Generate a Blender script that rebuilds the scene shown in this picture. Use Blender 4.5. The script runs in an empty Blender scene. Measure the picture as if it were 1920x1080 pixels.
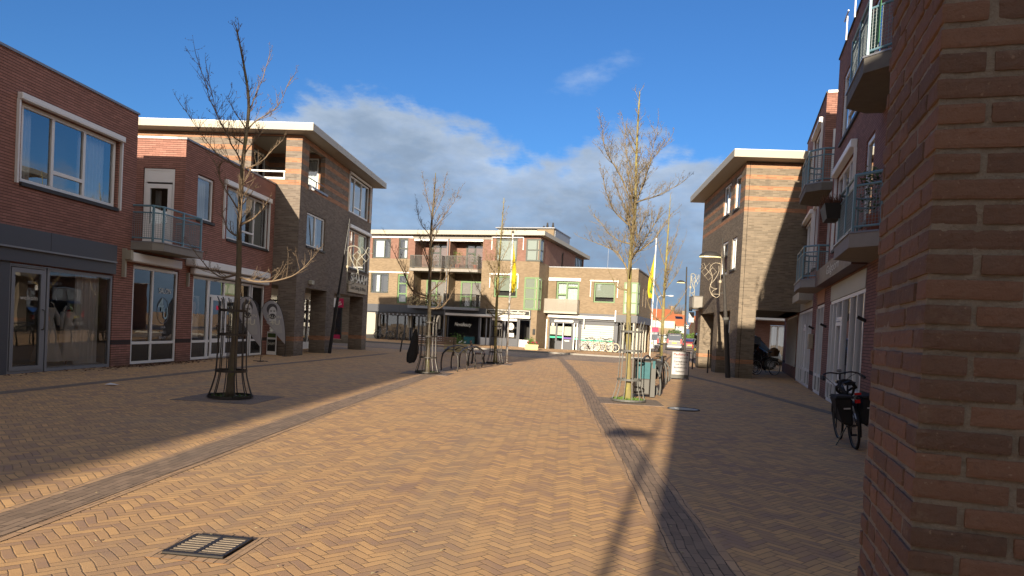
import bpy, bmesh, math, random
from mathutils import Vector, Matrix, noise
random.seed(7)
sc = bpy.context.scene
COL = sc.collection
R = math.radians
# ---------------------------------------------------------------- camera
cam = bpy.data.cameras.new('camera'); cam_o = bpy.data.objects.new('camera', cam); COL.objects.link(cam_o)
cam.sensor_width = 36; cam.lens = 1332/1920*36; cam.shift_y = 107.5/1920; cam.clip_end = 3000; cam.clip_start = .05
cam_o.matrix_world = Matrix.Translation((0, 0, 1.5)) @ Matrix.Rotation(R(4.25), 4, 'Z') @ Matrix.Rotation(R(88.7), 4, 'X') @ Matrix.Rotation(R(2.92), 4, 'Z')
sc.camera = cam_o
# ---------------------------------------------------------------- exposure
sc.view_settings.view_transform = 'Standard'; sc.view_settings.look = 'None'
sc.view_settings.exposure = 1.0; sc.view_settings.gamma = 1
sc.view_settings.use_curve_mapping = False
try:
    sc.cycles.max_bounces = 6; sc.cycles.transparent_max_bounces = 12; sc.cycles.caustics_reflective = False
except Exception: pass
SUN_AZ, SUN_EL = 9.65, 13.3       # degrees left of straight behind the viewer's street axis, height above the horizon
# ---------------------------------------------------------------- node helpers
class X:
    """tiny expression wrapper round a node socket"""
    def __init__(s, nt, v): s.nt = nt; s.v = v
    def _op(s, op, *a):
        n = s.nt.nodes.new('ShaderNodeMath'); n.operation = op
        for i, q in enumerate((s,)+a):
            q = q.v if isinstance(q, X) else q
            if isinstance(q, (int, float)): n.inputs[i].default_value = q
            else: s.nt.links.new(q, n.inputs[i])
        return X(s.nt, n.outputs[0])
    def __add__(s, o): return s._op('ADD', o)
    def __radd__(s, o): return s._op('ADD', o)
    def __sub__(s, o): return s._op('SUBTRACT', o)
    def __rsub__(s, o): return X(s.nt, o)._op('SUBTRACT', s)
    def __mul__(s, o): return s._op('MULTIPLY', o)
    def __rmul__(s, o): return s._op('MULTIPLY', o)
    def __truediv__(s, o): return s._op('DIVIDE', o)
    def floor(s): return s._op('FLOOR')
    def fmod(s, o): return s._op('FLOORED_MODULO', o)
    def lt(s, o): return s._op('LESS_THAN', o)
    def gt(s, o): return s._op('GREATER_THAN', o)
    def min(s, o): return s._op('MINIMUM', o)
    def max(s, o): return s._op('MAXIMUM', o)
    def clamp(s):
        r = s._op('ADD', 0.0); r.v.node.use_clamp = True; return r
    def asin(s): return s._op('ARCSINE')
    def atan2(s, o): return s._op('ARCTAN2', o)
def pick(c, a, b): return a*c + b*(1-c)      # c ? a : b
def smooth(x, a, b):
    n = x.nt.nodes.new('ShaderNodeMapRange'); n.interpolation_type = 'SMOOTHSTEP'
    x.nt.links.new(x.v, n.inputs[0]); n.inputs[1].default_value = a; n.inputs[2].default_value = b
    return X(x.nt, n.outputs[0])
def comb(nt, *a):
    n = nt.nodes.new('ShaderNodeCombineXYZ')
    for i, q in enumerate(a):
        q = q.v if isinstance(q, X) else q
        if isinstance(q, (int, float)): n.inputs[i].default_value = q
        else: nt.links.new(q, n.inputs[i])
    return n.outputs[0]
def sep(nt, v):
    n = nt.nodes.new('ShaderNodeSeparateXYZ'); nt.links.new(v, n.inputs[0])
    return [X(nt, n.outputs[i]) for i in range(3)]
def noise_n(nt, vec, scale, detail=3, rough=.5, dim='3D'):
    n = nt.nodes.new('ShaderNodeTexNoise'); n.noise_dimensions = dim
    if vec is not None: nt.links.new(vec, n.inputs['Vector'])
    n.inputs['Scale'].default_value = scale; n.inputs['Detail'].default_value = detail; n.inputs['Roughness'].default_value = rough
    return X(nt, n.outputs['Fac']), n.outputs['Color']
def ramp(nt, fac, stops):
    n = nt.nodes.new('ShaderNodeValToRGB'); e = n.color_ramp.elements
    while len(e) < len(stops): e.new(.5)
    for i, (p, c) in enumerate(stops): e[i].position = p; e[i].color = (*c, 1)
    nt.links.new(fac.v if isinstance(fac, X) else fac, n.inputs[0]); return n.outputs[0]
def mixc(nt, fac, a, b, mode='MIX'):
    n = nt.nodes.new('ShaderNodeMix'); n.data_type = 'RGBA'; n.blend_type = mode
    for k, q in ((0, fac), (6, a), (7, b)):
        q = q.v if isinstance(q, X) else q
        if isinstance(q, (int, float)): n.inputs[k].default_value = q
        elif isinstance(q, tuple): n.inputs[k].default_value = (*q, 1)
        else: nt.links.new(q, n.inputs[k])
    return n.outputs[2]
MATS = {}
def newmat(name):
    m = bpy.data.materials.new(name); m.use_nodes = True; nt = m.node_tree
    b = nt.nodes['Principled BSDF']; MATS[name] = m
    return m, nt, b
def bump(nt, b, h, strength=.5, dist=.01):
    n = nt.nodes.new('ShaderNodeBump'); n.inputs['Strength'].default_value = strength; n.inputs['Distance'].default_value = dist
    nt.links.new(h.v if isinstance(h, X) else h, n.inputs['Height']); nt.links.new(n.outputs[0], b.inputs['Normal'])
def uvs(nt):
    n = nt.nodes.new('ShaderNodeUVMap'); n.uv_map = 'metres'; return n.outputs[0]
def geo_pos(nt):
    n = nt.nodes.new('ShaderNodeNewGeometry'); return n.outputs['Position']
# ---------------------------------------------------------------- world
w = bpy.data.worlds.new('World'); sc.world = w; w.use_nodes = True; nt = w.node_tree
for n in list(nt.nodes): nt.nodes.remove(n)
out = nt.nodes.new('ShaderNodeOutputWorld')
sky = nt.nodes.new('ShaderNodeTexSky'); sky.sky_type = 'NISHITA'; sky.sun_disc = False
sky.sun_elevation = R(SUN_EL); sky.sun_rotation = R(180+SUN_AZ); sky.air_density = 1.0; sky.dust_density = .9; sky.ozone_density = 2.0
tint = mixc(nt, 1.0, sky.outputs[0], (0.258, 0.495, 0.81), 'MULTIPLY')
bg1 = nt.nodes.new('ShaderNodeBackground'); nt.links.new(tint, bg1.inputs[0]); bg1.inputs[1].default_value = .10
tc = nt.nodes.new('ShaderNodeTexCoord'); gx, gy, gz = sep(nt, tc.outputs['Generated'])
az = gx.atan2(gy)*57.2958; el = gz.asin()*57.2958          # degrees: heading clockwise from +y, height
cv = comb(nt, az*.05, el*.11, 0.0)
n1, _ = noise_n(nt, cv, 1.6, 7, .56)
n2, _ = noise_n(nt, cv, 5.0, 6, .6)
fc = nt.nodes.new('ShaderNodeFloatCurve'); nt.links.new(((az+60)/120).clamp().v, fc.inputs['Value'])
pts = [(0, .40), (.18, .42), (.26, .50), (.33, .62), (.38, .64), (.43, .59), (.48, .53), (.53, .58), (.57, .555), (.61, .50), (.66, .42), (.8, .36), (1, .5)]
cm = fc.mapping.curves[0]
cm.points[0].location = pts[0]; cm.points[1].location = pts[-1]
for p in pts[1:-1]: cm.points.new(*p)
fc.mapping.update()
top = X(nt, fc.outputs[0])*27.0                             # cloud top, degrees of height
edge = top-el+(n1-.5)*9.0+(n2-.5)*3.0
m1 = smooth(edge, -.6, 3.4)*smooth(el*-1, -40, 2)
n3, _ = noise_n(nt, cv, 13.0, 6, .62)
m1 = smooth(edge+(n3-.5)*2.2, -.3, 1.9)*(.52+n1*.8+(n3-.5)*.35).clamp()
# small wisp
dx = (az-.9)/3.4; dy = (el-19.6-(az-.9)*.32)/1.2
rr = dx*dx+dy*dy
wisp = smooth(1.0-rr*.8+(n2-.5)*4.2+(n1-.5)*2.0, .0, 2.4)*.42
dx2 = (az+28.5)/2.4; dy2 = (el-24.5)/1.0
wisp2 = smooth(1.0-(dx2*dx2+dy2*dy2)+(n2-.5)*2.2, .2, 1.8)*.22
mask = m1.max(wisp).max(wisp2).clamp()
ccol = ramp(nt, (edge*.05+(n1-.5)*1.0+(n2-.5)*.4+.16).clamp(), [(0, (.38, .44, .52)), (.22, (.27, .33, .42)), (.5, (.18, .24, .33)), (1, (.12, .17, .25))])
bg2 = nt.nodes.new('ShaderNodeBackground'); nt.links.new(ccol, bg2.inputs[0]); bg2.inputs[1].default_value = .83
mx = nt.nodes.new('ShaderNodeMixShader'); nt.links.new(mask.v, mx.inputs[0]); nt.links.new(bg1.outputs[0], mx.inputs[1]); nt.links.new(bg2.outputs[0], mx.inputs[2])
# added bright fill in the unseen half of the sky, lifting the shaded walls
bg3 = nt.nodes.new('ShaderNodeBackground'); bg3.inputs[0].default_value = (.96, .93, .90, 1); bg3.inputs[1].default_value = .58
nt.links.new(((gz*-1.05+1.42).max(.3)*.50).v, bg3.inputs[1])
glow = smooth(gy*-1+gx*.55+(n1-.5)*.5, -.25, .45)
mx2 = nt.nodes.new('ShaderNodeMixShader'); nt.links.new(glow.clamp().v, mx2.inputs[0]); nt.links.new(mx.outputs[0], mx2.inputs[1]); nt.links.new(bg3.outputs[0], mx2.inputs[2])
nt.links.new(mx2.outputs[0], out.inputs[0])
# ---------------------------------------------------------------- sun
sl = bpy.data.lights.new('sun', 'SUN'); sl.energy = 4.9; sl.angle = R(.5); sl.color = (1.0, .86, .66)
so = bpy.data.objects.new('sun', sl); COL.objects.link(so)
sd = Vector((math.sin(R(SUN_AZ))*math.cos(R(SUN_EL)), math.cos(R(SUN_AZ))*math.cos(R(SUN_EL)), -math.sin(R(SUN_EL))))
so.rotation_euler = sd.to_track_quat('-Z', 'Y').to_euler()
# ---------------------------------------------------------------- frames and mesh builder
class Fr:
    """wall frame: s runs along the wall, o stands out from it, z up"""
    def __init__(f, x, y, head, nrm):
        a = R(head); f.x = x; f.y = y; f.d = (math.sin(a), math.cos(a)); f.n = nrm
    def P(f, s, o, z): return (f.x+f.d[0]*s+f.n[0]*o, f.y+f.d[1]*s+f.n[1]*o, z)
c13, s13 = math.cos(R(13)), math.sin(R(13)); c134, s134 = math.cos(R(13.4)), math.sin(R(13.4))
W0 = Fr(0, 0, 90, (0, -1))                     # s = x, o = -y
FL = Fr(-11.7, 0, 0, (1, 0)); FN = Fr(0, 20.77, 90, (0, -1))
SF = Fr(0, 27.4, 90, (0, -1)); SR = Fr(-10.7, 0, 0, (1, 0))
RR = Fr(7.1, 19.6, 13, (-c13, s13))
_q = RR.P(4.8, 0, 0); RN = Fr(_q[0], _q[1], 103, (-s13, -c13))
FA = Fr(-2.5, 57, 103.4, (-s134, -c134))
FB = Fr(-2.5+3*s134, 57+3*c134, 103.4, (-s134, -c134))
RF = Fr(0, 29.3, 90, (0, -1)); RL = Fr(6.9, 0, 0, (-1, 0))
ORG = {}
def thing(name, label, cat, loc=(0, 0, 0), group=None, rz=0):
    o = bpy.data.objects.new(name, None); COL.objects.link(o); o.location = loc; o.rotation_euler = (0, 0, rz)
    o.empty_display_size = .3
    o['label'] = label; o['category'] = cat
    if group: o['group'] = group
    ORG[o.name] = loc; return o
SPLIT = {'guide_rail', 'post', 'upper_panel', 'column', 'awning_casing', 'white_post', 'wall_spotlight', 'clothes_line_arm', 'parasol_cover', 'sleeve', 'pedal', 'vent', 'awning_bracket', 'star_sign', 'traffic_plate', 'foot_rail', 'loggia_slab', 'mint_stripe'}
class MB:
    def __init__(s): s.v = []; s.f = []; s.uv = None
    def face(s, pts):
        i = len(s.v); s.v += [tuple(p) for p in pts]; s.f.append(tuple(range(i, i+len(pts)))); return s
    def hexa(s, p):      # 8 points: bottom loop 0-3, top loop 4-7
        i = len(s.v); s.v += [tuple(q) for q in p]
        s.f += [tuple(i+k for k in q) for q in ((0, 3, 2, 1), (4, 5, 6, 7), (0, 1, 5, 4), (1, 2, 6, 5), (2, 3, 7, 6), (3, 0, 4, 7))]; return s
    def fb(s, F, s0, s1, o0, o1, z0, z1):
        P = F.P; return s.hexa([P(s0, o0, z0), P(s1, o0, z0), P(s1, o1, z0), P(s0, o1, z0), P(s0, o0, z1), P(s1, o0, z1), P(s1, o1, z1), P(s0, o1, z1)])
    def box(s, x0, x1, y0, y1, z0, z1):
        return s.hexa([(x0, y0, z0), (x1, y0, z0), (x1, y1, z0), (x0, y1, z0), (x0, y0, z1), (x1, y0, z1), (x1, y1, z1), (x0, y1, z1)])
    def prism(s, pts, up):   # polygon of 3D points swept by vector up
        n = len(pts); i = len(s.v); up = Vector(up)
        s.v += [tuple(p) for p in pts]+[tuple(Vector(p)+up) for p in pts]
        s.f.append(tuple(i+k for k in reversed(range(n)))); s.f.append(tuple(i+n+k for k in range(n)))
        for k in range(n): s.f.append((i+k, i+(k+1) % n, i+n+(k+1) % n, i+n+k))
        return s
    def tube(s, pts, r, n=6, closed=False):
        pts = [Vector(p) for p in pts]; m = len(pts); rs = r if isinstance(r, (list, tuple)) else [r]*m
        i0 = len(s.v); prev = None
        for k in range(m):
            a = pts[(k-1) % m] if (closed or k > 0) else pts[k]; b = pts[(k+1) % m] if (closed or k < m-1) else pts[k]
            t = (b-a)
            if t.length < 1e-9: t = Vector((0, 0, 1))
            t.normalize()
            if prev is None: u = t.orthogonal().normalized()
            else:
                u = prev-t*prev.dot(t)
                u = u.normalized() if u.length > 1e-6 else t.orthogonal().normalized()
            prev = u; w_ = t.cross(u)
            for j in range(n):
                an = 2*math.pi*j/n; s.v.append(tuple(pts[k]+(u*math.cos(an)+w_*math.sin(an))*rs[k]))
        for k in range(m if closed else m-1):
            a = i0+k*n; b = i0+((k+1) % m)*n
            for j in range(n): s.f.append((a+j, a+(j+1) % n, b+(j+1) % n, b+j))
        if not closed:
            s.f.append(tuple(i0+j for j in reversed(range(n)))); s.f.append(tuple(i0+(m-1)*n+j for j in range(n)))
        return s
    def cyl(s, p, r, h, n=12, r2=None): return s.tube([p, (p[0], p[1], p[2]+h)], [r, r if r2 is None else r2], n)
    def ball(s, c, rx, ry=None, rz=None, n=10, m=7):
        ry = ry or rx; rz = rz or rx; i0 = len(s.v)
        for a in range(m+1):
            th = math.pi*a/m
            for b in range(n):
                ph = 2*math.pi*b/n; s.v.append((c[0]+rx*math.sin(th)*math.cos(ph), c[1]+ry*math.sin(th)*math.sin(ph), c[2]+rz*math.cos(th)))
        for a in range(m):
            for b in range(n): s.f.append((i0+a*n+b, i0+a*n+(b+1) % n, i0+(a+1)*n+(b+1) % n, i0+(a+1)*n+b))
        return s
    def build(s, name, mat, parent=None, label=None, smooth=False, kind=None, bev=0, uvf=None):
        if name in SPLIT and not getattr(s, 'sub', 0):
            par = list(range(len(s.v)))
            def fd(a):
                while par[a] != a: par[a] = par[par[a]]; a = par[a]
                return a
            for f in s.f:
                for q in f[1:]: par[fd(q)] = fd(f[0])
            gr = {}
            for f in s.f: gr.setdefault(fd(f[0]), []).append(f)
            if len(gr) > 1:
                res = []
                for fs in gr.values():
                    ids = sorted({q for f in fs for q in f}); mp = {q: i for i, q in enumerate(ids)}; m2 = MB(); m2.sub = 1
                    m2.v = [s.v[q] for q in ids]; m2.f = [tuple(mp[q] for q in f) for f in fs]; res.append(m2.build(name, mat, parent, label, smooth, kind, bev, uvf))
                return res[0]
        off = Vector((0, 0, 0)); r = parent
        if parent is not None:
            while r.parent: r = r.parent
            off = Vector(ORG.get(r.name, (0, 0, 0)))
        me = bpy.data.meshes.new(name); me.from_pydata([tuple(Vector(p)-off) for p in s.v], [], s.f)
        uv = me.uv_layers.new(name='metres'); 
        for p in me.polygons:
            n = p.normal; 
            if abs(n.z) > .7: fn = lambda q: (q[0], q[1])
            else:
                l = math.hypot(n.x, n.y) or 1; tx, ty = -n.y/l, n.x/l
                if abs(tx) > abs(ty): tx, ty = (tx, ty) if tx > 0 else (-tx, -ty)
                else: tx, ty = (tx, ty) if ty > 0 else (-tx, -ty)
                fn = lambda q, tx=tx, ty=ty: (q[0]*tx+q[1]*ty, q[2])
            if uvf: fn = uvf
            for li in p.loop_indices: uv.data[li].uv = fn(s.v[me.loops[li].vertex_index])
            if smooth: p.use_smooth = True
        if bev:
            bm = bmesh.new(); bm.from_mesh(me); bmesh.ops.remove_doubles(bm, verts=bm.verts, dist=1e-5)
            bmesh.ops.bevel(bm, geom=[e for e in bm.edges if e.is_manifold and e.calc_face_angle(0) > .5], offset=bev, segments=1, affect='EDGES'); bm.to_mesh(me); bm.free()
        me.materials.append(mat)
        o = bpy.data.objects.new(name, me); COL.objects.link(o)
        if parent is not None: o.parent = parent
        if label: o['label'] = label
        if kind: o['kind'] = kind
        return o
def tag(o, label, cat, group=None):
    o['label'] = label; o['category'] = cat
    if group: o['group'] = group
    return o
def copy_tree(o, parent=None):
    c = o.copy(); COL.objects.link(c); c.parent = parent
    for ch in [q for q in bpy.data.objects if q.parent == o]: copy_tree(ch, c)
    return c
def copy_thing(o, loc, rz, label):
    c = copy_tree(o); c.location = loc; c.rotation_euler = (0, 0, rz); c['label'] = label; return c
def arc(c, r, a0, a1, n, plane='xy'):
    o = []
    for k in range(n+1):
        a = a0+(a1-a0)*k/n; u, v = r*math.cos(a), r*math.sin(a)
        o.append((c[0]+u, c[1]+v, c[2]) if plane == 'xy' else (c[0]+u, c[1], c[2]+v) if plane == 'xz' else (c[0], c[1]+u, c[2]+v))
    return o
def bez(pts, n=8):       # Catmull-Rom through points
    P = [Vector(p) for p in pts]; P = [P[0]*2-P[1]]+P+[P[-1]*2-P[-2]]; o = []
    for i in range(1, len(P)-2):
        for k in range(n):
            t = k/n; a, b, c, d = P[i-1], P[i], P[i+1], P[i+2]
            o.append(.5*((2*b)+(c-a)*t+(2*a-5*b+4*c-d)*t*t+(3*b-a-3*c+d)*t**3))
    o.append(P[-2]); return o
def wall(mb, F, s0, s1, z0, z1, holes=(), o=0, rev=.14):
    """brick skin with openings and their reveals"""
    ss = sorted({s0, s1, *[min(max(h[k], s0), s1) for h in holes for k in (0, 1)]})
    zs = sorted({z0, z1, *[min(max(h[k], z0), z1) for h in holes for k in (2, 3)]})
    for a, b in zip(ss, ss[1:]):
        for c, d in zip(zs, zs[1:]):
            m, n = (a+b)/2, (c+d)/2
            if any(h[0] < m < h[1] and h[2] < n < h[3] for h in holes): continue
            mb.face([F.P(a, o, c), F.P(b, o, c), F.P(b, o, d), F.P(a, o, d)])
    for h in holes:
        a, b, c, d = max(h[0], s0), min(h[1], s1), max(h[2], z0), min(h[3], z1)
        P = F.P
        for q in (((a, c), (b, c)), ((b, c), (b, d)), ((b, d), (a, d)), ((a, d), (a, c))):
            (u, v), (x_, y_) = q
            mb.face([P(u, o, v), P(x_, o, y_), P(x_, o-rev, y_), P(u, o-rev, v)])
    return mb
def pane(F, o, rects, mat, parent, name='pane', label=None):
    mb = MB(); right = (-F.n[1], F.n[0]); flip = (F.d[0]*right[0]+F.d[1]*right[1]) < 0
    for s0, s1, z0, z1 in rects:
        p = [F.P(s0, o, z0), F.P(s1, o, z0), F.P(s1, o, z1), F.P(s0, o, z1)]
        mb.face(p[::-1] if flip else p)
    return mb.build(name, mat, parent, label)
def text(parent, F, s, o, z, body, mat, h=.2, width=None, name='lettering', align='CENTER', ext=.004, shear=0, bold=0, tilt=0):
    cu = bpy.data.curves.new('t', 'FONT'); cu.body = body; cu.size = 1; cu.extrude = 0; cu.align_x = 'CENTER'; cu.shear = shear; cu.offset = bold
    cu.resolution_u = 3
    ob = bpy.data.objects.new('t', cu); COL.objects.link(ob)
    me = bpy.data.meshes.new_from_object(ob); COL.objects.unlink(ob); bpy.data.objects.remove(ob)
    vs = [v.co.copy() for v in me.vertices]; fs = [tuple(p.vertices) for p in me.polygons]; bpy.data.meshes.remove(me)
    if not vs: return None
    w_ = max(v.x for v in vs)-min(v.x for v in vs); hh = max(v.y for v in vs)-min(v.y for v in vs)
    sy = h/.72; sx = (width/w_) if width else sy
    right = (-F.n[1], F.n[0]); sg = 1 if (F.d[0]*right[0]+F.d[1]*right[1]) > 0 else -1
    mb = MB()
    xm = (max(v.x for v in vs)+min(v.x for v in vs))/2
    def tr(v, oo):
        x_, y_ = (v.x-xm)*sx, v.y*sy
        x_, y_ = x_*math.cos(tilt)-y_*math.sin(tilt), x_*math.sin(tilt)+y_*math.cos(tilt)
        return F.P(s+sg*x_, o+oo, z+y_)
    n = len(vs); mb.v = [tr(v, ext) for v in vs]; mb.f = fs
    return mb.build(name, mat, parent)
# ================================================================ materials
def plain(name, col, rough=.6, metal=0, var=.12, scale=6, bumpd=0, spec=.4, coat=0):
    m, nt, b = newmat(name); gp = geo_pos(nt)
    f, _ = noise_n(nt, gp, scale, 5, .6)
    c = mixc(nt, f, tuple(max(0, q*(1-var)) for q in col), tuple(min(1, q*(1+var)) for q in col))
    nt.links.new(c, b.inputs['Base Color']); b.inputs['Roughness'].default_value = rough; b.inputs['Metallic'].default_value = metal
    b.inputs['Specular IOR Level'].default_value = spec; b.inputs['Coat Weight'].default_value = coat
    rr_ = (f*.2+(rough-.1)).clamp(); nt.links.new(rr_.v, b.inputs['Roughness'])
    if bumpd: bump(nt, b, noise_n(nt, gp, 60, 3)[0], .6, bumpd)
    return m
def brick(name, c1, c2, c3, mortar, bands=None, bandcol=(.5, .24, .12), bl=.222, rh=.0625, rough=.9, low=None, lowcol=(.06, .05, .05)):
    m, nt, b = newmat(name); uv = uvs(nt); u, v, _ = sep(nt, uv)
    row = (v/rh).floor(); sh = row.fmod(2)*.5; xx = u/bl+sh; col = xx.floor()
    fu = (xx-col)*bl; fv = (v/rh-row)*rh
    wob, _ = noise_n(nt, uv, 30, 2)
    e = (fu.min(fu*-1+bl)+.0045).min(fv.min(fv*-1+rh))+(wob-.5)*.005
    brickm = smooth(e, .004, .0085)
    wn = nt.nodes.new('ShaderNodeTexWhiteNoise'); wn.noise_dimensions = '2D'; nt.links.new(comb(nt, col, row, 0.0), wn.inputs[0])
    rnd = X(nt, wn.outputs[0]); big, _ = noise_n(nt, uv, .45, 5, .6); fine, _ = noise_n(nt, uv, 55, 4, .7)
    cc = ramp(nt, (rnd*.8+fine*.35-.08).clamp(), [(0, c1), (.55, c2), (1, c3)])
    if bands:
        msk = None
        for a, d in bands:
            q = v.gt(a)*v.lt(d); msk = q if msk is None else msk.max(q)
        bc = ramp(nt, rnd, [(0, tuple(q*.75 for q in bandcol)), (1, tuple(min(1, q*1.15) for q in bandcol))])
        cc = mixc(nt, msk, cc, bc)
    if low:
        msk = None
        for a, d in low:
            q = v.gt(a)*v.lt(d); msk = q if msk is None else msk.max(q)
        cc = mixc(nt, msk, cc, lowcol)
    fin = mixc(nt, brickm, mortar, cc)
    st = mixc(nt, (big*1.5-.25).clamp(), tuple([.80]*3), tuple([1.12]*3))
    fin = mixc(nt, 1.0, fin, st, 'MULTIPLY')
    # grime: drips below copings and splash zone near the pavement, spread unevenly
    u2, _ = noise_n(nt, comb(nt, u*3.0, v*.35, 0.0), 1.3, 4, .6)
    fin = mixc(nt, smooth(u2, .56, .80)*.32, fin, (.09, .08, .07))
    splash = smooth(v*-1+u2*.5, -.15, .32)*.45
    fin = mixc(nt, splash, fin, (.075, .07, .05))
    nt.links.new(fin, b.inputs['Base Color']); b.inputs['Roughness'].default_value = rough; b.inputs['Specular IOR Level'].default_value = .25
    bump(nt, b, brickm*.8+fine*.35+rnd*.25, .75, .008)
    return m
def herring(name, cols, W=.068, n=3, mortar=(.05, .04, .03), ang=45, simple=False, dirt=(.16, .13, .10), scale_dirt=.35):
    m, nt, b = newmat(name); p = geo_pos(nt); x, y, _ = sep(nt, p)
    wx, wc = noise_n(nt, p, 1.1, 2)
    wy, _ = noise_n(nt, p, 7.0, 2)
    wz, _ = noise_n(nt, p, 9.0, 2)
    x = x+(wx-.5)*.09+(wy-.5)*.013; y = y+(wx-.5)*.07+(wz-.5)*.013
    ca, sa = math.cos(R(ang)), math.sin(R(ang))
    X1 = (x*ca+y*sa)/W; Y1 = (y*ca-x*sa)/W
    i = X1.floor(); j = Y1.floor(); fx = X1-i; fy = Y1-j
    if not simple:
        mm = (i-j+.5).fmod(2*n).floor(); H = mm.lt(n-.5)
        lx = pick(H, mm+fx, fx); ly = pick(H, fy, (mm*-1+(2*n-1))+fy)
        sx = H*(n-1)+1; sy = H*-(n-1)+n
        idx = pick(H, i-mm, i); idy = pick(H, j, j-(mm*-1+(2*n-1)))
    else:
        off = j.fmod(2)*.5; Q = X1/n+off; ii = Q.floor(); lx = (Q-ii)*n; ly = fy; sx = X(nt, lx.v)*0+n; sy = X(nt, lx.v)*0+1; idx = ii; idy = j; H = X(nt, lx.v)*0
    e = lx.min(sx-lx).min(ly.min(sy-ly))
    wob, _ = noise_n(nt, p, 45, 2)
    bm_ = smooth(e+(wob-.5)*.11, .015, .095)
    wn = nt.nodes.new('ShaderNodeTexWhiteNoise'); wn.noise_dimensions = '3D'; nt.links.new(comb(nt, idx, idy, H*.37), wn.inputs[0])
    rnd = X(nt, wn.outputs[0]); r3 = nt.nodes.new('ShaderNodeSeparateColor'); nt.links.new(wn.outputs[1], r3.inputs[0])
    ra, rb, rc = (X(nt, r3.outputs[k]) for k in range(3))
    big, _ = noise_n(nt, p, scale_dirt, 6, .62); mid, _ = noise_n(nt, p, 2.6, 5, .6); fine, _ = noise_n(nt, p, 90, 4, .7)
    c = ramp(nt, (rnd*.72+mid*1.2+(big-.5)*.8-.46).clamp(), cols)
    c = mixc(nt, smooth(fine, .35, .75)*.35, c, tuple(q*.72 for q in cols[2][1]))
    jn, _ = noise_n(nt, p, 3.3, 4, .65)
    c = mixc(nt, bm_, mixc(nt, smooth(jn, .42, .62), mortar, tuple(q*.62 for q in cols[2][1])), c)
    c = mixc(nt, smooth(big, .47, .72)*.45, c, dirt)
    sp, _ = noise_n(nt, p, 23, 2, .5)
    c = mixc(nt, smooth(sp, .73, .78)*.5, c, (.42, .36, .27))
    tr, _ = noise_n(nt, comb(nt, x*.9, y*.09, 0.0), 1.0, 5, .6)
    c = mixc(nt, smooth(tr, .52, .68)*.38, c, dirt)
    gum, _ = noise_n(nt, p, 6.5, 1, .3)
    c = mixc(nt, smooth(gum, .80, .83)*.6, c, tuple(q*.45 for q in dirt))
    c = mixc(nt, smooth(mid, .62, .74)*.35, c, tuple(q*.6 for q in dirt))
    nt.links.new(c, b.inputs['Base Color']); b.inputs['Specular IOR Level'].default_value = .3
    nt.links.new((mid*.25+.68).v, b.inputs['Roughness'])
    tiltx = (lx-1.0)*(ra-.5)*.15; tilty = (ly-1.0)*(rb-.5)*.15
    bump(nt, b, bm_*.35+tiltx+tilty+fine*.2+rc*.12+mid*.5, .5, .009)
    return m
M = {}
M['red'] = brick('red_brick', (.29, .145, .115), (.35, .175, .14), (.41, .205, .165), (.085, .045, .038), low=[(.575, .69)], lowcol=(.055, .045, .045))  # dark mortar colour includes the shadow of the recessed joints
M['rred'] = brick('russet_brick', (.25, .125, .098), (.31, .155, .12), (.37, .185, .145), (.085, .05, .042), low=[(.50, .63)], lowcol=(.055, .045, .045))  # joint shadow put into the mortar colour here too
BANDS = [(6.75, 6.94), (7.19, 7.375), (7.625, 7.81), (8.06, 8.25), (8.50, 8.70)]
M['brown'] = brick('grey_brown_brick', (.135, .108, .09), (.19, .152, .125), (.25, .205, .165), (.24, .215, .19), bands=BANDS+[(.58, .77)], bandcol=(.40, .195, .105))
M['tan'] = brick('grey_tan_brick', (.14, .112, .084), (.20, .16, .12), (.26, .205, .15), (.25, .215, .17), bands=[(q[0]-.03, q[1]-.05) for q in BANDS]+[(.58, .75)], bandcol=(.42, .20, .105))
M['yel'] = brick('buff_brick', (.215, .158, .102), (.255, .19, .122), (.30, .225, .15), (.19, .16, .125))
M['pink'] = brick('pink_brick', (.215, .115, .09), (.25, .135, .105), (.285, .16, .13), (.19, .13, .11))
M['ground'] = herring('herringbone_clinker', [(0, (.42, .27, .19)), (.30, (.54, .335, .19)), (.60, (.67, .41, .20)), (1, (.82, .50, .23))], mortar=(.23, .15, .085), dirt=(.38, .29, .20))
M['band'] = herring('grey_clinker_band', [(0, (.24, .175, .125)), (.4, (.31, .22, .155)), (.7, (.36, .255, .18)), (1, (.41, .29, .20))], ang=90, simple=True, dirt=(.20, .16, .125))
M['border'] = herring('light_border_clinker', [(0, (.48, .31, .19)), (.4, (.56, .36, .21)), (.7, (.60, .39, .23)), (1, (.66, .43, .25))], ang=90, simple=True)
M['dark_pave'] = herring('dark_paving', [(0, (.22, .17, .135)), (.4, (.27, .205, .16)), (.7, (.31, .235, .18)), (1, (.36, .27, .2))], ang=0, simple=True, dirt=(.2, .165, .13))
M['road'] = herring('road_clinker', [(0, (.30, .23, .18)), (.4, (.37, .28, .21)), (.7, (.42, .31, .23)), (1, (.47, .35, .26))], ang=58, simple=True, dirt=(.15, .13, .11))
M['white'] = plain('white_paint', (.78, .78, .78), .4, var=.05, scale=3)
M['cream'] = plain('cream_panel', (.40, .375, .31), .5, var=.06, scale=2)
M['soffit'] = plain('beige_soffit', (.34, .31, .265), .6, var=.06, scale=1.5)
M['grey'] = plain('slate_fascia', (.075, .080, .095), .45, var=.1, scale=2)
M['alu'] = plain('grey_aluminium', (.24, .25, .275), .4, metal=.2, var=.06)
M['wing'] = plain('dark_window_frame', (.06, .07, .062), .45)
M['green'] = plain('sage_green_paint', (.13, .215, .095), .5, var=.08)
M['blue'] = plain('pale_blue_paint', (.15, .27, .335), .4, var=.07)
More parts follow.
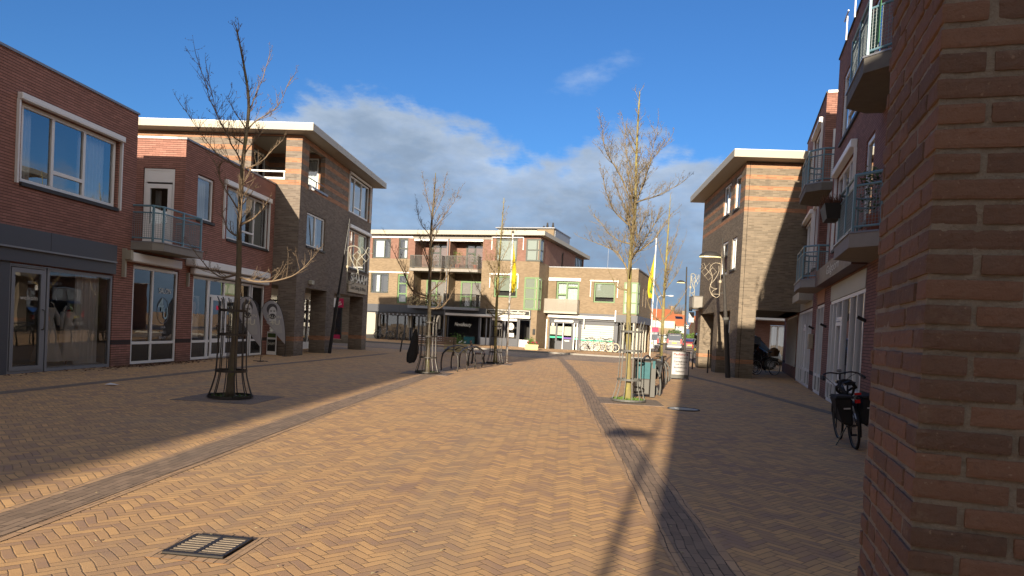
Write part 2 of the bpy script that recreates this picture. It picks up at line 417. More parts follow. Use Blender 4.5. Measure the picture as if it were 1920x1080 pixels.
M['steel'] = plain('galvanised_steel', (.11, .11, .105), .6, metal=.1, var=.1)
M['dsteel'] = plain('dark_steel', (.060, .055, .052), .45, metal=.4, var=.2)
M['black'] = plain('black_paint', (.018, .018, .020), .35, var=.2)
M['bfabric'] = plain('black_fabric', (.020, .020, .022), .9, var=.3, scale=20)
M['rubber'] = plain('rubber', (.020, .020, .020), .8)
M['concrete'] = plain('weathered_concrete', (.27, .255, .235), .85, var=.2, scale=4, bumpd=.003)
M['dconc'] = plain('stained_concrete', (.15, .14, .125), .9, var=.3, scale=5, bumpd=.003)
M['curtain'] = plain('net_curtain', (.80, .81, .82), .9, var=.05, scale=12)
M['blind'] = plain('cream_blind', (.36, .385, .325), .8, var=.03)
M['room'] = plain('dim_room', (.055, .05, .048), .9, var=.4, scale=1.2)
M['dark'] = plain('black_panel', (.012, .012, .013), .22, var=.2, spec=.5)
M['sill'] = plain('dark_sill', (.045, .043, .042), .6)
M['wood'] = plain('weathered_wood', (.25, .16, .12), .75, var=.3, scale=14)
M['planter'] = plain('pale_planter_wood', (.52, .43, .24), .8, var=.2, scale=10)
M['soil'] = plain('soil', (.05, .035, .025), .95, var=.3, bumpd=.01)
M['teal'] = plain('teal_plastic', (.012, .10, .12), .4, var=.3, scale=8)
M['yflag'] = plain('yellow_flag_cloth', (.62, .52, .03), .8, var=.15)
M['gflag'] = plain('green_flag_cloth', (.04, .20, .09), .8, var=.15)
M['letter'] = plain('cream_letter', (.70, .68, .60), .5, var=.03)
M['lblue'] = plain('pale_blue_letter', (.35, .50, .55), .6, var=.03)
M['ink'] = plain('black_ink', (.02, .02, .02), .6)
M['rink'] = plain('dark_red_ink', (.22, .02, .02), .6)
M['beige'] = plain('beige_sign_panel', (.42, .36, .27), .6, var=.05)
M['brownsign'] = plain('brown_sign_board', (.105, .05, .037), .5, var=.1)
M['orange'] = plain('orange_brown_panel', (.34, .11, .06), .6, var=.1)
M['magenta'] = plain('magenta_panel', (.42, .01, .07), .5)
M['purple'] = plain('purple_stripe', (.12, .05, .32), .5)
M['mint'] = plain('mint_stripe', (.03, .42, .26), .5)
M['tile'] = plain('orange_roof_tile', (.42, .135, .055), .8, var=.15, scale=9, bumpd=.03)
M['solar'] = plain('solar_panel', (.012, .014, .03), .2)
M['dress'] = plain('white_lace_fabric', (.85, .84, .82), .9, var=.06, scale=30)
M['flagcloth'] = plain('grey_banner_cloth', (.40, .39, .43), .8, var=.15, scale=4)
M['fgrey'] = plain('mid_grey_print', (.46, .45, .46), .8, var=.1); M['flight'] = plain('light_grey_print', (.68, .67, .69), .8, var=.1)
M['fdark'] = plain('dark_grey_print', (.085, .08, .09), .8, var=.2)
M['skin'] = plain('poster_skin', (.45, .28, .20), .7)
M['jacket'] = M['bfabric']
M['leaf'] = plain('fresh_green_leaf', (.105, .18, .035), .7, var=.35, scale=30)
M['olive'] = plain('dull_green_leaf', (.07, .11, .035), .8, var=.4, scale=12)
M['dryleaf'] = plain('dead_leaf', (.10, .045, .025), .9, var=.4, scale=20)
M['twigdark'] = plain('dark_twig', (.075, .05, .04), .9, var=.2)
M['terracotta'] = plain('terracotta', (.30, .10, .06), .8)
M['white_b'] = plain('white_enamel', (.32, .31, .26), .5)
M['wire'] = plain('wire_mesh', (.20, .25, .27), .5, metal=.1)
M['green_plastic'] = plain('green_screen', (.04, .16, .06), .7, var=.3, scale=15)
M['wicker'] = plain('wicker', (.20, .115, .055), .8, var=.3, scale=30)
M['redlight'] = plain('red_reflector', (.55, .02, .02), .25)
M['silver'] = plain('silver_car_paint', (.13, .135, .15), .4, coat=.4)
M['carblack'] = plain('black_car_paint', (.008, .008, .010), .15, coat=1)
M['carblue'] = plain('dark_blue_car_paint', (.03, .05, .08), .2, coat=1)
M['carwhite'] = plain('white_car_paint', (.35, .36, .38), .4, coat=.4)
M['cardred'] = plain('dark_red_car_paint', (.16, .02, .03), .3, coat=.5)
M['plate'] = plain('yellow_number_plate', (.60, .48, .02), .5)
M['lampglass'] = plain('lamp_lens', (.65, .62, .40), .3)
M['slate'] = plain('roof_felt', (.08, .08, .085), .9)
M['streaked'] = plain('white_letterbox', (.6, .58, .5), .5)
def bark(name, ca, cb, moss, amt):
    m, nt, b = newmat(name); p = geo_pos(nt)
    f, _ = noise_n(nt, p, 22, 5, .65); g, _ = noise_n(nt, p, 3.5, 4, .6); x, y, z = sep(nt, p)
    st, _ = noise_n(nt, comb(nt, x*30, y*30, z*5), 1, 4, .6)
    c = mixc(nt, f, ca, cb); c = mixc(nt, smooth(g+(st-.5)*.5, .62-amt, .92-amt), c, moss)
    nt.links.new(c, b.inputs['Base Color']); b.inputs['Roughness'].default_value = .95; bump(nt, b, st+f*.5, .8, .012); return m
M['bark'] = bark('bark', (.085, .07, .05), (.17, .14, .10), (.14, .15, .05), .12)
M['barky'] = bark('lichened_bark', (.15, .125, .06), (.26, .22, .10), (.30, .27, .07), .22)
M['twig'] = plain('twig', (.19, .14, .095), .9, var=.25, scale=3)
M['twigy'] = plain('yellowish_twig', (.22, .17, .095), .9, var=.25, scale=3)
def glass(name, base=.10, tint=(.85, .9, .9), rough=.0, k=1.0):
    m = bpy.data.materials.new(name); m.use_nodes = True; nt = m.node_tree; nt.nodes.clear()
    o = nt.nodes.new('ShaderNodeOutputMaterial'); t = nt.nodes.new('ShaderNodeBsdfTransparent'); t.inputs[0].default_value = (*tint, 1)
    g = nt.nodes.new('ShaderNodeBsdfGlossy'); g.inputs['Roughness'].default_value = rough; g.inputs[0].default_value = (.95, .97, 1, 1)
    fr = nt.nodes.new('ShaderNodeFresnel'); fr.inputs[0].default_value = 1.6
    gp = geo_pos(nt); n_, _ = noise_n(nt, gp, .9, 2); bp = nt.nodes.new('ShaderNodeBump'); bp.inputs['Strength'].default_value = .12; bp.inputs['Distance'].default_value = .02
    nt.links.new(n_.v, bp.inputs['Height']); nt.links.new(bp.outputs[0], g.inputs['Normal'])
    f = (X(nt, fr.outputs[0])*k+base).clamp()
    mx = nt.nodes.new('ShaderNodeMixShader'); nt.links.new(f.v, mx.inputs[0]); nt.links.new(t.outputs[0], mx.inputs[1]); nt.links.new(g.outputs[0], mx.inputs[2])
    nt.links.new(mx.outputs[0], o.inputs[0]); return m
M['glass'] = glass('window_glass', .14)
M['sglass'] = glass('shop_glass', .05, (.95, .97, .97), k=1.1)
M['carglass'] = glass('car_glass', .25, (.1, .12, .13))
def rough_brick():
    m, nt, b = newmat('rough_handmade_brick'); p = geo_pos(nt)
    g = nt.nodes.new('ShaderNodeNewGeometry'); rnd = X(nt, g.outputs['Random Per Island'])
    f, _ = noise_n(nt, p, 28, 6, .7); q, _ = noise_n(nt, p, 160, 4, .7); sp, _ = noise_n(nt, p, 70, 3, .5)
    c = ramp(nt, (rnd*.7+f*.7-.26).clamp(), [(0, (.15, .11, .095)), (.35, (.23, .155, .125)), (.7, (.27, .17, .13)), (1, (.33, .22, .175))])
    c = mixc(nt, smooth(f, .52, .72)*.55, c, (.11, .07, .06))
    c = mixc(nt, smooth(sp, .66, .74)*.6, c, (.42, .34, .28)); sm, _ = noise_n(nt, p, 5, 5, .7); c = mixc(nt, smooth(sm, .60, .72)*.4, c, (.36, .31, .26))
    nt.links.new(c, b.inputs['Base Color']); b.inputs['Roughness'].default_value = .95; b.inputs['Specular IOR Level'].default_value = .2
    bump(nt, b, f*.8+q*.5, 1.0, .006); return m
M['rough'] = rough_brick()
def mortar_mat():
    m, nt, b = newmat('gritty_mortar'); p = geo_pos(nt); f, _ = noise_n(nt, p, 90, 5, .7); g, _ = noise_n(nt, p, 7, 3)
    c = mixc(nt, f, (.22, .20, .17), (.44, .41, .36)); c = mixc(nt, smooth(g, .5, .75)*.4, c, (.15, .13, .11))
    nt.links.new(c, b.inputs['Base Color']); b.inputs['Roughness'].default_value = 1; bump(nt, b, f, 1.0, .008); return m
M['mortar'] = mortar_mat()
def shutter_mat(name, c0, c1, per, vert=False):
    m, nt, b = newmat(name); uv = uvs(nt); u, v, _ = sep(nt, uv); t = (u if vert else v)/per; f = t-t.floor()
    c = mixc(nt, f.lt(.22), c0, c1); nt.links.new(c, b.inputs['Base Color']); b.inputs['Roughness'].default_value = .55; return m
M['shutter'] = shutter_mat('slatted_shutter', (.42, .43, .41), (.20, .21, .20), .18)
M['lamella'] = shutter_mat('vertical_blind_strips', (.60, .62, .62), (.40, .42, .42), .11, True)
M['rooftile'] = M['tile']
M['rusty'] = plain('worn_cast_iron', (.21, .17, .13), .7, var=.45, scale=40)
M['pale'] = plain('sky_pale_metal', (.48, .48, .47), .45, var=.1, scale=20)  # paleness stands in for sky reflected on the manhole cover
# ================================================================ setting: ground
def sheet(name, pts, z, mat, kind='structure'):
    mb = MB(); mb.face([(x, y, z) for x, y in pts]); return mb.build(name, mat, kind=kind)
g_ = sheet('ground', [(-900, -900), (900, -900), (900, 1500), (-900, 1500)], 0, M['ground'])
def strip(pts, w, z):
    """a ribbon of paving along a line"""
    P = [Vector((x, y, z)) for x, y in pts]; L, Rr = [], []
    for i, p in enumerate(P):
        t = (P[min(i+1, len(P)-1)]-P[max(i-1, 0)]).normalized(); n = Vector((-t.y, t.x, 0)); L.append(p+n*w/2); Rr.append(p-n*w/2)
    mb = MB()
    for i in range(len(P)-1): mb.face([Rr[i], Rr[i+1], L[i+1], L[i]])
    return mb
def gband(pts, w, border=.075):
    P = [(p[0], p[1]) for p in bez([(x, y, 0) for x, y in pts], 4)]
    strip(P, w+2*border, .004).build('path_border', M['border'], kind='structure')
    strip(P, w, .008).build('path', M['band'], kind='structure')
gband([(-3.72, -6), (-3.72, 3), (-3.80, 7), (-3.93, 12), (-4.0, 19), (-4.0, 26)], .38)
gband([(1.25, -6), (1.12, 2), (1.0, 5), (.90, 9), (.72, 14), (.55, 22), (.1, 33), (-.55, 48.6)], .30)
strip([(-9.35, -5), (-9.35, 12), (-9.3, 19), (-9.0, 24), (-8.6, 34)], .30, .004).build('path', M['dark_pave'], kind='structure')
strip([(7.0, 3), (6.25, 12), (5.9, 17), (5.5, 24), (4.95, 29), (4.4, 38)], .32, .004).build('path', M['dark_pave'], kind='structure')
# road crossing in front of the far block, its kerb and the pavement behind it
def fline(s, o): p = FA.P(s, o, 0); return (p[0], p[1])
rd = MB(); rd.face([(*fline(-40, 8.6), .005), (*fline(9.5, 8.6), .005), (*fline(9.5, 17.5), .005), (*fline(-40, 17.5), .005)][::-1]); rd.build('road', M['road'], kind='structure')
rd2 = MB(); rd2.face([(7.6, 40, .004), (13.2, 40, .004), (26, 150, .004), (14.5, 150, .004)]); rd2.build('road', M['road'], kind='structure')
kb = MB(); kb.fb(FA, -40, 10.5, -.0, 8.5, .0, .10); kb.build('pavement', M['ground'], kind='structure')
kb = MB(); kb.fb(FA, -40, 10.5, 8.503, 8.63, 0, .105); kb.build('kerb', M['concrete'], kind='structure')
# patches of muddy sand and an old repair in the plaza
def patch(cx, cy, rx, ry, z, mat, seed, name):
    rnd = random.Random(seed); mb = MB(); n = 22; pts = []
    for k in range(n):
        a = 2*math.pi*k/n; q = rnd.uniform(.7, 1.15); pts.append((cx+rx*q*math.cos(a), cy+ry*q*math.sin(a), z))
    mb.face(pts); return mb.build(name, mat, kind='structure')
M['sand'] = plain('dried_sand', (.23, .18, .13), .95, var=.25, scale=9, bumpd=.004)
M['wet'] = plain('wet_patch', (.05, .045, .04), .25, var=.3)
# drain grate in the foreground
gr = thing('drain_grate', 'cast iron slotted drain grate set in the sunlit paving at the lower left', 'drain', (-2.2, 4.38, 0))
import itertools
Gf = Fr(-2.38, 4.2, 90, (0, -1))
gf = Fr(-2.21, 4.385, 92, (-math.sin(R(2)), -math.cos(R(2))))
mb = MB(); mb.fb(gf, -.205, .205, -.205, .205, .001, .005); mb.build('grate_bed', M['soil'], gr); mb = MB(); [mb.face([gf.P(a, c_, .004), gf.P(b, c_, .004), gf.P(b, d_, .004), gf.P(a, d_, .004)]) for a, b, c_, d_ in ((-.275, .275, -.275, -.206), (-.275, .275, .206, .275), (-.275, -.206, -.206, .206), (.206, .275, -.206, .206))]; mb.build('brick_surround', M['border'], gr)
mb = MB()
for a in ((-.20, .20, -.20, -.172), (-.20, .20, .172, .20), (-.20, -.174, -.172, .172), (.174, .20, -.172, .172), (-.016, .016, -.172, .172)): mb.fb(gf, *a, .006, .020)
mb.build('grate_frame', M['dsteel'], gr, bev=.003)
mb = MB()
for sgn in (-1, 1):
    for k in range(8):
        o_ = -.160+k*.0425; mb.fb(gf, *(sorted((sgn*.016, sgn*.174))), o_, o_+.021, .0062, .018)
mb.build('grate_bars', M['rusty'], gr)
mh = thing('manhole_cover', 'round pale grey manhole cover at the edge of the shade on the right', 'manhole cover', (2.55, 15.1, 0))
mb = MB(); mb.cyl((2.55, 15.1, .0), .30, .012, 28); mb.build('cover', M['pale'], mh)
mb = MB(); mb.tube(arc((2.55, 15.1, .012), .325, 0, 2*math.pi, 28)[:-1], .014, 5, True); mb.build('rim', M['steel'], mh)
mb = MB()
for k in range(5): mb.box(2.37, 2.73, 14.92+k*.08, 14.95+k*.08, .0125, .018)
mb.build('ribs', M['pale'], mh)
# ================================================================ window kit
def wavy(F, s0, s1, o, z0, z1, amp=.025, per=.13):
    mb = MB(); n = max(4, int((s1-s0)/per*6)); pr_ = []
    for k in range(n+1):
        s = s0+(s1-s0)*k/n; pr_.append((s, o+amp*math.sin(2*math.pi*(s-s0)/per+.7*math.sin(s*3))))
    for a, b in zip(pr_, pr_[1:]): mb.face([F.P(a[0], a[1], z0), F.P(b[0], b[1], z0), F.P(b[0], b[1], z1), F.P(a[0], a[1], z1)])
    return mb
def room(F, s0, s1, z0, z1, d, parent, mat=None, front=.13):
    """the dim space behind a window: five inner faces"""
    P = F.P; mb = MB(); a, b = -front, -d
    mb.face([P(s0, b, z0), P(s1, b, z0), P(s1, b, z1), P(s0, b, z1)])
    for q in (((s0, z0), (s1, z0)), ((s1, z0), (s1, z1)), ((s1, z1), (s0, z1)), ((s0, z1), (s0, z0))):
        (u, v), (x_, y_) = q; mb.face([P(u, a, v), P(x_, a, y_), P(x_, b, y_), P(u, b, v)])
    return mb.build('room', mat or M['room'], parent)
def window(Pn, F, s0, s1, z0, z1, vs=(), hs=(), fm=None, fw=.065, inset=.06, back='curtain', sill=True, casing=None, depth=.55, glassm=None, name='window', cur=None, low=None, vent=True):
    """vs: mullion positions; hs: transoms (sa, sb, z); back: curtain | blind | dark | none; low: height of a solid lower panel"""
    fm = fm or M['white']; o0, o1 = -inset-.07, -inset
    mb = MB()
    mb.fb(F, s0, s1, o0, o1, z0, z0+fw); mb.fb(F, s0, s1, o0, o1, z1-fw, z1)
    mb.fb(F, s0, s0+fw, o0, o1, z0+fw, z1-fw); mb.fb(F, s1-fw, s1, o0, o1, z0+fw, z1-fw)
    for v in vs: mb.fb(F, v-fw/2, v+fw/2, o0, o1+.003, z0+fw, z1-fw)
    for a, b, z in hs: mb.fb(F, a, b, o0, o1+.006, z-fw/2, z+fw/2)
    w_ = mb.build(name, fm, Pn)
    # sash lines
    edges = [s0+fw]+[q for v in vs for q in (v-fw/2, v+fw/2)]+[s1-fw]
    zl = z0+fw
    if low:
        mb = MB()
        for a, b in zip(edges[::2], edges[1::2]): mb.fb(F, a, b, o0+.015, o1-.03, z0+fw, low)
        mb.build('panel', M['dark'], w_); mb = MB(); mb.fb(F, s0+fw, s1-fw, o0, o1+.004, low, low+fw); mb.build('transom', fm, w_); zl = low+fw
    pane(F, (o0+o1)/2, [(a, b, zl, z1-fw) for a, b in zip(edges[::2], edges[1::2])], glassm or M['glass'], w_)
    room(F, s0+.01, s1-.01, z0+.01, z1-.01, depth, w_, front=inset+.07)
    if back == 'curtain':
        for a, b in (cur or [(s0+.08, s1-.08)]): wavy(F, a, b, -inset-.24, z0+.05, z1-.06).build('curtain', M['curtain'], w_, smooth=True)
    elif back == 'lamella':
        for a, b in (cur or [(s0+.08, s1-.08)]): mb = MB(); mb.fb(F, a, b, -inset-.20, -inset-.19, z0+.08, z1-.06); mb.build('blind', M['lamella'], w_)
    elif back == 'blind':
        for a, b, c, d in (cur or [(s0+.08, s1-.08, z0+.35*(z1-z0), z1-.05)]): mb = MB(); mb.fb(F, a, b, -inset-.12, -inset-.11, c, d); mb.build('blind', M['blind'], w_)
    if sill:
        mb = MB(); mb.fb(F, s0-.05, s1+.05, -inset-.02, .055, z0-.085, z0-.004); mb.build('sill', M['sill'], w_)
    if casing:     # (s0, s1, height, stand-out)
        a, b, h_, d_ = casing
        mb = MB(); mb.fb(F, a, b, .004, d_, z1+.02, z1+.02+h_); mb.fb(F, a+.02, b-.02, d_, d_+.012, z1+.02, z1+.06)
        mb.build('screen_casing', M['white'], w_, bev=.012)
        if d_ < .2:
            mb = MB(); mb.fb(F, a, a+.045, .004, .07, z0-.05, z1+.02); mb.fb(F, b-.045, b, .004, .07, z0-.05, z1+.02); mb.build('guide_rail', M['white'], w_)
    return w_
def coping(F, s0, s1, z, parent, o0=-.28, o1=.035, h=.055, mat=None):
    mb = MB(); mb.fb(F, s0, s1, o0, o1, z, z+h); return mb.build('coping', mat or M['alu'], parent)
def balcony(Pn, F, s0, s1, depth, zb, zt, rail=1.0, ch=.35, col=None, mesh=True, chamf=(True, True), back=0.0, slabm=None):
    """a concrete slab with chamfered outer corners, tube rails, flat posts and a wire grid"""
    P = F.P; c0 = ch if chamf[0] else 0; c1 = ch if chamf[1] else 0
    o_ = depth
    pl = [(s0, back), (s1, back)]+([(s1, o_-c1), (s1-c1*.9, o_)] if c1 else [(s1, o_)])+([(s0+c0*.9, o_), (s0, o_-c0)] if c0 else [(s0, o_)])
    mb = MB(); mb.prism([P(a, b, zb) for a, b in pl], (0, 0, zt-zb)); slab = mb.build('balcony', slabm or M['concrete'], Pn)
    mb = MB(); mb.prism([P(a, b*1.02+.01 if b > back else b, zt+.001) for a, b in pl], (0, 0, .03)); mb.build('slab_edge', M['alu'], slab)
    path = [(s0+.05, max(back, .0))]+([(s0+.05, o_-c0-.03), (s0+c0, o_-.06)] if c0 else [(s0+.05, o_-.06)])+([(s1-c1, o_-.06), (s1-.05, o_-c1-.03)] if c1 else [(s1-.05, o_-.06)])+[(s1-.05, max(back, 0.0))]
    mb = MB()
    for z, r in ((zt+rail, .028), (zt+rail-.18, .02), (zt+.12, .02)): mb.tube([P(a, b, z) for a, b in path], r, 6)
    mb.build('rails', col or M['blue'], slab, smooth=False)
    mb = MB()
    for (a, b), (c, d) in zip(path, path[1:]):
        L = math.hypot(c-a, d-b); k = max(1, round(L/1.0))
        for i in range(k):
            t = i/k
            if (a, b) == path[0] and i == 0: continue
            x_, y_ = a+(c-a)*t, b+(d-b)*t; mb.fb(F, x_-.03, x_+.03, y_-.015, y_+.025, zt-.12, zt+rail)
    mb.build('post', col or M['blue'], slab)
    if mesh:
        mb = MB(); r = .0035
        for (a, b), (c, d) in zip(path, path[1:]):
            L = math.hypot(c-a, d-b)
            if L < .12: continue
            n = int(L/.055)
            for i in range(n+1):
                t = i/n; x_, y_ = a+(c-a)*t, b+(d-b)*t; mb.fb(F, x_-r, x_+r, y_-r, y_+r, zt+.12, zt+rail-.18)
            nz = int((rail-.30)/.055)
            for i in range(1, nz):
                z = zt+.12+i*(rail-.30)/nz; mb.tube([P(a, b, z), P(c, d, z)], r, 4)
        mb.build('wire_grid', M['wire'], slab)
    return slab
# ================================================================ left row
bl = thing('shop_building', 'red brick two storey shop house with slate fascia at the left edge', 'building', (-11.7, 10, 0))
mb = MB()
wall(mb, FL, 4, 18.35, 0, 6.72, holes=[(14.1, 17.56, 0, 2.36), (14.3, 17.56, 4.07, 5.80), (8.6, 12.4, 0, 2.36), (8.8, 12.3, 4.07, 5.8)])
P = FL.P
mb.face([P(18.35, 0, 3.35), P(18.35, -1.75, 3.35), P(18.35, -1.75, 6.72), P(18.35, 0, 6.72)])
mb.face([P(4, 0, 0), P(4, -9, 0), P(4, -9, 6.72), P(4, 0, 6.72)])
mb.build('wall', M['red'], bl)
mb = MB(); mb.fb(FL, 4, 18.35, -9, -.02, 6.60, 6.70); mb.build('roof', M['slate'], bl); coping(FL, 4, 18.37, 6.72, bl)
mb = MB(); mb.fb(W0, -13.45, -11.70, -18.33, -18.37, 6.723, 6.775); mb.build('coping', M['alu'], bl)
window(bl, FL, 14.34, 17.53, 4.10, 5.78, vs=(15.31, 16.36), hs=[(15.34, 16.33, 4.52)], cur=[(14.45, 14.95), (16.45, 17.4)], casing=(14.15, 17.66, .14, .13), fw=.085)
window(bl, FL, 8.85, 12.25, 4.10, 5.78, vs=(9.9, 11.1), casing=(8.8, 12.3, .20, .13))
mb = MB()
mb.fb(FL, 4, 17.42, .004, .16, 2.71, 3.12); mb.fb(FL, 4, 17.50, .004, .10, 2.39, 2.672)
fs = mb.build('fascia', M['grey'], bl)
mb = MB(); mb.fb(FL, 4, 17.43, .004, .175, 2.672, 2.708); mb.build('fascia_trim', M['alu'], fs)
mb = MB(); mb.fb(FL, 15.08, 15.086, .160, .163, 2.71, 3.12); mb.fb(FL, 12.0, 12.006, .160, .163, 2.71, 3.12); mb.build('fascia_joint', M['dark'], fs)
mb = MB(); mb.fb(FL, 12.42, 14.09, -.05, .03, 0, 2.385); mb.build('shop_pier', M['grey'], bl)
# glazed shop door
d = MB(); f_ = .075
def frame_rect(mb, F, a, b, c, e, fw, o0, o1):
    mb.fb(F, a, b, o0, o1, c, c+fw); mb.fb(F, a, b, o0, o1, e-fw, e); mb.fb(F, a, a+fw, o0, o1, c+fw, e-fw); mb.fb(F, b-fw, b, o0, o1, c+fw, e-fw); return mb
frame_rect(d, FL, 14.12, 15.20, .0, 2.35, .055, -.10, -.02); frame_rect(d, FL, 14.19, 15.13, .06, 2.28, .095, -.07, -.005)
dr = d.build('door', M['alu'], bl); pane(FL, -.04, [(14.285, 15.035, .155, 2.185)], M['sglass'], dr)
text(dr, FL, 14.72, -.036, 1.60, 'welkom', M['letter'], h=.105, width=.50)
mb = MB(); mb.tube(bez([FL.P(15.09, -.0, .95), FL.P(15.09, .06, 1.0), FL.P(15.09, .06, 1.35), FL.P(15.09, .0, 1.40)], 4), .014, 6); mb.build('handle', M['steel'], dr)
mb = MB(); mb.tube(arc((0, 0, 0), .13, 0, 2*math.pi, 20)[:-1], .01, 4, True)
mb2 = MB(); frame_rect(mb2, FL, 15.24, 17.54, .0, 2.35, .075, -.10, -.02); sw = mb2.build('shop_window', M['alu'], bl)
pane(FL, -.05, [(15.31, 17.47, .07, 2.28)], M['sglass'], sw)
room(FL, 14.13, 17.53, .02, 2.35, 1.5, sw, M['cream'], front=.16)
wavy(FL, 16.55, 17.45, -.30, .05, 2.3, .03, .16).build('curtain', M['curtain'], sw, smooth=True)
mb = MB(); mb.fb(FL, 15.31, 17.46, -.9, -.11, .021, .10); mb.build('display_floor', M['white'], sw)
mb2 = MB(); frame_rect(mb2, FL, 8.65, 12.35, .0, 2.35, .075, -.10, -.02); sw2 = mb2.build('shop_window', M['alu'], bl); pane(FL, -.05, [(8.73, 12.27, .08, 2.27)], M['sglass'], sw2); room(FL, 8.65, 12.35, .02, 2.35, 1.5, sw2, front=.11)
# dresses on dress forms
def dress(name, label, x, y, h, wide):
    t = thing(name, label, 'dress', (x, y, .1), 'dresses in the shop window')
    prof = [(wide, .12), (wide*.82, .35), (wide*.60, .62), (.17, .95), (.125, 1.08), (.17, 1.25), (.175, 1.33)]
    mb = MB(); n = 26
    for i, (r, z) in enumerate(prof):
        for k in range(n):
            a = 2*math.pi*k/n; q = r*(1+(.09*math.cos(k*3.0*math.pi*2/n*2) if i < 3 else 0)); mb.v.append((x+q*math.cos(a)*.75, y+q*math.sin(a), z*h/1.33+.08))
    for i in range(len(prof)-1):
        for k in range(n): mb.f.append((i*n+k, i*n+(k+1) % n, (i+1)*n+(k+1) % n, (i+1)*n+k))
    zt = h+.08
    g = mb.build('gown', M['dress'], t, smooth=True)
    mb = MB()
    for sg in (-1, 1):
        mb.tube([(x, y+sg*.16, zt-.02), (x+.02, y+sg*.12, zt+.09), (x, y+sg*.05, zt+.13)], [.035, .022, .015], 6)
        mb.tube([(x, y+sg*.17, zt-.03), (x+.03, y+sg*.26, zt-.20), (x+.06, y+sg*.27, zt-.42)], [.05, .06, .035], 7)
    mb.build('sleeve', M['dress'], g, smooth=True)
    mb = MB(); mb.cyl((x, y, .10), .018, 1.0, 8); mb.ball((x, y, zt+.02), .09, .15, .10); mb.cyl((x, y, zt+.10), .045, .10, 8, .035); mb.build('dress_form', M['bfabric'], t, smooth=True)
    return t
dress('wedding_dress', 'white lace gown with wide skirt in the shop window, nearer the glass door', -12.04, 15.72, 1.38, .36)
dress('wedding_dress', 'slimmer white gown in the shop window beside the net curtain', -12.02, 16.34, 1.30, .30)
# second house with recessed corner above
bm2 = thing('shop_building', 'red brick shop house with corner balcony and two shopfronts, left of the striped block', 'building', (-11.7, 23, 0))
mb = MB()
wall(mb, FL, 18.352, 27.4, 0, 3.35, holes=[(18.38, 20.64, 0, 2.74), (21.48, 26.8, 0, 2.9)])
wall(mb, FL, 20.77, 27.4, 3.35, 6.72, holes=[(21.52, 22.57, 4.45, 5.86), (23.5, 26.87, 4.07, 5.88)])
wall(mb, FN, -13.6, -11.7, 3.35, 6.72, holes=[(-13.02, -12.02, 3.36, 5.84)])
mb.face([P(18.35, 0, 3.35), P(20.77, 0, 3.35), P(20.77, -1.75, 3.35), P(18.35, -1.75, 3.35)])
mb.build('wall', M['red'], bm2)
mb = MB(); mb.fb(FL, 20.8, 27.4, -8, -.02, 6.60, 6.70); mb.build('roof', M['slate'], bm2); coping(FL, 20.735, 27.398, 6.72, bm2)
mb = MB(); mb.fb(FN, -13.6, -11.98, -.2, .035, 6.722, 6.778); mb.build('coping', M['white'], bm2)
window(bm2, FL, 21.54, 22.55, 4.47, 5.84, back='lamella')
window(bm2, FL, 23.54, 26.85, 4.10, 5.86, vs=(24.6, 25.7), hs=[(24.63, 25.67, 4.52)], back='lamella', cur=[(23.6, 24.55), (25.75, 26.75)], casing=(23.2, 26.85, .17, .14))
# balcony door
mb = MB(); frame_rect(mb, FN, -13.0, -12.04, 3.40, 5.82, .06, -.12, -.03); mb.fb(FN, -12.94, -12.10, -.11, -.04, 5.42, 5.76); frame_rect(mb, FN, -12.93, -12.11, 3.46, 5.36, .13, -.10, -.02); mb.fb(FN, -12.80, -12.24, -.09, -.03, 3.59, 4.16)
dr = mb.build('door', M['white'], bm2); pane(FN, -.06, [(-12.80, -12.24, 4.16, 5.23)], M['glass'], dr); room(FN, -12.95, -12.1, 3.45, 5.4, .8, dr); wavy(FN, -12.8, -12.6, -.3, 3.6, 5.2).build('curtain', M['curtain'], dr, smooth=True)
sb = balcony(bm2, FL, 18.22, 20.45, .82, 3.12, 3.32, rail=.98, ch=.22, chamf=(True, False))
mb = MB(); mb.fb(FL, 20.45, 21.0, 0.004, .05, 3.12, 3.35); mb.build('slab_return', M['concrete'], sb)
# shop front A
window(bm2, FL, 18.40, 20.62, .02, 2.70, vs=(19.36,), low=.56, back='none', sill=False, fw=.075, glassm=M['sglass'], depth=2.0, name='shop_window', inset=.03)
text(bm2, FL, 20.02, -.05, 2.02, 'SALON', M['letter'], h=.16, width=.62)
text(bm2, FL, 19.83, -.05, 1.50, '4', M['lblue'], h=.40, width=.28, bold=.015)
text(bm2, FL, 20.08, -.05, 1.28, 'U', M['lblue'], h=.34, width=.22, bold=.015)
mb = MB(); mb.tube([FL.P(19.97+.30*math.cos(k*math.pi/14), -.05, 1.52+.37*math.sin(k*math.pi/14)) for k in range(28)], .006, 4, True); mb.build('logo_ring', M['alu'], bm2)
for q, z in (('HAIR', 1.0), ('NAILS', .86), ('BEAUTY', .70)): text(bm2, FL, 19.98, -.05, z, q, M['fgrey'], h=.075)
mb = MB(); mb.fb(FL, 17.98, 20.4, .004, .24, 2.78, 3.02); mb.build('awning_casing', M['white'], bm2, bev=.02)
mb = MB(); mb.fb(FL, 17.86, 17.93, .004, .10, 2.35, 3.10); mb.fb(FL, 17.84, 17.95, .10, .26, 2.82, 3.06); mb.fb(FL, 21.06, 21.12, .004, .08, 2.30, 2.72); mb.build('awning_bracket', M['cream'], bm2)
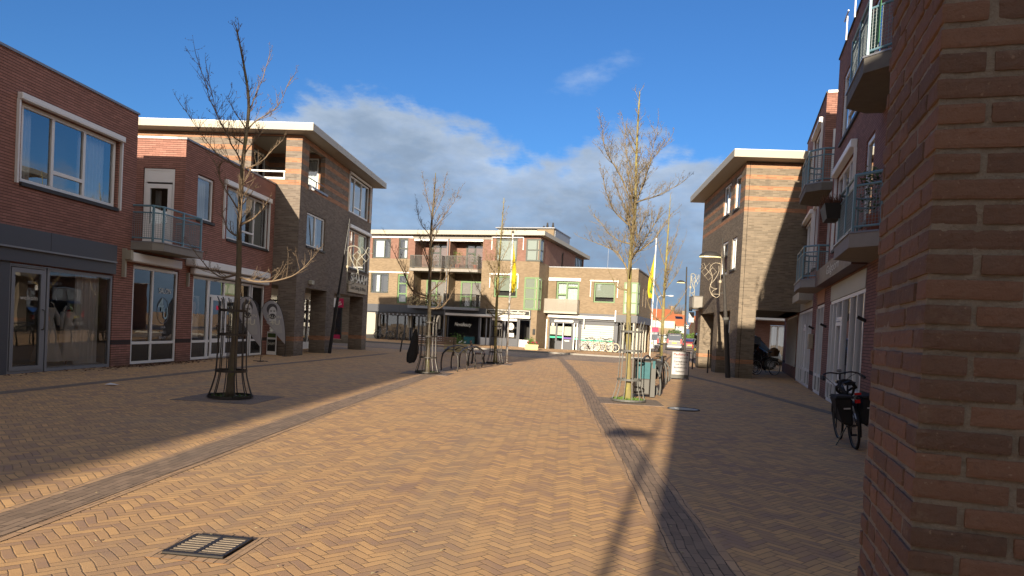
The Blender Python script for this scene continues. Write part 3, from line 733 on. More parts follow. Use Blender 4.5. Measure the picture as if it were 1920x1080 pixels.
# shop front B with double door
window(bm2, FL, 21.50, 22.52, .02, 2.66, low=.56, back='none', sill=False, fw=.075, glassm=M['sglass'], depth=1.6, name='shop_window', inset=.03)
window(bm2, FL, 22.53, 25.60, .02, 2.66, vs=(23.58, 24.62,), hs=[(22.6, 25.55, 2.10)], low=.56, back='none', sill=False, fw=.075, glassm=M['sglass'], depth=1.6, name='shop_window', inset=.03)
mb = MB(); frame_rect(mb, FL, 22.68, 23.52, .06, 2.06, .11, -.03, .0); frame_rect(mb, FL, 23.64, 24.55, .06, 2.06, .11, -.03, .0); mb.fb(FL, 22.79, 23.41, -.03, -.005, .55, .68); mb.fb(FL, 23.75, 24.44, -.03, -.005, .55, .68)
dr = mb.build('door', M['white'], bm2)
mb = MB(); mb.fb(FL, 23.48, 23.52, .0, .06, .98, 1.02); mb.fb(FL, 23.40, 23.52, .05, .065, .98, 1.01); mb.build('handle', M['steel'], dr)
window(bm2, FL, 25.72, 26.78, .02, 2.66, low=.56, back='none', sill=False, fw=.075, glassm=M['sglass'], depth=1.6, name='shop_window', inset=.03)
mb = MB(); mb.fb(FL, 20.95, 26.5, .004, .34, 2.93, 3.17); mb.fb(FL, 21.2, 26.75, .02, .20, 2.70, 2.90); mb.build('awning_casing', M['white'], bm2, bev=.03)
# poster of a woman inside the shop window
po = thing('poster', 'portrait poster of a dark haired woman in the salon window', 'poster', FL.P(21.95, -.2, .9))
mb = MB(); mb.fb(FL, 21.66, 22.28, -.22, -.212, .70, 2.05); mb.build('sheet', M['fgrey'], po)
mb = MB(); mb.face([FL.P(21.97+.23*math.cos(a*.35), -.208, 1.72+.30*math.sin(a*.35)) for a in range(18)]); mb.face([FL.P(21.76, -.209, 1.70), FL.P(22.18, -.209, 1.70), FL.P(22.20, -.209, 1.30), FL.P(21.74, -.209, 1.30)]); mb.build('hair', M['fdark'], po)
mb = MB(); mb.face([FL.P(21.97+.115*math.cos(a*.35), -.205, 1.70+.17*math.sin(a*.35)) for a in range(18)]); mb.face([FL.P(21.91, -.206, 1.56), FL.P(22.03, -.206, 1.56), FL.P(22.03, -.206, 1.40), FL.P(21.91, -.206, 1.40)]); mb.build('face', M['skin'], po)
mb = MB(); mb.face([FL.P(21.70, -.204, .75), FL.P(22.24, -.204, .75), FL.P(22.22, -.204, 1.30), FL.P(22.05, -.204, 1.42), FL.P(21.89, -.204, 1.42), FL.P(21.72, -.204, 1.30)]); mb.build('blouse', M['flight'], po)
# ================================================================ striped corner block
bs = thing('corner_building', 'dark brown corner block with orange brick stripes on the left of the street', 'building', (-10.7, 32, 0))
mb = MB()
wall(mb, SF, -20, -10.7, 2.77, 8.72, holes=[(-12.75, -11.35, 6.95, 8.64)], rev=.2)
wall(mb, SR, 27.4, 37.6, 2.77, 8.72, holes=[(28.2, 30.1, 6.95, 8.50), (33.5, 37.1, 6.75, 8.62), (28.25, 30.45, 4.45, 5.86), (33.7, 37.1, 4.05, 6.08)], rev=.2)
for y0, y1 in ((27.4, 28.4), (31.0, 32.05), (36.75, 37.6)):
    mb.face([(-10.7, y0, 0), (-10.7, y1, 0), (-10.7, y1, 2.77), (-10.7, y0, 2.77)]); mb.face([(-11.42, y0, 0), (-10.7, y0, 0), (-10.7, y0, 2.77), (-11.42, y0, 2.77)])
    mb.face([(-11.42, y0, 0), (-11.42, y1, 0), (-11.42, y1, 2.77), (-11.42, y0, 2.77)]); mb.face([(-11.42, y1, 0), (-10.7, y1, 0), (-10.7, y1, 2.77), (-11.42, y1, 2.77)])
mb.face([(-20, 37.6, 0), (-12.9, 37.6, 0), (-12.9, 37.6, 8.72), (-20, 37.6, 8.72)]); mb.face([(-12.9, 37.6, 2.77), (-10.7, 37.6, 2.77), (-10.7, 37.6, 8.72), (-12.9, 37.6, 8.72)])
# loggia interior walls
wall(mb, Fr(0, 30.4, 90, (0, -1)), -13.3, -10.72, 6.9, 8.66, holes=[(-12.5, -11.1, 6.95, 8.5)])
wall(mb, Fr(-13.3, 0, 0, (1, 0)), 27.5, 30.4, 6.9, 8.66, holes=[(27.9, 30.0, 6.95, 8.45)])
mb.face([(-20, 27.4, 0), (-12.9, 27.4, 0), (-12.9, 27.4, 2.77), (-20, 27.4, 2.77)])
bw = mb.build('wall', M['brown'], bs)
mb = MB(); mb.box(-19.9, -10.72, 27.42, 37.58, 2.78, 2.80); mb.box(-13.28, -10.75, 27.45, 30.38, 6.86, 6.90); mb.build('ceiling_slab', M['soffit'], bs)
window(bs, Fr(0, 30.4, 90, (0, -1)), -12.5, -11.1, 6.96, 8.5, vs=(-11.8,), sill=False, inset=.03, back='curtain', cur=[(-11.7, -11.2)])
window(bs, Fr(-13.3, 0, 0, (1, 0)), 27.95, 29.98, 6.96, 8.45, vs=(28.6, 29.3), sill=False, inset=.03, fw=.08, back='dark')
mb = MB(); mb.fb(SF, -12.75, -11.35, -.12, -.02, 6.95, 7.03); mb.fb(SF, -12.75, -11.35, -.09, -.04, 7.24, 7.30); mb.fb(SF, -12.72, -12.68, -.09, -.04, 7.03, 7.24); mb.fb(SF, -11.42, -11.38, -.09, -.04, 7.03, 7.24)
mb.build('railing', M['white'], bs)
mb = MB(); mb.fb(SR, 28.2, 30.5, -.05, .05, 6.86, 6.945); mb.tube([SR.P(28.25, .0, 7.22), SR.P(30.05, .0, 7.22)], .02); mb.fb(SR, 29.1, 29.14, -.02, .02, 6.95, 7.2); mb.build('railing', M['alu'], bs)
window(bs, SR, 33.55, 37.05, 6.80, 8.55, vs=(34.6, 35.8), hs=[(34.63, 35.77, 7.15)], back='lamella', casing=(33.48, 37.2, .0001+.10, .08), sill=False)
window(bs, SR, 28.28, 30.42, 4.48, 5.84, vs=(29.35,), back='curtain', cur=[(28.4, 28.9), (29.5, 30.2)])
window(bs, SR, 33.75, 37.0, 4.12, 5.98, vs=(34.9,), back='curtain', cur=[(35.0, 35.4), (36.2, 36.9)], casing=(33.6, 37.3, .17, .16))
# arcade shop front
mb = MB(); mb.box(-12.98, -12.9, 27.5, 37.6, 0, .35); mb.box(-12.98, -12.9, 27.5, 37.6, 2.45, 2.77)
for y in (27.5, 29.3, 31.1, 32.9, 34.7, 36.5, 37.52): mb.box(-12.98, -12.88, y, y+.08, .35, 2.45)
af = mb.build('arcade_shopfront', M['white'], bs)
AF = Fr(-12.94, 0, 0, (1, 0)); pane(AF, .0, [(27.5, 37.6, .35, 2.45)], M['sglass'], af); room(AF, 27.5, 37.55, .3, 2.5, 1.2, af, front=.06)
# roof slab with white fascia and beige soffit
def eaves_roof(parent, pl, z0, z1, back):
    mb = MB(); mb.prism([(x, y, z0) for x, y in pl], (0, 0, z1-z0)); r = mb.build('roof', M['cream'], parent)
    mb = MB(); mb.face([(x*.9985+back[0]*.0015, y*.9985+back[1]*.0015, z0-.004) for x, y in pl]); mb.build('soffit', M['soffit'], r)
    mb = MB(); mb.prism([(x, y, z1) for x, y in pl], (0, 0, .018)); mb.build('roof_edge', M['white'], r)
    return r
er = eaves_roof(bs, [(-20, 26.75), (-10.05, 26.75), (-10.05, 37.95), (-20, 37.95)], 8.73, 9.0, (-15, 32))
mb = MB()
for x in (-12.1, -14.6, -17): mb.box(x, x+.012, 26.745, 26.75, 8.73, 9.0)
for y in (29.6, 32.2, 34.9): mb.box(-10.05, -10.045, y, y+.012, 8.73, 9.0)
mb.build('fascia_joint', M['soffit'], er)
# name board
mb = MB(); mb.fb(SR, 33.9, 37.0, .03, .10, 2.92, 3.40); sg = mb.build('name_board', M['beige'], bs)
text(sg, SR, 35.45, .125, 3.44, 'SHAAM', M['letter'], h=.42, width=2.9, bold=.03)
mb = MB(); mb.fb(SR, 33.9, 37.0, .03, .11, 3.40, 3.43); mb.fb(SR, 33.9, 37.0, .03, .11, 3.86, 3.89); mb.build('board_trim', M['beige'], sg)
text(sg, SR, 35.45, .105, 3.08, 'Luxe Dining & Wines', M['ink'], h=.19, width=2.6, bold=.012, shear=.2)
mb = MB(); mb.fb(SR, 28.7, 29.0, .004, .16, 2.92, 3.10); mb.build('wall_lamp', M['cream'], bs, bev=.02)
mb = MB(); mb.box(-10.69, -10.55, 28.25, 28.33, 6.75, 6.90); mb.tube([(-10.62, 28.3, 6.8), (-10.45, 28.2, 6.72)], .035, 8); mb.build('camera_housing', M['white'], bs)
# small drink poster standing at the salon's end wall
ps = thing('poster_board', 'small black and white board leaning by the dark doorway under the striped block', 'sign board', (-11.6, 27.0, 0))
PF = Fr(0, 27.12, 90, (0, -1))
mb = MB(); mb.fb(PF, -11.66, -11.28, 0, .04, .02, .92); mb.build('board', M['white'], ps); mb = MB(); mb.fb(PF, -11.63, -11.31, .041, .047, .16, .62); mb.build('black_panel', M['ink'], ps); text(ps, PF, -11.47, .048, .40, 'SHAAM', M['letter'], h=.12, width=.27)
mb = MB(); mb.fb(PF, -11.63, -11.31, .041, .047, .70, .86); mb.build('green_panel', M['olive'], ps)
# ================================================================ far apartment block (three storeys)
ab = thing('apartment_building', 'three storey buff and pink brick apartment block with loggias at the end of the street', 'building', FA.P(-7, -6, 0))
mb = MB(); mp = MB(); my = MB()
LG = [(-10.85, -7.95), (-7.65, -4.75)]
h3 = [(-14.89, -13.15, 7.03, 8.72), (-12.4, -11.52, 7.0, 8.75), (-3.62, -1.78, 7.0, 8.84)]+[(a, b, 6.35, 8.62) for a, b in LG]
h2 = [(-14.9, -13.2, 4.05, 5.75), (-12.35, -11.42, 3.22, 5.70), (-3.62, -1.62, 4.05, 5.80)]+[(a, b, 3.10, 6.0) for a, b in LG]
wall(mp, FA, -22, .15, 7.02, 9.0, holes=h3, rev=.15)
wall(my, FA, -22, .15, 2.45, 7.02, holes=h2+[(a, b, 6.35, 7.03) for a, b in LG], rev=.15)
for a, b in LG:     # loggia sides and backs
    for zb, zt, q in ((6.2, 8.66, mp), (3.1, 6.0, my)):
        q.face([FA.P(a, 0, zb), FA.P(a, -1.5, zb), FA.P(a, -1.5, zt), FA.P(a, 0, zt)]); q.face([FA.P(b, 0, zb), FA.P(b, -1.5, zb), FA.P(b, -1.5, zt), FA.P(b, 0, zt)])
        q.face([FA.P(a, -1.5, zb), FA.P(b, -1.5, zb), FA.P(b, -1.5, zt), FA.P(a, -1.5, zt)])
# right flank
q = FA.P(.15, 0, 0); FS = Fr(q[0], q[1], 13.4, (c134, -s134))     # s runs back from the street
wall(mp, FS, 0, 16.5, 7.0, 9.0, holes=[(7.2, 7.8, 7.2, 8.6), (12.6, 16.2, 6.9, 8.9)], rev=.1); wall(my, FS, 0, 16.5, 0, 7.0)
mp.face([FA.P(-22, -16, 7), FA.P(.15, -16.5, 7), FA.P(.15, -16.5, 9), FA.P(-22, -16, 9)]); my.face([FA.P(-22, -16, 0), FA.P(.15, -16.5, 0), FA.P(.15, -16.5, 7), FA.P(-22, -16, 7)])
my.face([FA.P(-.35, 0, 0), FA.P(.15, 0, 0), FA.P(.15, 0, 2.45), FA.P(-.35, 0, 2.45)]); my.face([FA.P(-7.95, 0, 0), FA.P(-7.65, 0, 0), FA.P(-7.65, 0, 2.45), FA.P(-7.95, 0, 2.45)])
mp.build('upper_wall', M['pink'], ab); my.build('wall', M['yel'], ab)
mb = MB()
for a, b in LG: mb.fb(FA, a, b, -1.5, -.0, 6.0, 6.2); mb.fb(FA, a-.02, b+.02, -1.6, -.01, 8.66, 8.7); mb.fb(FA, a, b, -1.5, -.02, 2.9, 3.1)
mb.fb(FA, -11.3, -7.7, .0, .05, 8.72, 8.98); mb.fb(FA, -7.7, -3.9, .0, .05, 8.72, 8.98); mb.build('loggia_slab', M['concrete'], ab)
pl = [(-22, .62), (.62, .62), (.62, -17.3), (-22, -17.3)]
mb = MB(); mb.prism([FA.P(a, b, 9.04) for a, b in pl], (0, 0, .34)); rf = mb.build('roof', M['cream'], ab)
mb = MB(); mb.face([FA.P(a*.999, b-.01 if b > 0 else b, 9.036) for a, b in pl]); mb.build('soffit', M['soffit'], rf)
# roof penthouse with flues
mb = MB(); mb.fb(FA, -1.1+.0, 1.35-1.0, -3.2, -9, 9.38, 10.12); ph = mb.build('penthouse', M['yel'], ab)
mb = MB(); mb.fb(FA, -4.6, -1.1, -3.1, -7.5, 9.385, 9.98); mb.build('rooftop_box', M['cream'], ab)
mb = MB(); mb.fb(FA, -4.8, .45, -3.0, -9.2, 10.12, 10.2); mb.fb(FA, .352, .40, -3.5, -8.6, 9.4, 10.1); mb.build('penthouse_roof', M['alu'], ph)
for s_, h_ in ((-.9, .35), (-.55, .62), (.0, .62)): mb = MB(); mb.cyl(FA.P(s_*.9-.1, -4.5, 10.2), .07, h_, 8); mb.cyl(FA.P(s_*.9-.1, -4.5, 10.2+h_*.45), .12, h_*.45, 8, .06); mb.build('flue', M['dsteel'], ph)
mb = MB()
for k in range(3): mb.fb(FA, -3.7+k*.75, -3.62+k*.75, -3.09, -3.03, 9.6, 9.95)
mb.build('vent', M['dsteel'], ph)
# windows
window(ab, FA, -14.87, -13.17, 7.05, 8.70, vs=(-13.75,), fm=M['wing'], back='curtain', cur=[(-14.7, -13.8)], sill=False, fw=.09)
window(ab, FA, -12.38, -11.54, 7.02, 8.73, hs=[(-12.3, -11.6, 7.9)], fm=M['wing'], back='curtain', sill=False, fw=.09, cur=[(-11.95, -11.6)])
window(ab, FA, -3.6, -1.8, 7.02, 8.8, fm=M['wing'], back='blind', cur=[(-3.5, -1.9, 7.1, 8.75)], sill=False, fw=.10)
window(ab, FA, -14.88, -13.22, 4.08, 5.73, vs=(-14.0,), fm=M['wing'], back='curtain', cur=[(-14.5, -14.2)], sill=False, fw=.08)
window(ab, FA, -12.33, -11.44, 3.25, 5.68, hs=[(-12.3, -11.5, 4.05), (-12.3, -11.5, 4.92)], fm=M['green'], back='dark', sill=False, fw=.12)
window(ab, FA, -3.6, -1.64, 4.08, 5.78, fm=M['green'], back='blind', cur=[(-3.3, -1.8, 4.6, 5.7)], sill=False, fw=.11)
mb = MB(); mb.fb(FA, -15.3, -11.05, .0, .09, 8.78, 8.94); mb.fb(FA, -15.3, -11.3, .003, .03, 5.80, 5.90); mb.fb(FA, -3.95, -1.25, .0, .16, 8.86, 8.98); mb.fb(FA, -4.0, -1.55, .0, .16, 5.86, 5.98)
for s_ in (-3.98, -1.3): mb.fb(FA, s_, s_+.06, .0, .08, 7.9, 8.9)
for s_ in (-4.0, -1.6): mb.fb(FA, s_, s_+.06, .0, .08, 4.8, 5.9)
mb.fb(FA, -10.9, -7.85, .0, .12, 8.55, 8.70); mb.fb(FA, -7.65, -4.7, .0, .12, 8.55, 8.70); mb.build('awning_casing', M['white'], ab)
# bay windows on the corner
for zb, zt, fm, n in ((7.02, 8.82, M['wing'], 1), (3.12, 5.74, M['green'], 2)):
    mb = MB(); hh = (zt-zb)
    mb.fb(FA, -1.02, .19, .003, .05, zb, zb+.12); mb.fb(FA, -1.02, .19, .003, .05, zt-.12, zt)
    for s_ in (-1.02, -.16, .07): mb.fb(FA, s_, s_+.12, .003, .05, zb+.12, zt-.12)
    for k in range(1, n+1): z = zb+hh*k/(n+1); mb.fb(FA, -.9, .1, .003, .045, z-.05, z+.05)
    mb.fb(FS, .0, .85, .0, .05, zb, zb+.12); mb.fb(FS, .0, .85, .0, .05, zt-.12, zt); mb.fb(FS, .75, .86, .0, .05, zb+.12, zt-.12)
    for k in range(1, n+1): z = zb+hh*k/(n+1); mb.fb(FS, .05, .8, .0, .045, z-.05, z+.05)
    b_ = mb.build('bay_window', fm, ab)
    pane(FA, .02, [(-.90, -.16, zb+.12, zt-.12)], M['glass'], b_); pane(FS, .02, [(.06, .75, zb+.12, zt-.12)], M['glass'], b_)
    mb = MB(); mb.fb(FA, -.9, .0, .004, .010, zb+.1, zt-.1); mb.fb(FS, .05, .75, .004, .01, zb+.1, zt-.1); mb.build('blind', M['blind'], b_)
window(ab, FS, 7.25, 7.75, 7.2, 8.6, fm=M['wing'], sill=False, back='dark'); window(ab, FS, 12.65, 16.1, 6.9, 8.9, vs=(13.3, 14, 14.7, 15.4), fm=M['wing'], sill=False, back='curtain')
# loggia doors and railings
FI = Fr(*FA.P(0, -1.5, 0)[:2], 103.4, FA.n)
for (a, b), up in ((LG[0], 1), (LG[1], 1), (LG[0], 0), (LG[1], 0)):
    zb = 6.22 if up else 3.12; fm = M['wing'] if up else M['green']; c = a+.55 if not up else a+.9
    w_ = window(ab, FI, c, b-.15, zb, zb+2.25, vs=((c+b)/2-.2,), hs=[(c, (c+b)/2-.2, zb+(1.5 if up else .95))], fm=fm, inset=-.10, fw=.13, sill=False, back='curtain', depth=.02, name='balcony_door')
def bars(F, s0, s1, o, z0, z1, n, mat, parent, name='railing', retd=0, r=.018):
    mb = MB()
    for z in (z0, z1): mb.fb(F, s0, s1, o-.02, o+.02, z-.02, z+.02)
    for k in range(n+1):
        s = s0+(s1-s0)*k/n; mb.fb(F, s-r, s+r, o-r, o+r, z0+.02, z1-.02)
    if retd:
        for s in (s0, s1):
            for z in (z0, z1): mb.fb(F, s-.02, s+.02, o-retd, o-.02, z-.02, z+.02)
            for k in range(1, int(retd/.14)): mb.fb(F, s-r, s+r, o-k*.14-r, o-k*.14+r, z0+.02, z1-.02)
    return mb.build(name, mat, parent)
for (a, b), z in ((LG[0], 6.18), (LG[1], 6.18), (LG[0], 3.08), (LG[1], 3.08)):
    mb = MB(); mb.fb(FA, a, b, .003, .95, z-.22, z); s_ = mb.build('balcony', M['concrete'] if z > 5 else M['alu'], ab)
    if z < 5 and a < -9:      # the one fenced with woven twigs
        rnd = random.Random(3); mb = MB()
        for k in range(520):
            p = (rnd.uniform(a, b), .90+rnd.uniform(-.05, .07), rnd.uniform(z, z+1.12)); an = rnd.uniform(0, 6.28); L = rnd.uniform(.08, .22)
            mb.tube([FA.P(*p), FA.P(p[0]+L*math.cos(an)*.5, p[1]+rnd.uniform(-.04, .04), p[2]+L*math.sin(an)*.5+.02), FA.P(p[0]+L*math.cos(an), p[1], p[2]+L*math.sin(an))], .014, 3)
        mb.build('twig_screen', M['twigdark'], s_)
        mb = MB()
        for k in range(260):
            p = (rnd.uniform(a, b), .95+rnd.uniform(-.03, .05), rnd.uniform(z, z+1.1)); an = rnd.uniform(0, 6.28); L = .06
            mb.face([FA.P(p[0]+L*math.cos(an+q_)*[1, .5, 1, .5][i], p[1]+.01*i, p[2]+L*math.sin(an+q_)*[1, .5, 1, .5][i]) for i, q_ in enumerate((0, 1.57, 3.14, 4.71))])
        mb.build('dried_leaves', M['planter'], s_)
    else: bars(FA, a+.03, b-.03, .92, z+.08, z+1.06, 26, M['steel'] if z > 5 else M['dsteel'], s_, retd=.85)
mb = MB(); mb.tube([FA.P(-7.8, .12, 0), FA.P(-7.8, .12, 8.7)], .05, 8); mb.build('drainpipe', M['alu'], ab)
# ground floor
mb = MB(); mb.fb(FA, -22, -.35, .003, .10, 2.45, 3.08); mb.build('fascia', M['grey'], ab)
mb = MB(); 
for s_ in (-17.5, -12.0, -9.2): mb.fb(FA, s_, s_+.02, .10, .104, 2.45, 3.08)
mb.build('fascia_joint', M['dark'], ab)
def shopf(parent, F, s0, s1, z1, vs, fm, low=None, lowmat=None, glassm=None, depth=2.5, fw=.1):
    mb = MB(); mb.fb(F, s0, s1, -.22, -.12, z1-.12, z1)
    for s in [s0]+list(vs)+[s1-fw]: mb.fb(F, s, s+fw, -.22, -.12, 0, z1-.12)
    w_ = mb.build('shopfront', fm, parent)
    e = [s0]+list(vs)+[s1]
    pane(F, -.17, [(a+fw, b, (low or .1), z1-.12) for a, b in zip(e, e[1:])], glassm or M['sglass'], w_)
    if low: mb = MB(); mb.fb(F, s0+fw, s1-fw, -.20, -.14, .0, low); mb.build('low_panel', lowmat or M['white'], w_)
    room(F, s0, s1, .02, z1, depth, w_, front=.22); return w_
shopf(ab, FA, -22, -14.15, 2.45, (-19, -17), M['grey'])
shopf(ab, FA, -13.95, -11.0, 2.45, (-13.3, -12.3, -11.6), M['grey'])
shopf(ab, FA, -10.9, -7.95, 2.45, (-10.3, -9.2), M['grey'], low=.62)
shopf(ab, FA, -7.63, -4.75, 2.45, (), M['grey'])
shopf(ab, FA, -4.72, -3.75, 2.45, (-4.2,), M['alu'], low=.70)
shopf(ab, FA, -1.38, -.35, 2.40, (), M['grey'], low=.68)
mb = MB(); mb.fb(FA, -14.95, -14.13, -.05, .30, 0, 2.33); mb.build('shutter_panel', M['cream'], ab)
# doors of the beauty shop
mb = MB(); mb.fb(FA, -3.75, -1.4, -.2, -.12, 2.2, 2.44); mb.fb(FA, -3.75, -3.6, -.2, -.12, 0, 2.2); mb.fb(FA, -2.62, -2.5, -.2, -.12, 0, 2.2); mb.fb(FA, -1.52, -1.4, -.2, -.12, 0, 2.2); mb.fb(FA, -3.6, -2.62, -.18, -.14, 0, .75); mb.fb(FA, -2.5, -1.52, -.18, -.14, 0, .75)
dr = mb.build('door', M['grey'], ab); pane(FA, -.15, [(-3.6, -2.62, .75, 2.2), (-2.5, -1.52, .75, 2.2)], M['sglass'], dr); room(FA, -3.7, -1.45, .02, 2.3, 2, dr, front=.2)
mb = MB()
for s_ in (-3.08, -2.05): mb.face([FA.P(s_+.27*math.cos(k*.3142), -.14, 1.72+.29*math.sin(k*.3142)) for k in range(20)])
mb.fb(FA, -2.35, -1.75, -.14, -.135, .86, 1.18); mb.build('sticker', M['letter'], dr)
for s_ in (-3.08, -2.05): text(dr, FA, s_, -.13, 1.64, 'HB', M['ink'], h=.20, width=.28)
mb = MB(); mb.fb(FA, -7.7, -.35, .10, .30, 2.40, 2.60); mb.fb(FA, -3.65, -1.5, -.10, .02, 2.15, 2.38); mb.build('awning_casing', M['white'], ab, bev=.03)
mb = MB(); mb.fb(FA, -4.1, -.42, .10, .20, 2.62, 3.02); sg = mb.build('shop_sign', M['ink'], ab)
mb = MB(); mb.fb(FA, -4.12, -.40, .20, .215, 2.61, 2.65); mb.fb(FA, -4.12, -.40, .20, .215, 2.99, 3.03); mb.fb(FA, -4.12, -4.08, .20, .215, 2.65, 2.99); mb.fb(FA, -.44, -.40, .20, .215, 2.65, 2.99); mb.build('sign_border', M['letter'], sg)
text(sg, FA, -3.0, .205, 2.76, 'HAIR & BEAUTY BY', M['letter'], h=.13, width=1.5)
text(sg, FA, -1.42, .205, 2.73, 'HewaBeauty', M['letter'], h=.24, width=1.35, shear=.3, bold=.01)
text(ab, FA, -6.2, -.10, 1.55, 'HewaBeauty', M['letter'], h=.30, width=1.5, shear=.3, bold=.012)
mb = MB(); mb.fb(FA, -13.8, -8.4, .11, .95, 2.32, 2.36); mb.fb(FA, -13.8, -8.4, .92, .96, 2.18, 2.34); mb.build('awning', M['dsteel'], ab)
mb = MB()
for k in range(14): mb.fb(FA, -13.75+k*.39, -13.6+k*.39, .961, .966, 2.2, 2.32)
mb.build('awning_stripe', M['alu'], ab)
mb = MB()
for s_ in (-13.85, -11.1, -10.9, -8.25): mb.fb(FA, s_, s_+.12, .1, .25, 1.2, 2.3)
mb.build('parasol_cover', M['cream'], ab)
mb = MB(); mb.fb(FA, -.12, .08, .003, .10, 1.15, 1.6); mb.build('letterbox', M['ink'], ab)
# neighbours' balcony plants
def plant(name, label, p, r, h, mat, group=None, n=120, pot=None, seed=1):
    t = thing(name, label, 'plant', p, group); rnd = random.Random(seed)
    mb = MB(); mb.tube([(p[0], p[1], p[2]), (p[0], p[1], p[2]+h*.3)], [r*.45, r*.6], 8); mb.build('pot', pot or M['terracotta'], t)
    mb = MB()
    for k in range(n):
        a = rnd.uniform(0, 6.28); q = r*math.sqrt(rnd.random()); z = p[2]+h*rnd.uniform(.35, 1); c = Vector((p[0]+q*math.cos(a), p[1]+q*math.sin(a), z)); d = Vector((rnd.uniform(-1, 1), rnd.uniform(-1, 1), rnd.uniform(-.2, 1))).normalized()
        L = rnd.uniform(.05, .12); sd_ = d.orthogonal().normalized()*L*.25; mb.face([c, c+d*L*.5+sd_, c+d*L, c+d*L*.5-sd_])
    mb.build('leaves', mat, t); return t
plant('potted_plant', 'leafy green pot plant at the left end of the right top balcony', FA.P(-7.1, -.4, 6.2), .35, 1.6, M['leaf'], n=220)
plant('potted_plant', 'yellowish grass plant behind the bars at the right end of the top balcony', FA.P(-5.2, .3, 6.2), .4, 1.3, M['olive'], n=220, seed=5)
# ================================================================ low wing
lw = thing('corner_shop_building', 'two storey buff brick wing with slatted shutter and grey shop fascia', 'building', FB.P(4, -5, 0))
my = MB(); e1_ = 7.65
wall(my, FB, .16, e1_, 2.5, 6.85, holes=[(.86, 2.82, 3.2, 5.72), (4.05, 5.84, 4.05, 5.7)])
q = FB.P(e1_, 0, 0); FT = Fr(q[0], q[1], 13.4, (c134, -s134))
wall(my, FT, 0, 9.6, 2.5, 6.85, holes=[(3.0, 3.6, 4.0, 5.6), (5.0, 5.6, 4.0, 5.6)])
my.face([FB.P(.16, -9.6, 0), FB.P(e1_, -9.6, 0), FB.P(e1_, -9.6, 6.85), FB.P(.16, -9.6, 6.85)])
my.face([FB.P(.16, 0, 0), FB.P(.42, 0, 0), FB.P(.42, 0, 2.5), FB.P(.16, 0, 2.5)])
my.build('wall', M['yel'], lw)
mb = MB(); mb.fb(FB, .16, e1_, -9.6, -.05, 6.7, 6.8); mb.build('roof', M['slate'], lw)
mb = MB(); mb.fb(FB, .16, e1_+.04, -.2, .04, 6.85, 6.93); mb.fb(FT, -.04, 9.6, -.2, .04, 6.852, 6.932); mb.build('coping', M['alu'], lw)
window(lw, FB, .90, 2.80, 3.25, 5.68, vs=(1.78,), hs=[(.95, 1.75, 4.62), (1.82, 2.75, 5.25)], fm=M['green'], fw=.13, sill=False, back='curtain', name='balcony_door')
window(lw, FB, 4.08, 5.82, 4.06, 5.68, fm=M['green'], fw=.1, back='blind', cur=[(4.2, 5.7, 4.5, 5.62)], sill=False)
window(lw, FT, 3.0, 3.6, 4.0, 5.6, fm=M['white'], back='blind', sill=False); window(lw, FT, 5.0, 5.6, 4.0, 5.6, fm=M['white'], back='blind', sill=False)
mb = MB(); mb.fb(FB, .2, 2.95, .003, .14, 5.74, 5.98); mb.fb(FB, 3.72, 6.1, .003, .14, 5.78, 5.88); mb.fb(FB, 3.76, 3.82, .003, .06, 4.5, 5.78); mb.fb(FB, 6.0, 6.06, .003, .06, 4.5, 5.78); mb.build('awning_casing', M['white'], lw)
mb = MB()
for s_ in (6.55, 7.1, e1_-.10): mb.fb(FB, s_, s_+.1, .003, .05, 3.2, 5.78)
for z in (3.2, 4.05, 4.9, 5.68): mb.fb(FB, 6.65, e1_, .003, .046, z, z+.1)
for z in (3.2, 4.05, 4.9, 5.68): mb.fb(FT, 0, .9, .003, .046, z, z+.1)
mb.fb(FT, .85, .95, .003, .05, 3.2, 5.78); b_ = mb.build('bay_window', M['green'], lw)
mb = MB(); mb.fb(FB, 6.62, e1_-.02, .003, .02, 3.25, 5.75); mb.fb(FT, .02, .85, .003, .02, 3.25, 5.75); mb.build('blind', M['blind'], b_)
mb = MB(); mb.fb(FB, .05, 2.95, .003, 1.0, 3.0, 3.14); s_ = mb.build('balcony', M['cream'], lw); bars(FB, .08, 2.92, .96, 3.16, 4.16, 44, M['soffit'], s_, retd=.9, r=.024)
mb = MB(); mb.fb(FB, 3.0, e1_+.02, .0, .12, 2.5, 3.1); mb.fb(FT, -.12, 9.6, .0, .12, 2.5, 3.1); mb.fb(FB, .42, 3.0, .0, .05, 2.5, 2.9); mb.build('fascia', M['grey'], lw)
mb = MB(); mb.fb(FB, .35, 6.0, .12, .42, 2.66, 2.90); mb.fb(FB, 5.98, 6.08, .12, .5, 2.5, 3.45); mb.fb(FB, 3.42, 3.50, .35, .45, 1.9, 2.66); mb.fb(FB, .85, 2.5, .0, .10, 2.30, 2.48); mb.build('awning_casing', M['white'], lw, bev=.03)
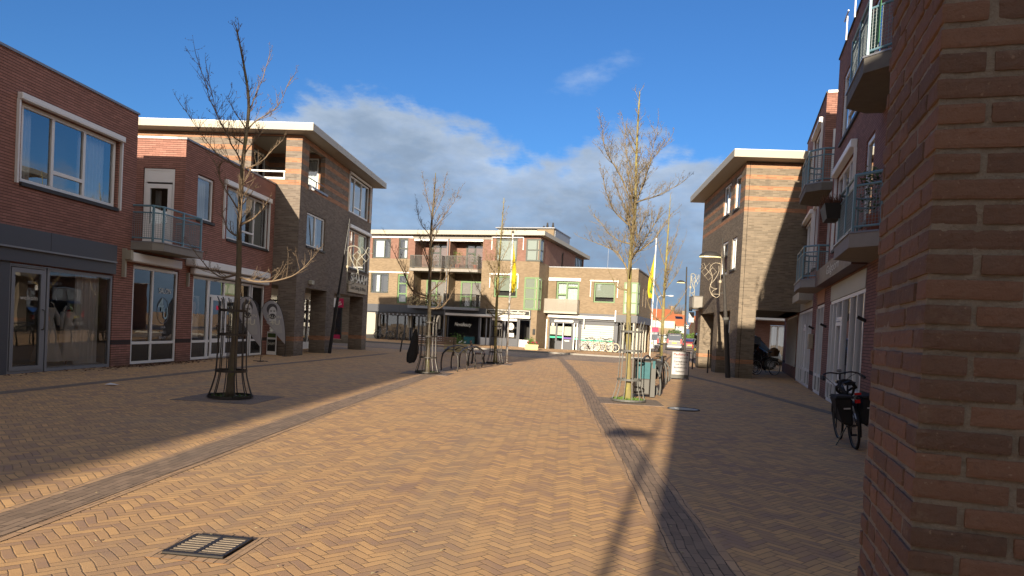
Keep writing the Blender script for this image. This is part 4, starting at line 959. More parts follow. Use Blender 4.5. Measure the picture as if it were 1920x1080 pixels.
# shopfront of the low wing: grey frames, two doors, slatted shutter
mb = MB()
for a, b in ((.42, .50), (.98, 1.12), (1.58, 1.68), (2.36, 2.52), (2.9, 3.18), (5.86, 6.2)): mb.fb(FB, a, b, -.14, -.04, 0, 2.5)
mb.fb(FB, .42, 6.2, -.14, -.04, 2.2, 2.5); mb.fb(FB, 1.12, 1.58, -.12, -.06, 0, .72); mb.fb(FB, 1.68, 2.36, -.12, -.06, 0, .9)
sf = mb.build('shopfront', M['grey'], lw)
pane(FB, -.09, [(.5, .98, .1, 2.2), (1.12, 1.58, .72, 2.2), (1.68, 2.36, .9, 2.2), (2.52, 2.9, .1, 2.2)], M['sglass'], sf); room(FB, .42, 3.1, .02, 2.4, 2, sf, front=.14)
mb = MB(); mb.fb(FB, .5, .98, -.085, -.08, 1.25, 1.95); mb.fb(FB, 1.14, 1.56, -.085, -.08, 1.2, 1.95); mb.fb(FB, 1.72, 2.32, -.085, -.08, 1.2, 1.95); mb.fb(FB, 2.52, 2.9, -.085, -.08, 1.1, 1.95); mb.build('frosted_film', M['blind'], sf)
mb = MB(); mb.fb(FB, .5, .98, -.08, -.075, .95, 1.10); mb.fb(FB, 1.12, 1.58, -.055, -.05, .98, 1.10); mb.fb(FB, 2.52, 2.9, -.08, -.075, .9, 1.05); mb.build('mint_stripe', M['mint'], sf)
mb = MB(); mb.fb(FB, 1.68, 2.36, -.055, -.05, .92, 1.05); mb.build('purple_stripe', M['purple'], sf)
mb = MB(); mb.fb(FB, 1.60, 1.66, -.035, .0, .05, 2.25); mb.fb(FB, 2.53, 2.62, -.035, .0, .05, 2.25); mb.fb(FB, 2.78, 2.86, -.035, .0, .05, 2.25); mb.fb(FB, 1.8, 2.2, -.055, -.04, .72, .80); mb.fb(FB, .18, .26, .02, .1, 0, 2.5); mb.build('white_post', M['white'], sf)
mb = MB(); mb.fb(FB, 3.18, 5.86, -.13, -.09, .05, 2.25); mb.build('slatted_shutter', M['shutter'], lw)
mb = MB(); mb.fb(FB, 3.18, 5.86, -.088, -.083, .83, .96); mb.build('mint_stripe', M['mint'], lw)
text(lw, FB, 5.0, -.08, 1.52, 'KIEK', M['mint'], h=.12, width=.55)
text(lw, FB, 1.35, -.078, 1.5, 'SALON', M['ink'], h=.07)
mb = MB(); mb.fb(FB, .60, .84, -.07, -.065, 1.98, 2.2); mb.build('star_sign', M['letter'], lw)
# open glazed corner with white columns
mb = MB()
for s_, o_ in ((6.62, -.15), (7.42, -.15)): mb.fb(FB, s_, s_+.16, o_, o_+.16, 0, 2.5)
for s_ in (1.6, 3.4, 5.2, 7.0): mb.fb(FT, s_, s_+.2, -.2, -.0, 0, 2.5)
mb.build('column', M['cream'], lw)
mb = MB(); mb.fb(FB, 6.2, 7.55, -.9, -.82, .0, .7); mb.fb(FB, 6.2, 7.55, -.9, -.82, 2.2, 2.5); mb.fb(FB, 6.3, 6.38, -.9, -.8, .7, 2.2); mb.fb(FB, 6.8, 6.88, -.9, -.8, .7, 2.2); mb.fb(FT, .9, 9.6, -.9, -.85, 0, .5); mb.fb(FT, .9, 9.6, -.9, -.85, 2.2, 2.5)
for k in range(9): mb.fb(FB, 6.22+k*.14, 6.28+k*.14, -.81, -.79, .05, .95)
cs = mb.build('corner_shopfront', M['grey'], lw); F2 = Fr(*FB.P(0, -.86, 0)[:2], 103.4, FB.n); pane(F2, 0, [(6.2, 7.0, .7, 2.2)], M['sglass'], cs); room(F2, 6.2, 7.0, 0, 2.5, 2, cs, front=.1)
F3 = Fr(*FT.P(0, -.88, 0)[:2], 13.4, FT.n); pane(F3, 0, [(.9, 9.6, .5, 2.2)], M['sglass'], cs); room(F3, .9, 9.6, 0, 2.5, 2, cs, front=.1)
# tall aerial on the low roof
an = thing('aerial', 'thin white aerial rod on the roof of the low wing', 'aerial', FB.P(4.0, -6, 6.8)); mb = MB(); mb.tube([FB.P(4.0, -6, 6.8), FB.P(4.0, -6, 9.6)], .009, 5); mb.build('rod', M['fgrey'], an)
# ================================================================ shop with the magenta sign, seen through the arcade
ms = thing('side_street_shop', 'shop with a magenta and white sign seen through the arcade of the striped block', 'building', (-16, 46, 0))
MF = Fr(0, 46, 90, (0, -1)); mb = MB(); wall(mb, MF, -22, -14.15, 0, 3.6, holes=[(-15.9, -14.75, .25, 2.9), (-18.5, -16.2, .25, 2.9)]); mb.face([(-14.15, 46, 0), (-14.15, 47, 0), (-14.15, 47, 3.6), (-14.15, 46, 3.6)]); mb.face([(-22, 46, 3.6), (-14.15, 46, 3.6), (-14.15, 47, 3.6), (-22, 47, 3.6)]); mb.build('wall', M['tan'], ms)
window(ms, MF, -15.88, -14.77, .27, 2.88, vs=(), fm=M['wing'], sill=False, back='dark', depth=1); window(ms, MF, -18.48, -16.22, .27, 2.88, vs=(-17.3,), fm=M['wing'], sill=False, back='dark', depth=1)
mb = MB(); mb.fb(MF, -15.8, -14.85, -.05, .02, .28, .55); mb.build('magenta_strip', M['magenta'], ms)
mb = MB(); mb.fb(MF, -15.05, -14.6, .3, .38, 2.35, 2.95); sg = mb.build('projecting_sign', M['magenta'], ms); mb = MB(); mb.fb(MF, -15.25, -15.052, .3, .38, 2.35, 2.95); mb.build('white_part', M['white'], sg); text(sg, MF, -14.82, .385, 2.5, 'dS', M['letter'], h=.25, width=.26, tilt=.3)
# ================================================================ right striped corner block
rb = thing('corner_building', 'grey tan corner block with orange brick stripes on the right of the street', 'building', (9, 33, 0))
mb = MB()
wall(mb, RF, 6.9, 9.9, 2.77, 8.72)
wall(mb, RL, 29.3, 38.0, 2.77, 8.72, holes=[(31.85, 33.25, 7.05, 8.45), (30.1, 31.1, 7.03, 8.42), (31.85, 33.1, 4.40, 5.88), (30.2, 31.1, 4.48, 5.84)])
for y0, y1, xr in ((29.3, 30.7, 7.6), (33.05, 34.0, 7.4), (37.3, 38.0, 7.6)):
    mb.face([(6.9, y0, 0), (6.9, y1, 0), (6.9, y1, 2.77), (6.9, y0, 2.77)]); mb.face([(6.9, y0, 0), (xr, y0, 0), (xr, y0, 2.77), (6.9, y0, 2.77)])
    mb.face([(xr, y0, 0), (xr, y1, 0), (xr, y1, 2.77), (xr, y0, 2.77)]); mb.face([(6.9, y1, 0), (xr, y1, 0), (xr, y1, 2.77), (6.9, y1, 2.77)])
mb.face([(6.9, 38, 2.77), (14, 38, 2.77), (14, 38, 8.72), (6.9, 38, 8.72)])
mb.build('wall', M['tan'], rb)
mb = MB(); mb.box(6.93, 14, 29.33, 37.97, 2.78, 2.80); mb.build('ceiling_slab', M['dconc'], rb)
window(rb, RL, 31.9, 33.2, 7.08, 8.42, vs=(32.5,), back='blind', cur=[(31.95, 33.15, 7.12, 8.38)], inset=.04); window(rb, RL, 30.13, 31.07, 7.06, 8.40, back='blind', cur=[(30.2, 31.0, 7.12, 8.35)], inset=.04)
window(rb, RL, 31.9, 33.05, 4.42, 5.86, back='blind', cur=[(31.95, 33.0, 4.45, 5.8)], inset=.04); window(rb, RL, 30.23, 31.07, 4.50, 5.82, vs=(30.6,), back='blind', cur=[(30.3, 31.0, 4.55, 5.75)], inset=.04)
eaves_roof(rb, [(6.25, 28.65), (14, 28.65), (14, 38.6), (6.25, 38.6)], 8.73, 9.02, (10, 33))
mb = MB(); mb.box(7.045, 7.06, 29.294, 29.3, 0, 8.7); mb.build('movement_joint', M['dark'], rb)
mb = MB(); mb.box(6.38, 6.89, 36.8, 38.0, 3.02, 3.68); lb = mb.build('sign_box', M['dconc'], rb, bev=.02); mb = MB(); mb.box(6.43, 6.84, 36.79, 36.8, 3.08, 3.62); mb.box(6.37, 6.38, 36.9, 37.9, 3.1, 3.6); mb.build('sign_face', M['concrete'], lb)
# ================================================================ right row
rr = thing('shop_building', 'dark red brick row of three storey shop houses with pale blue balconies on the right', 'building', RR.P(0, -4, 0))
mb = MB()
wall(mb, RR, -16, 1.9, 0, 9.8, holes=[(-2.55, .66, 7.0, 8.86), (-2.42, .80, 4.1, 6.14), (-4.75, -3.75, 4.1, 5.92), (-4.80, .62, 0, 3.12), (-4.75, -3.75, 7.0, 8.86), (-7.5, -6.0, 3.45, 5.9), (-7.5, -6.0, 6.4, 8.8)])
wall(mb, RR, 1.9, 4.8, 0, 3.3, holes=[(2.05, 3.92, 0, 2.76)])
wall(mb, RR, 4.8, 11.2, 0, 9.8, holes=[(5.30, 10.5, 0, 2.78), (7.0, 10.3, 4.1, 6.2), (5.2, 6.2, 4.1, 6.2), (5.5, 7.9, 7.1, 9.05), (8.6, 10.4, 7.1, 9.05)])
wall(mb, RN, 0, 2.2, 3.3, 9.8)
P = RR.P
mb.face([P(1.9, 0, 3.3), P(1.9, -2.2, 3.3), P(1.9, -2.2, 9.8), P(1.9, 0, 9.8)]); mb.face([P(1.9, 0, 3.3), P(4.8, 0, 3.3), P(4.8, -2.2, 3.3), P(1.9, -2.2, 3.3)])
mb.face([P(-16, 0, 0), P(-16, -8, 0), P(-16, -8, 9.8), P(-16, 0, 9.8)]); mb.face([P(1.9, -2.2, 3.3), P(4.8, -2.2, 3.3), P(4.8, -2.2, 9.8), P(1.9, -2.2, 9.8)])
mb.face([P(11.2, 0, 0), P(11.2, -.3, 0), P(11.2, -.3, 9.8), P(11.2, 0, 9.8)])
mb.face([P(-16, -8, 0), P(11.2, -8, 0), P(11.2, -8, 9.8), P(-16, -8, 9.8)])
mb.build('wall', M['rred'], rr)
mb = MB(); mb.fb(RR, -16, 1.88, -8, -.02, 9.7, 9.78); mb.fb(RR, 1.88, 4.82, -8, -2.2, 9.7, 9.78); mb.fb(RR, 4.82, 11.2, -8, -.02, 9.7, 9.78); mb.build('roof', M['slate'], rr)
coping(RR, -16, 1.93, 9.8, rr, h=.045, mat=M['sill']); coping(RR, 4.78, 11.2, 9.8, rr, h=.045, mat=M['sill'])
mb = MB(); mb.fb(RN, .03, 2.2, -.2, .04, 9.8, 9.88); mb.build('coping', M['white'], rr)
window(rr, RR, -2.52, .63, 7.03, 8.84, vs=(-1.5, -.4), hs=[(-1.47, -.43, 7.5)], fw=.09, back='lamella', inset=.03)
window(rr, RR, -2.39, .77, 4.13, 6.12, vs=(-1.3, -.2), hs=[(-1.27, -.23, 4.6)], fw=.09, back='lamella', inset=.03, casing=(-2.5, .86, .2, .15))
window(rr, RR, -4.72, -3.78, 4.13, 5.90, fw=.09, back='lamella', inset=.03); window(rr, RR, -4.72, -3.78, 7.03, 8.82, fw=.09, back='lamella', inset=.03)
window(rr, RR, -7.48, -6.02, 3.47, 5.88, vs=(-6.8,), fw=.09, sill=False, name='balcony_door'); window(rr, RR, -7.48, -6.02, 6.42, 8.78, vs=(-6.8,), fw=.09, sill=False, name='balcony_door')
window(rr, RR, 7.03, 10.27, 4.13, 6.18, vs=(8.1, 9.2), fw=.09, back='lamella', inset=.03, casing=(6.9, 10.4, .16, .14))
window(rr, RR, 5.23, 6.17, 4.13, 6.18, fw=.09, back='lamella', inset=.03, casing=(5.15, 6.25, .10, .10))
window(rr, RR, 5.53, 7.87, 7.13, 9.03, vs=(6.7,), fw=.09, back='lamella', inset=.03, casing=(5.4, 8.0, .16, .14)); window(rr, RR, 8.63, 10.37, 7.13, 9.03, vs=(9.5,), fw=.09, back='lamella', inset=.03)
for z in (3.36, 6.30):
    mb = MB(); frame_rect(mb, RN, .25, 1.25, z, z+2.3, .10, .005, .08); dr = mb.build('door', M['white'], rr); pane(RN, .03, [(.35, 1.15, z+.1, z+2.2)], M['glass'], dr); mb = MB(); mb.fb(RN, .35, 1.15, .002, .006, z+.1, z+2.2); mb.build('curtain', M['lamella'], dr)
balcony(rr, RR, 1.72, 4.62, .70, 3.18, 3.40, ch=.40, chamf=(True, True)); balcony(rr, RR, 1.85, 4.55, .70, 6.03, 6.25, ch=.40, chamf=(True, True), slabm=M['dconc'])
nb = balcony(rr, RR, -7.75, -5.15, .72, 3.18, 3.42, ch=.40); nb2 = balcony(rr, RR, -8.05, -5.45, .70, 6.03, 6.28, ch=.40, slabm=M['dconc'])
mb = MB(); mb.fb(RR, -7.9, -6.6, .52, .53, 6.45, 7.15); mb.build('privacy_screen', M['green_plastic'], nb2)
mb = MB()
for s_ in (-6.9, -5.9): mb.tube([RR.P(s_, .78, 7.3), RR.P(s_, .78, 7.75)], .014, 6); mb.tube([RR.P(s_-.28, .80, 7.74), RR.P(s_+.22, .80, 7.74)], .014, 6)
mb.build('clothes_line_arm', M['white'], nb2)
# ground floor fronts
def tallfront(s0, s1, z1, vs, low, door=None):
    mb = MB(); f = .08; o0, o1 = -.10, -.01
    mb.fb(RR, s0, s1, o0, o1, 0, .08); mb.fb(RR, s0, s1, o0, o1, z1-f, z1); mb.fb(RR, s0, s1, o0, o1-.004, low, low+f)
    for v in [s0]+list(vs)+[s1-f]: mb.fb(RR, v, v+f, o0-.01, o1+.02, .08, z1-f)
    if door: mb.fb(RR, door[0], door[1], o0, o1+.01, 2.12, 2.22); frame_rect(mb, RR, door[0]+.08, door[1], .08, 2.1, .10, -.06, .015)
    w_ = mb.build('shopfront', M['white'], rr); e = [s0]+list(vs)+[s1]
    pane(RR, -.05, [(a+f, b, low+f, z1-f) for a, b in zip(e, e[1:])], M['glass'], w_)
    mb = MB(); mb.fb(RR, s0+.05, s1-.05, -.30, -.29, low+.02, z1-.03); mb.build('blind', M['lamella'], w_)
    mb = MB(); mb.fb(RR, s0+f, s1-f, -.08, -.04, .08, low); mb.build('panel', M['glass'] and M['dark'], w_); room(RR, s0, s1, .02, z1, .6, w_, front=.12); return w_
tallfront(5.32, 10.48, 2.74, (6.2, 7.1, 8.0, 8.9, 9.7), .55, (7.1, 8.0))
tallfront(2.07, 3.90, 2.72, (2.9,), .52)
tallfront(-4.78, .60, 2.70, (-3.9, -3.0, -1.75, -.75, -.1), .48, (-1.75, -.75))
mb = MB(); mb.fb(RR, 5.30, 10.5, -.12, .012, 2.785, 3.22); mb.fb(RR, -4.8, .62, -.12, .012, 2.71, 3.115); mb.build('upper_panel', M['cream'], rr)
mb = MB(); mb.fb(RR, 2.05, 3.92, -.12, .010, 2.765, 3.2); mb.build('rust_panel', M['orange'], rr)
mb = MB(); mb.fb(RR, -4.9, 1.75, .02, .32, 3.17, 3.62); sg = mb.build('shop_sign', M['brownsign'], rr)
text(sg, RR, -2.0, .325, 3.30, 'Galgoorn', M['letter'], h=.22, width=2.2, shear=.2); text(sg, RR, .9, .325, 3.34, 'foto', M['orange'], h=.14)
mb = MB(); mb.fb(RR, 5.4, 8.2, .02, .45, 3.0, 3.28); mb.build('awning_casing', M['cream'], rr)
mb = MB()
for s_ in (-5.05, 1.3, 4.6): mb.tube([RR.P(s_, .0, 2.02), RR.P(s_+.02, .16, 2.10)], .035, 6)
mb.build('wall_spotlight', M['ink'], rr)
mb = MB(); mb.fb(RR, 4.35, 4.75, .01, .16, 1.35, 1.85); mb.build('letterbox', M['beige'], rr, bev=.02)
# flower box and bay tree on the nearer balcony
fbx = thing('flower_box', 'black balcony trough with reddish heather hanging outside the pale blue rail', 'flower box', RR.P(-5.3, .7, 4.1), None)
mb = MB(); q0, q1 = -5.15, -5.05
mb.hexa([RR.P(-5.62, .66, 3.98), RR.P(-4.98, .66, 3.98), RR.P(-4.98, .90, 3.98), RR.P(-5.62, .90, 3.98), RR.P(-5.70, .62, 4.26), RR.P(-4.90, .62, 4.26), RR.P(-4.90, .96, 4.26), RR.P(-5.70, .96, 4.26)]); mb.build('trough', M['ink'], fbx)
rnd = random.Random(5); mb = MB()
for k in range(340):
    b0 = Vector(RR.P(rnd.uniform(-5.7, -4.9), rnd.uniform(.62, .96), 4.25)); d = Vector((rnd.uniform(-.6, .6), rnd.uniform(-.6, .6), 1)).normalized()*rnd.uniform(.08, .22); mb.tube([b0, b0+d], [.006, .003], 3)
mb.build('heather', M['dryleaf'], fbx)
plant('potted_shrub', 'dark green potted shrub behind the wire grid of the nearer low balcony', RR.P(-7.2, .3, 3.45), .28, 1.1, M['olive'], n=300)
# ================================================================ foreground brick pier
pr0 = thing('brick_pier', 'rough hand made brick pier with thick grey joints filling the right foreground', 'pier', (1.6, 2.1, 0))
PO = (.894, 1.86); PF_ = Fr(PO[0], PO[1], 103.4, (-s134, -c134)); PL_ = Fr(PO[0], PO[1], 13.4, (-c134, s134))
mb = MB()
for lvl in range(0, 1):
    # a gridded mortar core
    def grid(F, s0, s1, o, z0, z1, ds, dz):
        ns, nz = int((s1-s0)/ds), int((z1-z0)/dz)
        i0 = len(mb.v)
        for j in range(nz+1):
            for i in range(ns+1):
                p = F.P(s0+(s1-s0)*i/ns, o, z0+(z1-z0)*j/nz); nn = (noise.noise(Vector(p)*22)*.0028+noise.noise(Vector(p)*60)*.0014)*(0 if i == 0 else 1)
                mb.v.append((p[0]+F.n[0]*nn, p[1]+F.n[1]*nn, p[2]))
        for j in range(nz):
            for i in range(ns): a = i0+j*(ns+1)+i; mb.f.append((a, a+1, a+ns+2, a+ns+1))
    grid(PF_, .0055, 1.75, -.0055, 0, 4.3, .02, .016); grid(PL_, .0055, .70, -.0055, 0, 4.3, .02, .016)
mb.fb(PF_, .02, 1.74, -.65, -.03, 0, 4.3)
mb.build('mortar_core', M['mortar'], pr0)
mb = MB(); rnd = random.Random(11)
def rbrick(s0, s1, d0, d1, z0, z1):
    """one brick as a subdivided, dented box in pier coordinates (s along the front, d into the depth)"""
    nx, ny, nz = max(2, round((s1-s0)/.013)), max(2, round((d1-d0)/.02)), 5
    jx, jz = rnd.uniform(-.003, .003), rnd.uniform(-.002, .002); seed = rnd.uniform(0, 99); idx = {}
    dl = rnd.uniform(-.003, .003)
    def vert(i, j, k):
        key = (i, j, k)
        if key in idx: return idx[key]
        a, b, c = i/nx, j/ny, k/nz
        s, d, z = s0+(s1-s0)*a, d0+(d1-d0)*b, z0+(z1-z0)*c
        # round the arrises
        r = .0028; cs, cd, cz = (s0+s1)/2, (d0+d1)/2, (z0+z1)/2
        on = (i in (0, nx))+(j in (0, ny))+(k in (0, nz))
        if on >= 2:
            sh = r*(.55 if on == 2 else .8)
            if i in (0, nx): s += sh*(1 if i == 0 else -1)
            if j in (0, ny): d += sh*(1 if j == 0 else -1)
            if k in (0, nz): z += sh*(1 if k == 0 else -1)
        p = Vector(PF_.P(s+jx, -d+dl, z+jz)); q = p*1.0+Vector((seed, 0, 0))
        n1_ = noise.noise(q*14)*.0016+noise.noise(q*60)*.0016+noise.noise(q*130)*.0008
        cen = Vector(PF_.P(cs, -cd, cz)); dr_ = (p-cen)
        ax = Vector((0, 0, 0))
        if j == 0: ax += Vector((PF_.n[0], PF_.n[1], 0))
        if i == 0: ax += Vector((PL_.n[0], PL_.n[1], 0))
        ax += Vector((0, 0, (.5 if k in (0, nz) else 0)*(1 if k == nz else -1)))
        mb.v.append(tuple(p+ax*n1_)); idx[key] = len(mb.v)-1; return idx[key]
    for i in range(nx):
        for k in range(nz): mb.f.append((vert(i, 0, k), vert(i+1, 0, k), vert(i+1, 0, k+1), vert(i, 0, k+1)))
    for j in range(ny):
        for k in range(nz): mb.f.append((vert(0, j+1, k), vert(0, j, k), vert(0, j, k+1), vert(0, j+1, k+1)))
    for i in range(nx):
        for k in range(nz): pass
    for j in range(ny):
        for k in range(nz): mb.f.append((vert(nx, j, k), vert(nx, j+1, k), vert(nx, j+1, k+1), vert(nx, j, k+1)))
    for i in range(nx):
        for j in range(ny):
            mb.f.append((vert(i, j, 0), vert(i, j+1, 0), vert(i+1, j+1, 0), vert(i+1, j, 0))); mb.f.append((vert(i, j, nz), vert(i+1, j, nz), vert(i+1, j+1, nz), vert(i, j+1, nz)))
row = 0; z = .004; rh = .0625; jt = .0125
while z < 4.25:
    z1 = z+rh-jt
    if .45 < z < 3.1:
        if row % 2: rbrick(0, .105, 0, .212, z, z1); s = .105+jt; dd = .212+jt
        else: rbrick(0, .212, 0, .105, z, z1); s = .212+jt; dd = .105+jt
        while s < 1.72: e_ = min(s+.212, 1.74); rbrick(s, e_, 0, .09, z, z1); s = e_+jt
        while dd < .68:
            L_ = .105 if row % 2 else .212
            L_ = rnd.choice((.105, .105, .212)) if z < 1.35 else .212
            e_ = min(dd+L_, .70); rbrick(0, .09, dd, e_, z, z1); dd = e_+jt
    else:
        mb.fb(PF_, 0, 1.74, -.69, .0, z, z1)
    z += rh; row += 1
mb.build('bricks', M['rough'], pr0, smooth=False)
mb = MB(); mb.fb(PF_, .0, 1.74, -.70, .0, 4.26, 4.6); mb.build('cap', M['rred'], pr0)
# ================================================================ unseen blocks behind the viewpoint, whose roofs shade the plaza
def block(x0, x1, y0, y1, h, mat, label):
    t = thing('street_block', label, 'building', ((x0+x1)/2, (y0+y1)/2, 0)); mb = MB(); mb.box(x0, x1, y0, y1, 0, h); mb.build('wall', mat, t)
    mb = MB(); mb.box(x0-.1, x1+.1, y0-.1, y1+.1, h, h+.15); mb.build('roof', M['slate'], t)
block(-22, -11.7, -62, -14.4, 10.0, M['red'], 'long brick block far behind the viewpoint on the left of the street')
block(-13.0, -8.70, -4.8, 3.8, 10.8, M['brown'], 'unseen brown block added behind the viewpoint to shade the left paving and nearest tree')  # added shadow caster, placed and sized for the shade it throws
block(-1.55, 20, -24, -8, 10.9, M['rred'], 'brick block behind the viewpoint on the right of the street')
block(-22, -13.2, -4.9, 3.9, 10.0, M['red'], 'short three storey brick block behind the viewpoint, joined to the left row')
# ================================================================ beyond the arcade on the right
pb = thing('garage_building', 'low pinkish brick building with tall white framed glazing seen through the right arcade', 'building', (14, 46, 0))
GF = Fr(0, 46.5, 90, (0, -1)); mb = MB(); wall(mb, GF, 9.6, 22, 0, 3.55, holes=[(13.0, 15.6, .25, 2.6), (9.7, 11.9, .2, 2.75)]); mb.face([(9.6, 46.5, 0), (9.6, 54, 0), (9.6, 54, 3.55), (9.6, 46.5, 3.55)]); mb.build('wall', M['pink'], pb)
mb = MB(); mb.box(9.4, 22, 45.9, 54, 3.55, 3.6); mb.box(11.3, 15.8, 44.6, 46.49, 2.86, 3.05); mb.build('canopy', M['white'], pb)
window(pb, GF, 13.02, 15.58, .27, 2.58, vs=(13.5, 14.0, 14.5, 15.0), sill=False, fw=.08, inset=.02, depth=.9); window(pb, GF, 9.72, 11.88, .22, 2.72, vs=(10.4, 11.1), hs=[(9.8, 11.8, 1.6)], sill=False, fw=.12, inset=.02, back='blind', cur=[(9.8, 11.8, .3, 2.6)])
# inner wall of the passage, with white uprights
iw = thing('passage_wall', 'brick passage wall with tall white uprights behind the parked bicycles', 'wall', (10, 33, 0))
WI = Fr(9.55, 30.05, 13, (-c13, s13)); mb = MB(); wall(mb, WI, 0, 8.8, 0, 3.2, holes=[(.7, 6.6, .5, 2.72)]); mb.build('wall', M['rred'], iw)
mb = MB()
for k in range(9): mb.fb(WI, .72+k*.72, .80+k*.72, -.12, .01, .5, 2.72)
mb.fb(WI, .7, 6.6, -.12, .0, 2.66, 2.72); ws = mb.build('window', M['white'], iw); pane(WI, -.08, [(.7, 6.6, .5, 2.66)], M['glass'], ws); room(WI, .7, 6.6, .5, 2.7, .7, ws, front=.12)
mb = MB(); mb.fb(WI, -.1, 6.8, .0, .5, 2.78, 2.84); mb.build('awning', M['brownsign'], iw)
# ================================================================ far houses
def house(label, x0, x1, y, dep, ze, zr, body, upper, seed):
    t = thing('terraced_house', label, 'house', ((x0+x1)/2, y, 0), 'terraced houses at the end of the street')
    H = Fr(0, y, 90, (0, -1)); mb = MB(); wall(mb, H, x0, x1, 0, ze, holes=[(x0+.4, x0+1.6, ze-1.5, ze-.35), (x1-2.0, x1-.4, ze-1.5, ze-.35), (x0+.4, x1-.6, .4, 2.0)])
    for x in (x0, x1): mb.face([(x, y, 0), (x, y+dep, 0), (x, y+dep, ze), (x, y+dep/2, zr), (x, y, ze)])
    mb.face([(x0, y+dep, 0), (x1, y+dep, 0), (x1, y+dep, ze), (x0, y+dep, ze)]); mb.build('wall', body, t)
    mb = MB(); mb.prism([(x0-.1, y-.4, ze-.12), (x0-.1, y+dep/2, zr), (x0-.1, y+dep/2, zr+.15), (x0-.1, y-.4, ze+.05)], (x1-x0+.2, 0, 0)); mb.prism([(x0-.1, y+dep+.4, ze-.12), (x0-.1, y+dep/2, zr), (x0-.1, y+dep/2, zr+.15), (x0-.1, y+dep+.4, ze+.05)], (x1-x0+.2, 0, 0)); rf = mb.build('roof', M['tile'], t)
    mb = MB(); mb.box(x1-.5, x1+.1, y+dep/2-.4, y+dep/2+.4, zr-.3, zr+.9); mb.build('chimney', M['yel'], rf)
    if upper: mb = MB(); wall(mb, H, x0+.05, x1-.05, ze-1.75, ze-.02, holes=[(x0+.4, x0+1.6, ze-1.5, ze-.35), (x1-2.0, x1-.4, ze-1.5, ze-.35)], o=.02, rev=.02); mb.build('white_boarding', M['cream'], t)
    for a, b, c, d in ((x0+.4, x0+1.6, ze-1.5, ze-.35), (x1-2.0, x1-.4, ze-1.5, ze-.35), (x0+.4, x1-.6, .4, 2.0)): window(t, H, a, b, c, d, vs=((a+b)/2,), sill=False, fw=.1, back='curtain')
    return t, rf
house('orange roofed house at the end of the street, left of the grey van', 12.4, 17.8, 150, 9, 5.1, 7.3, M['yel'], True, 1)
house('orange roofed house right behind the grey van, with a chimney at its right gable', 17.9, 22.6, 150, 9, 5.1, 7.3, M['yel'], True, 2)
_, rf = house('set back house with dark solar panels on its orange roof', 23.0, 26.0, 156, 9, 4.2, 6.6, M['yel'], True, 3)
mb = MB(); mb.face([(23.5, 156.9, 4.75+.15), (25.5, 156.9, 4.75+.15), (25.5, 159.4, 6.0+.2), (23.5, 159.4, 6.0+.2)]); mb.build('solar_panels', M['solar'], rf)
house('orange roofed house at the far right, partly behind the corner block', 26.3, 32, 145, 9, 3.5, 6.0, M['yel'], False, 4)
def bush(name, label, cx, cy, cz, rx, rz, mat, n, seed, L=.12, cat='shrub', group=None):
    rnd = random.Random(seed); t = thing(name, label, cat, (cx, cy, cz), group); mb = MB()
    for k in range(n):
        while True:
            v = Vector((rnd.uniform(-1, 1), rnd.uniform(-1, 1), rnd.uniform(-1, 1)))
            if .3 < v.length < 1+.15*noise.noise(v*3): break
        c = Vector((cx+v.x*rx, cy+v.y*rx, cz+rz+v.z*rz)); d = Vector((rnd.uniform(-1, 1), rnd.uniform(-1, 1), rnd.uniform(-1, 1))).normalized(); sd_ = d.orthogonal().normalized()*L*.4; q = L*rnd.uniform(.6, 1.4)
        mb.face([c-d*q, c+sd_, c+d*q, c-sd_])
    mb.build('foliage', mat, t); mb = MB(); mb.tube([(cx, cy, cz), (cx, cy, cz+rz)], .05, 6); mb.build('stem', M['twigdark'], t); return t
bush('garden_shrub', 'round bright green shrub beyond the grey van', 17.8, 118, 0, 1.5, 1.4, M['olive'], 900, 1, .22)
bush('garden_shrub', 'yellowish garden shrub far beyond the lamp post', 21.2, 120, 0, 1.9, 1.2, M['leaf'], 900, 2, .22)
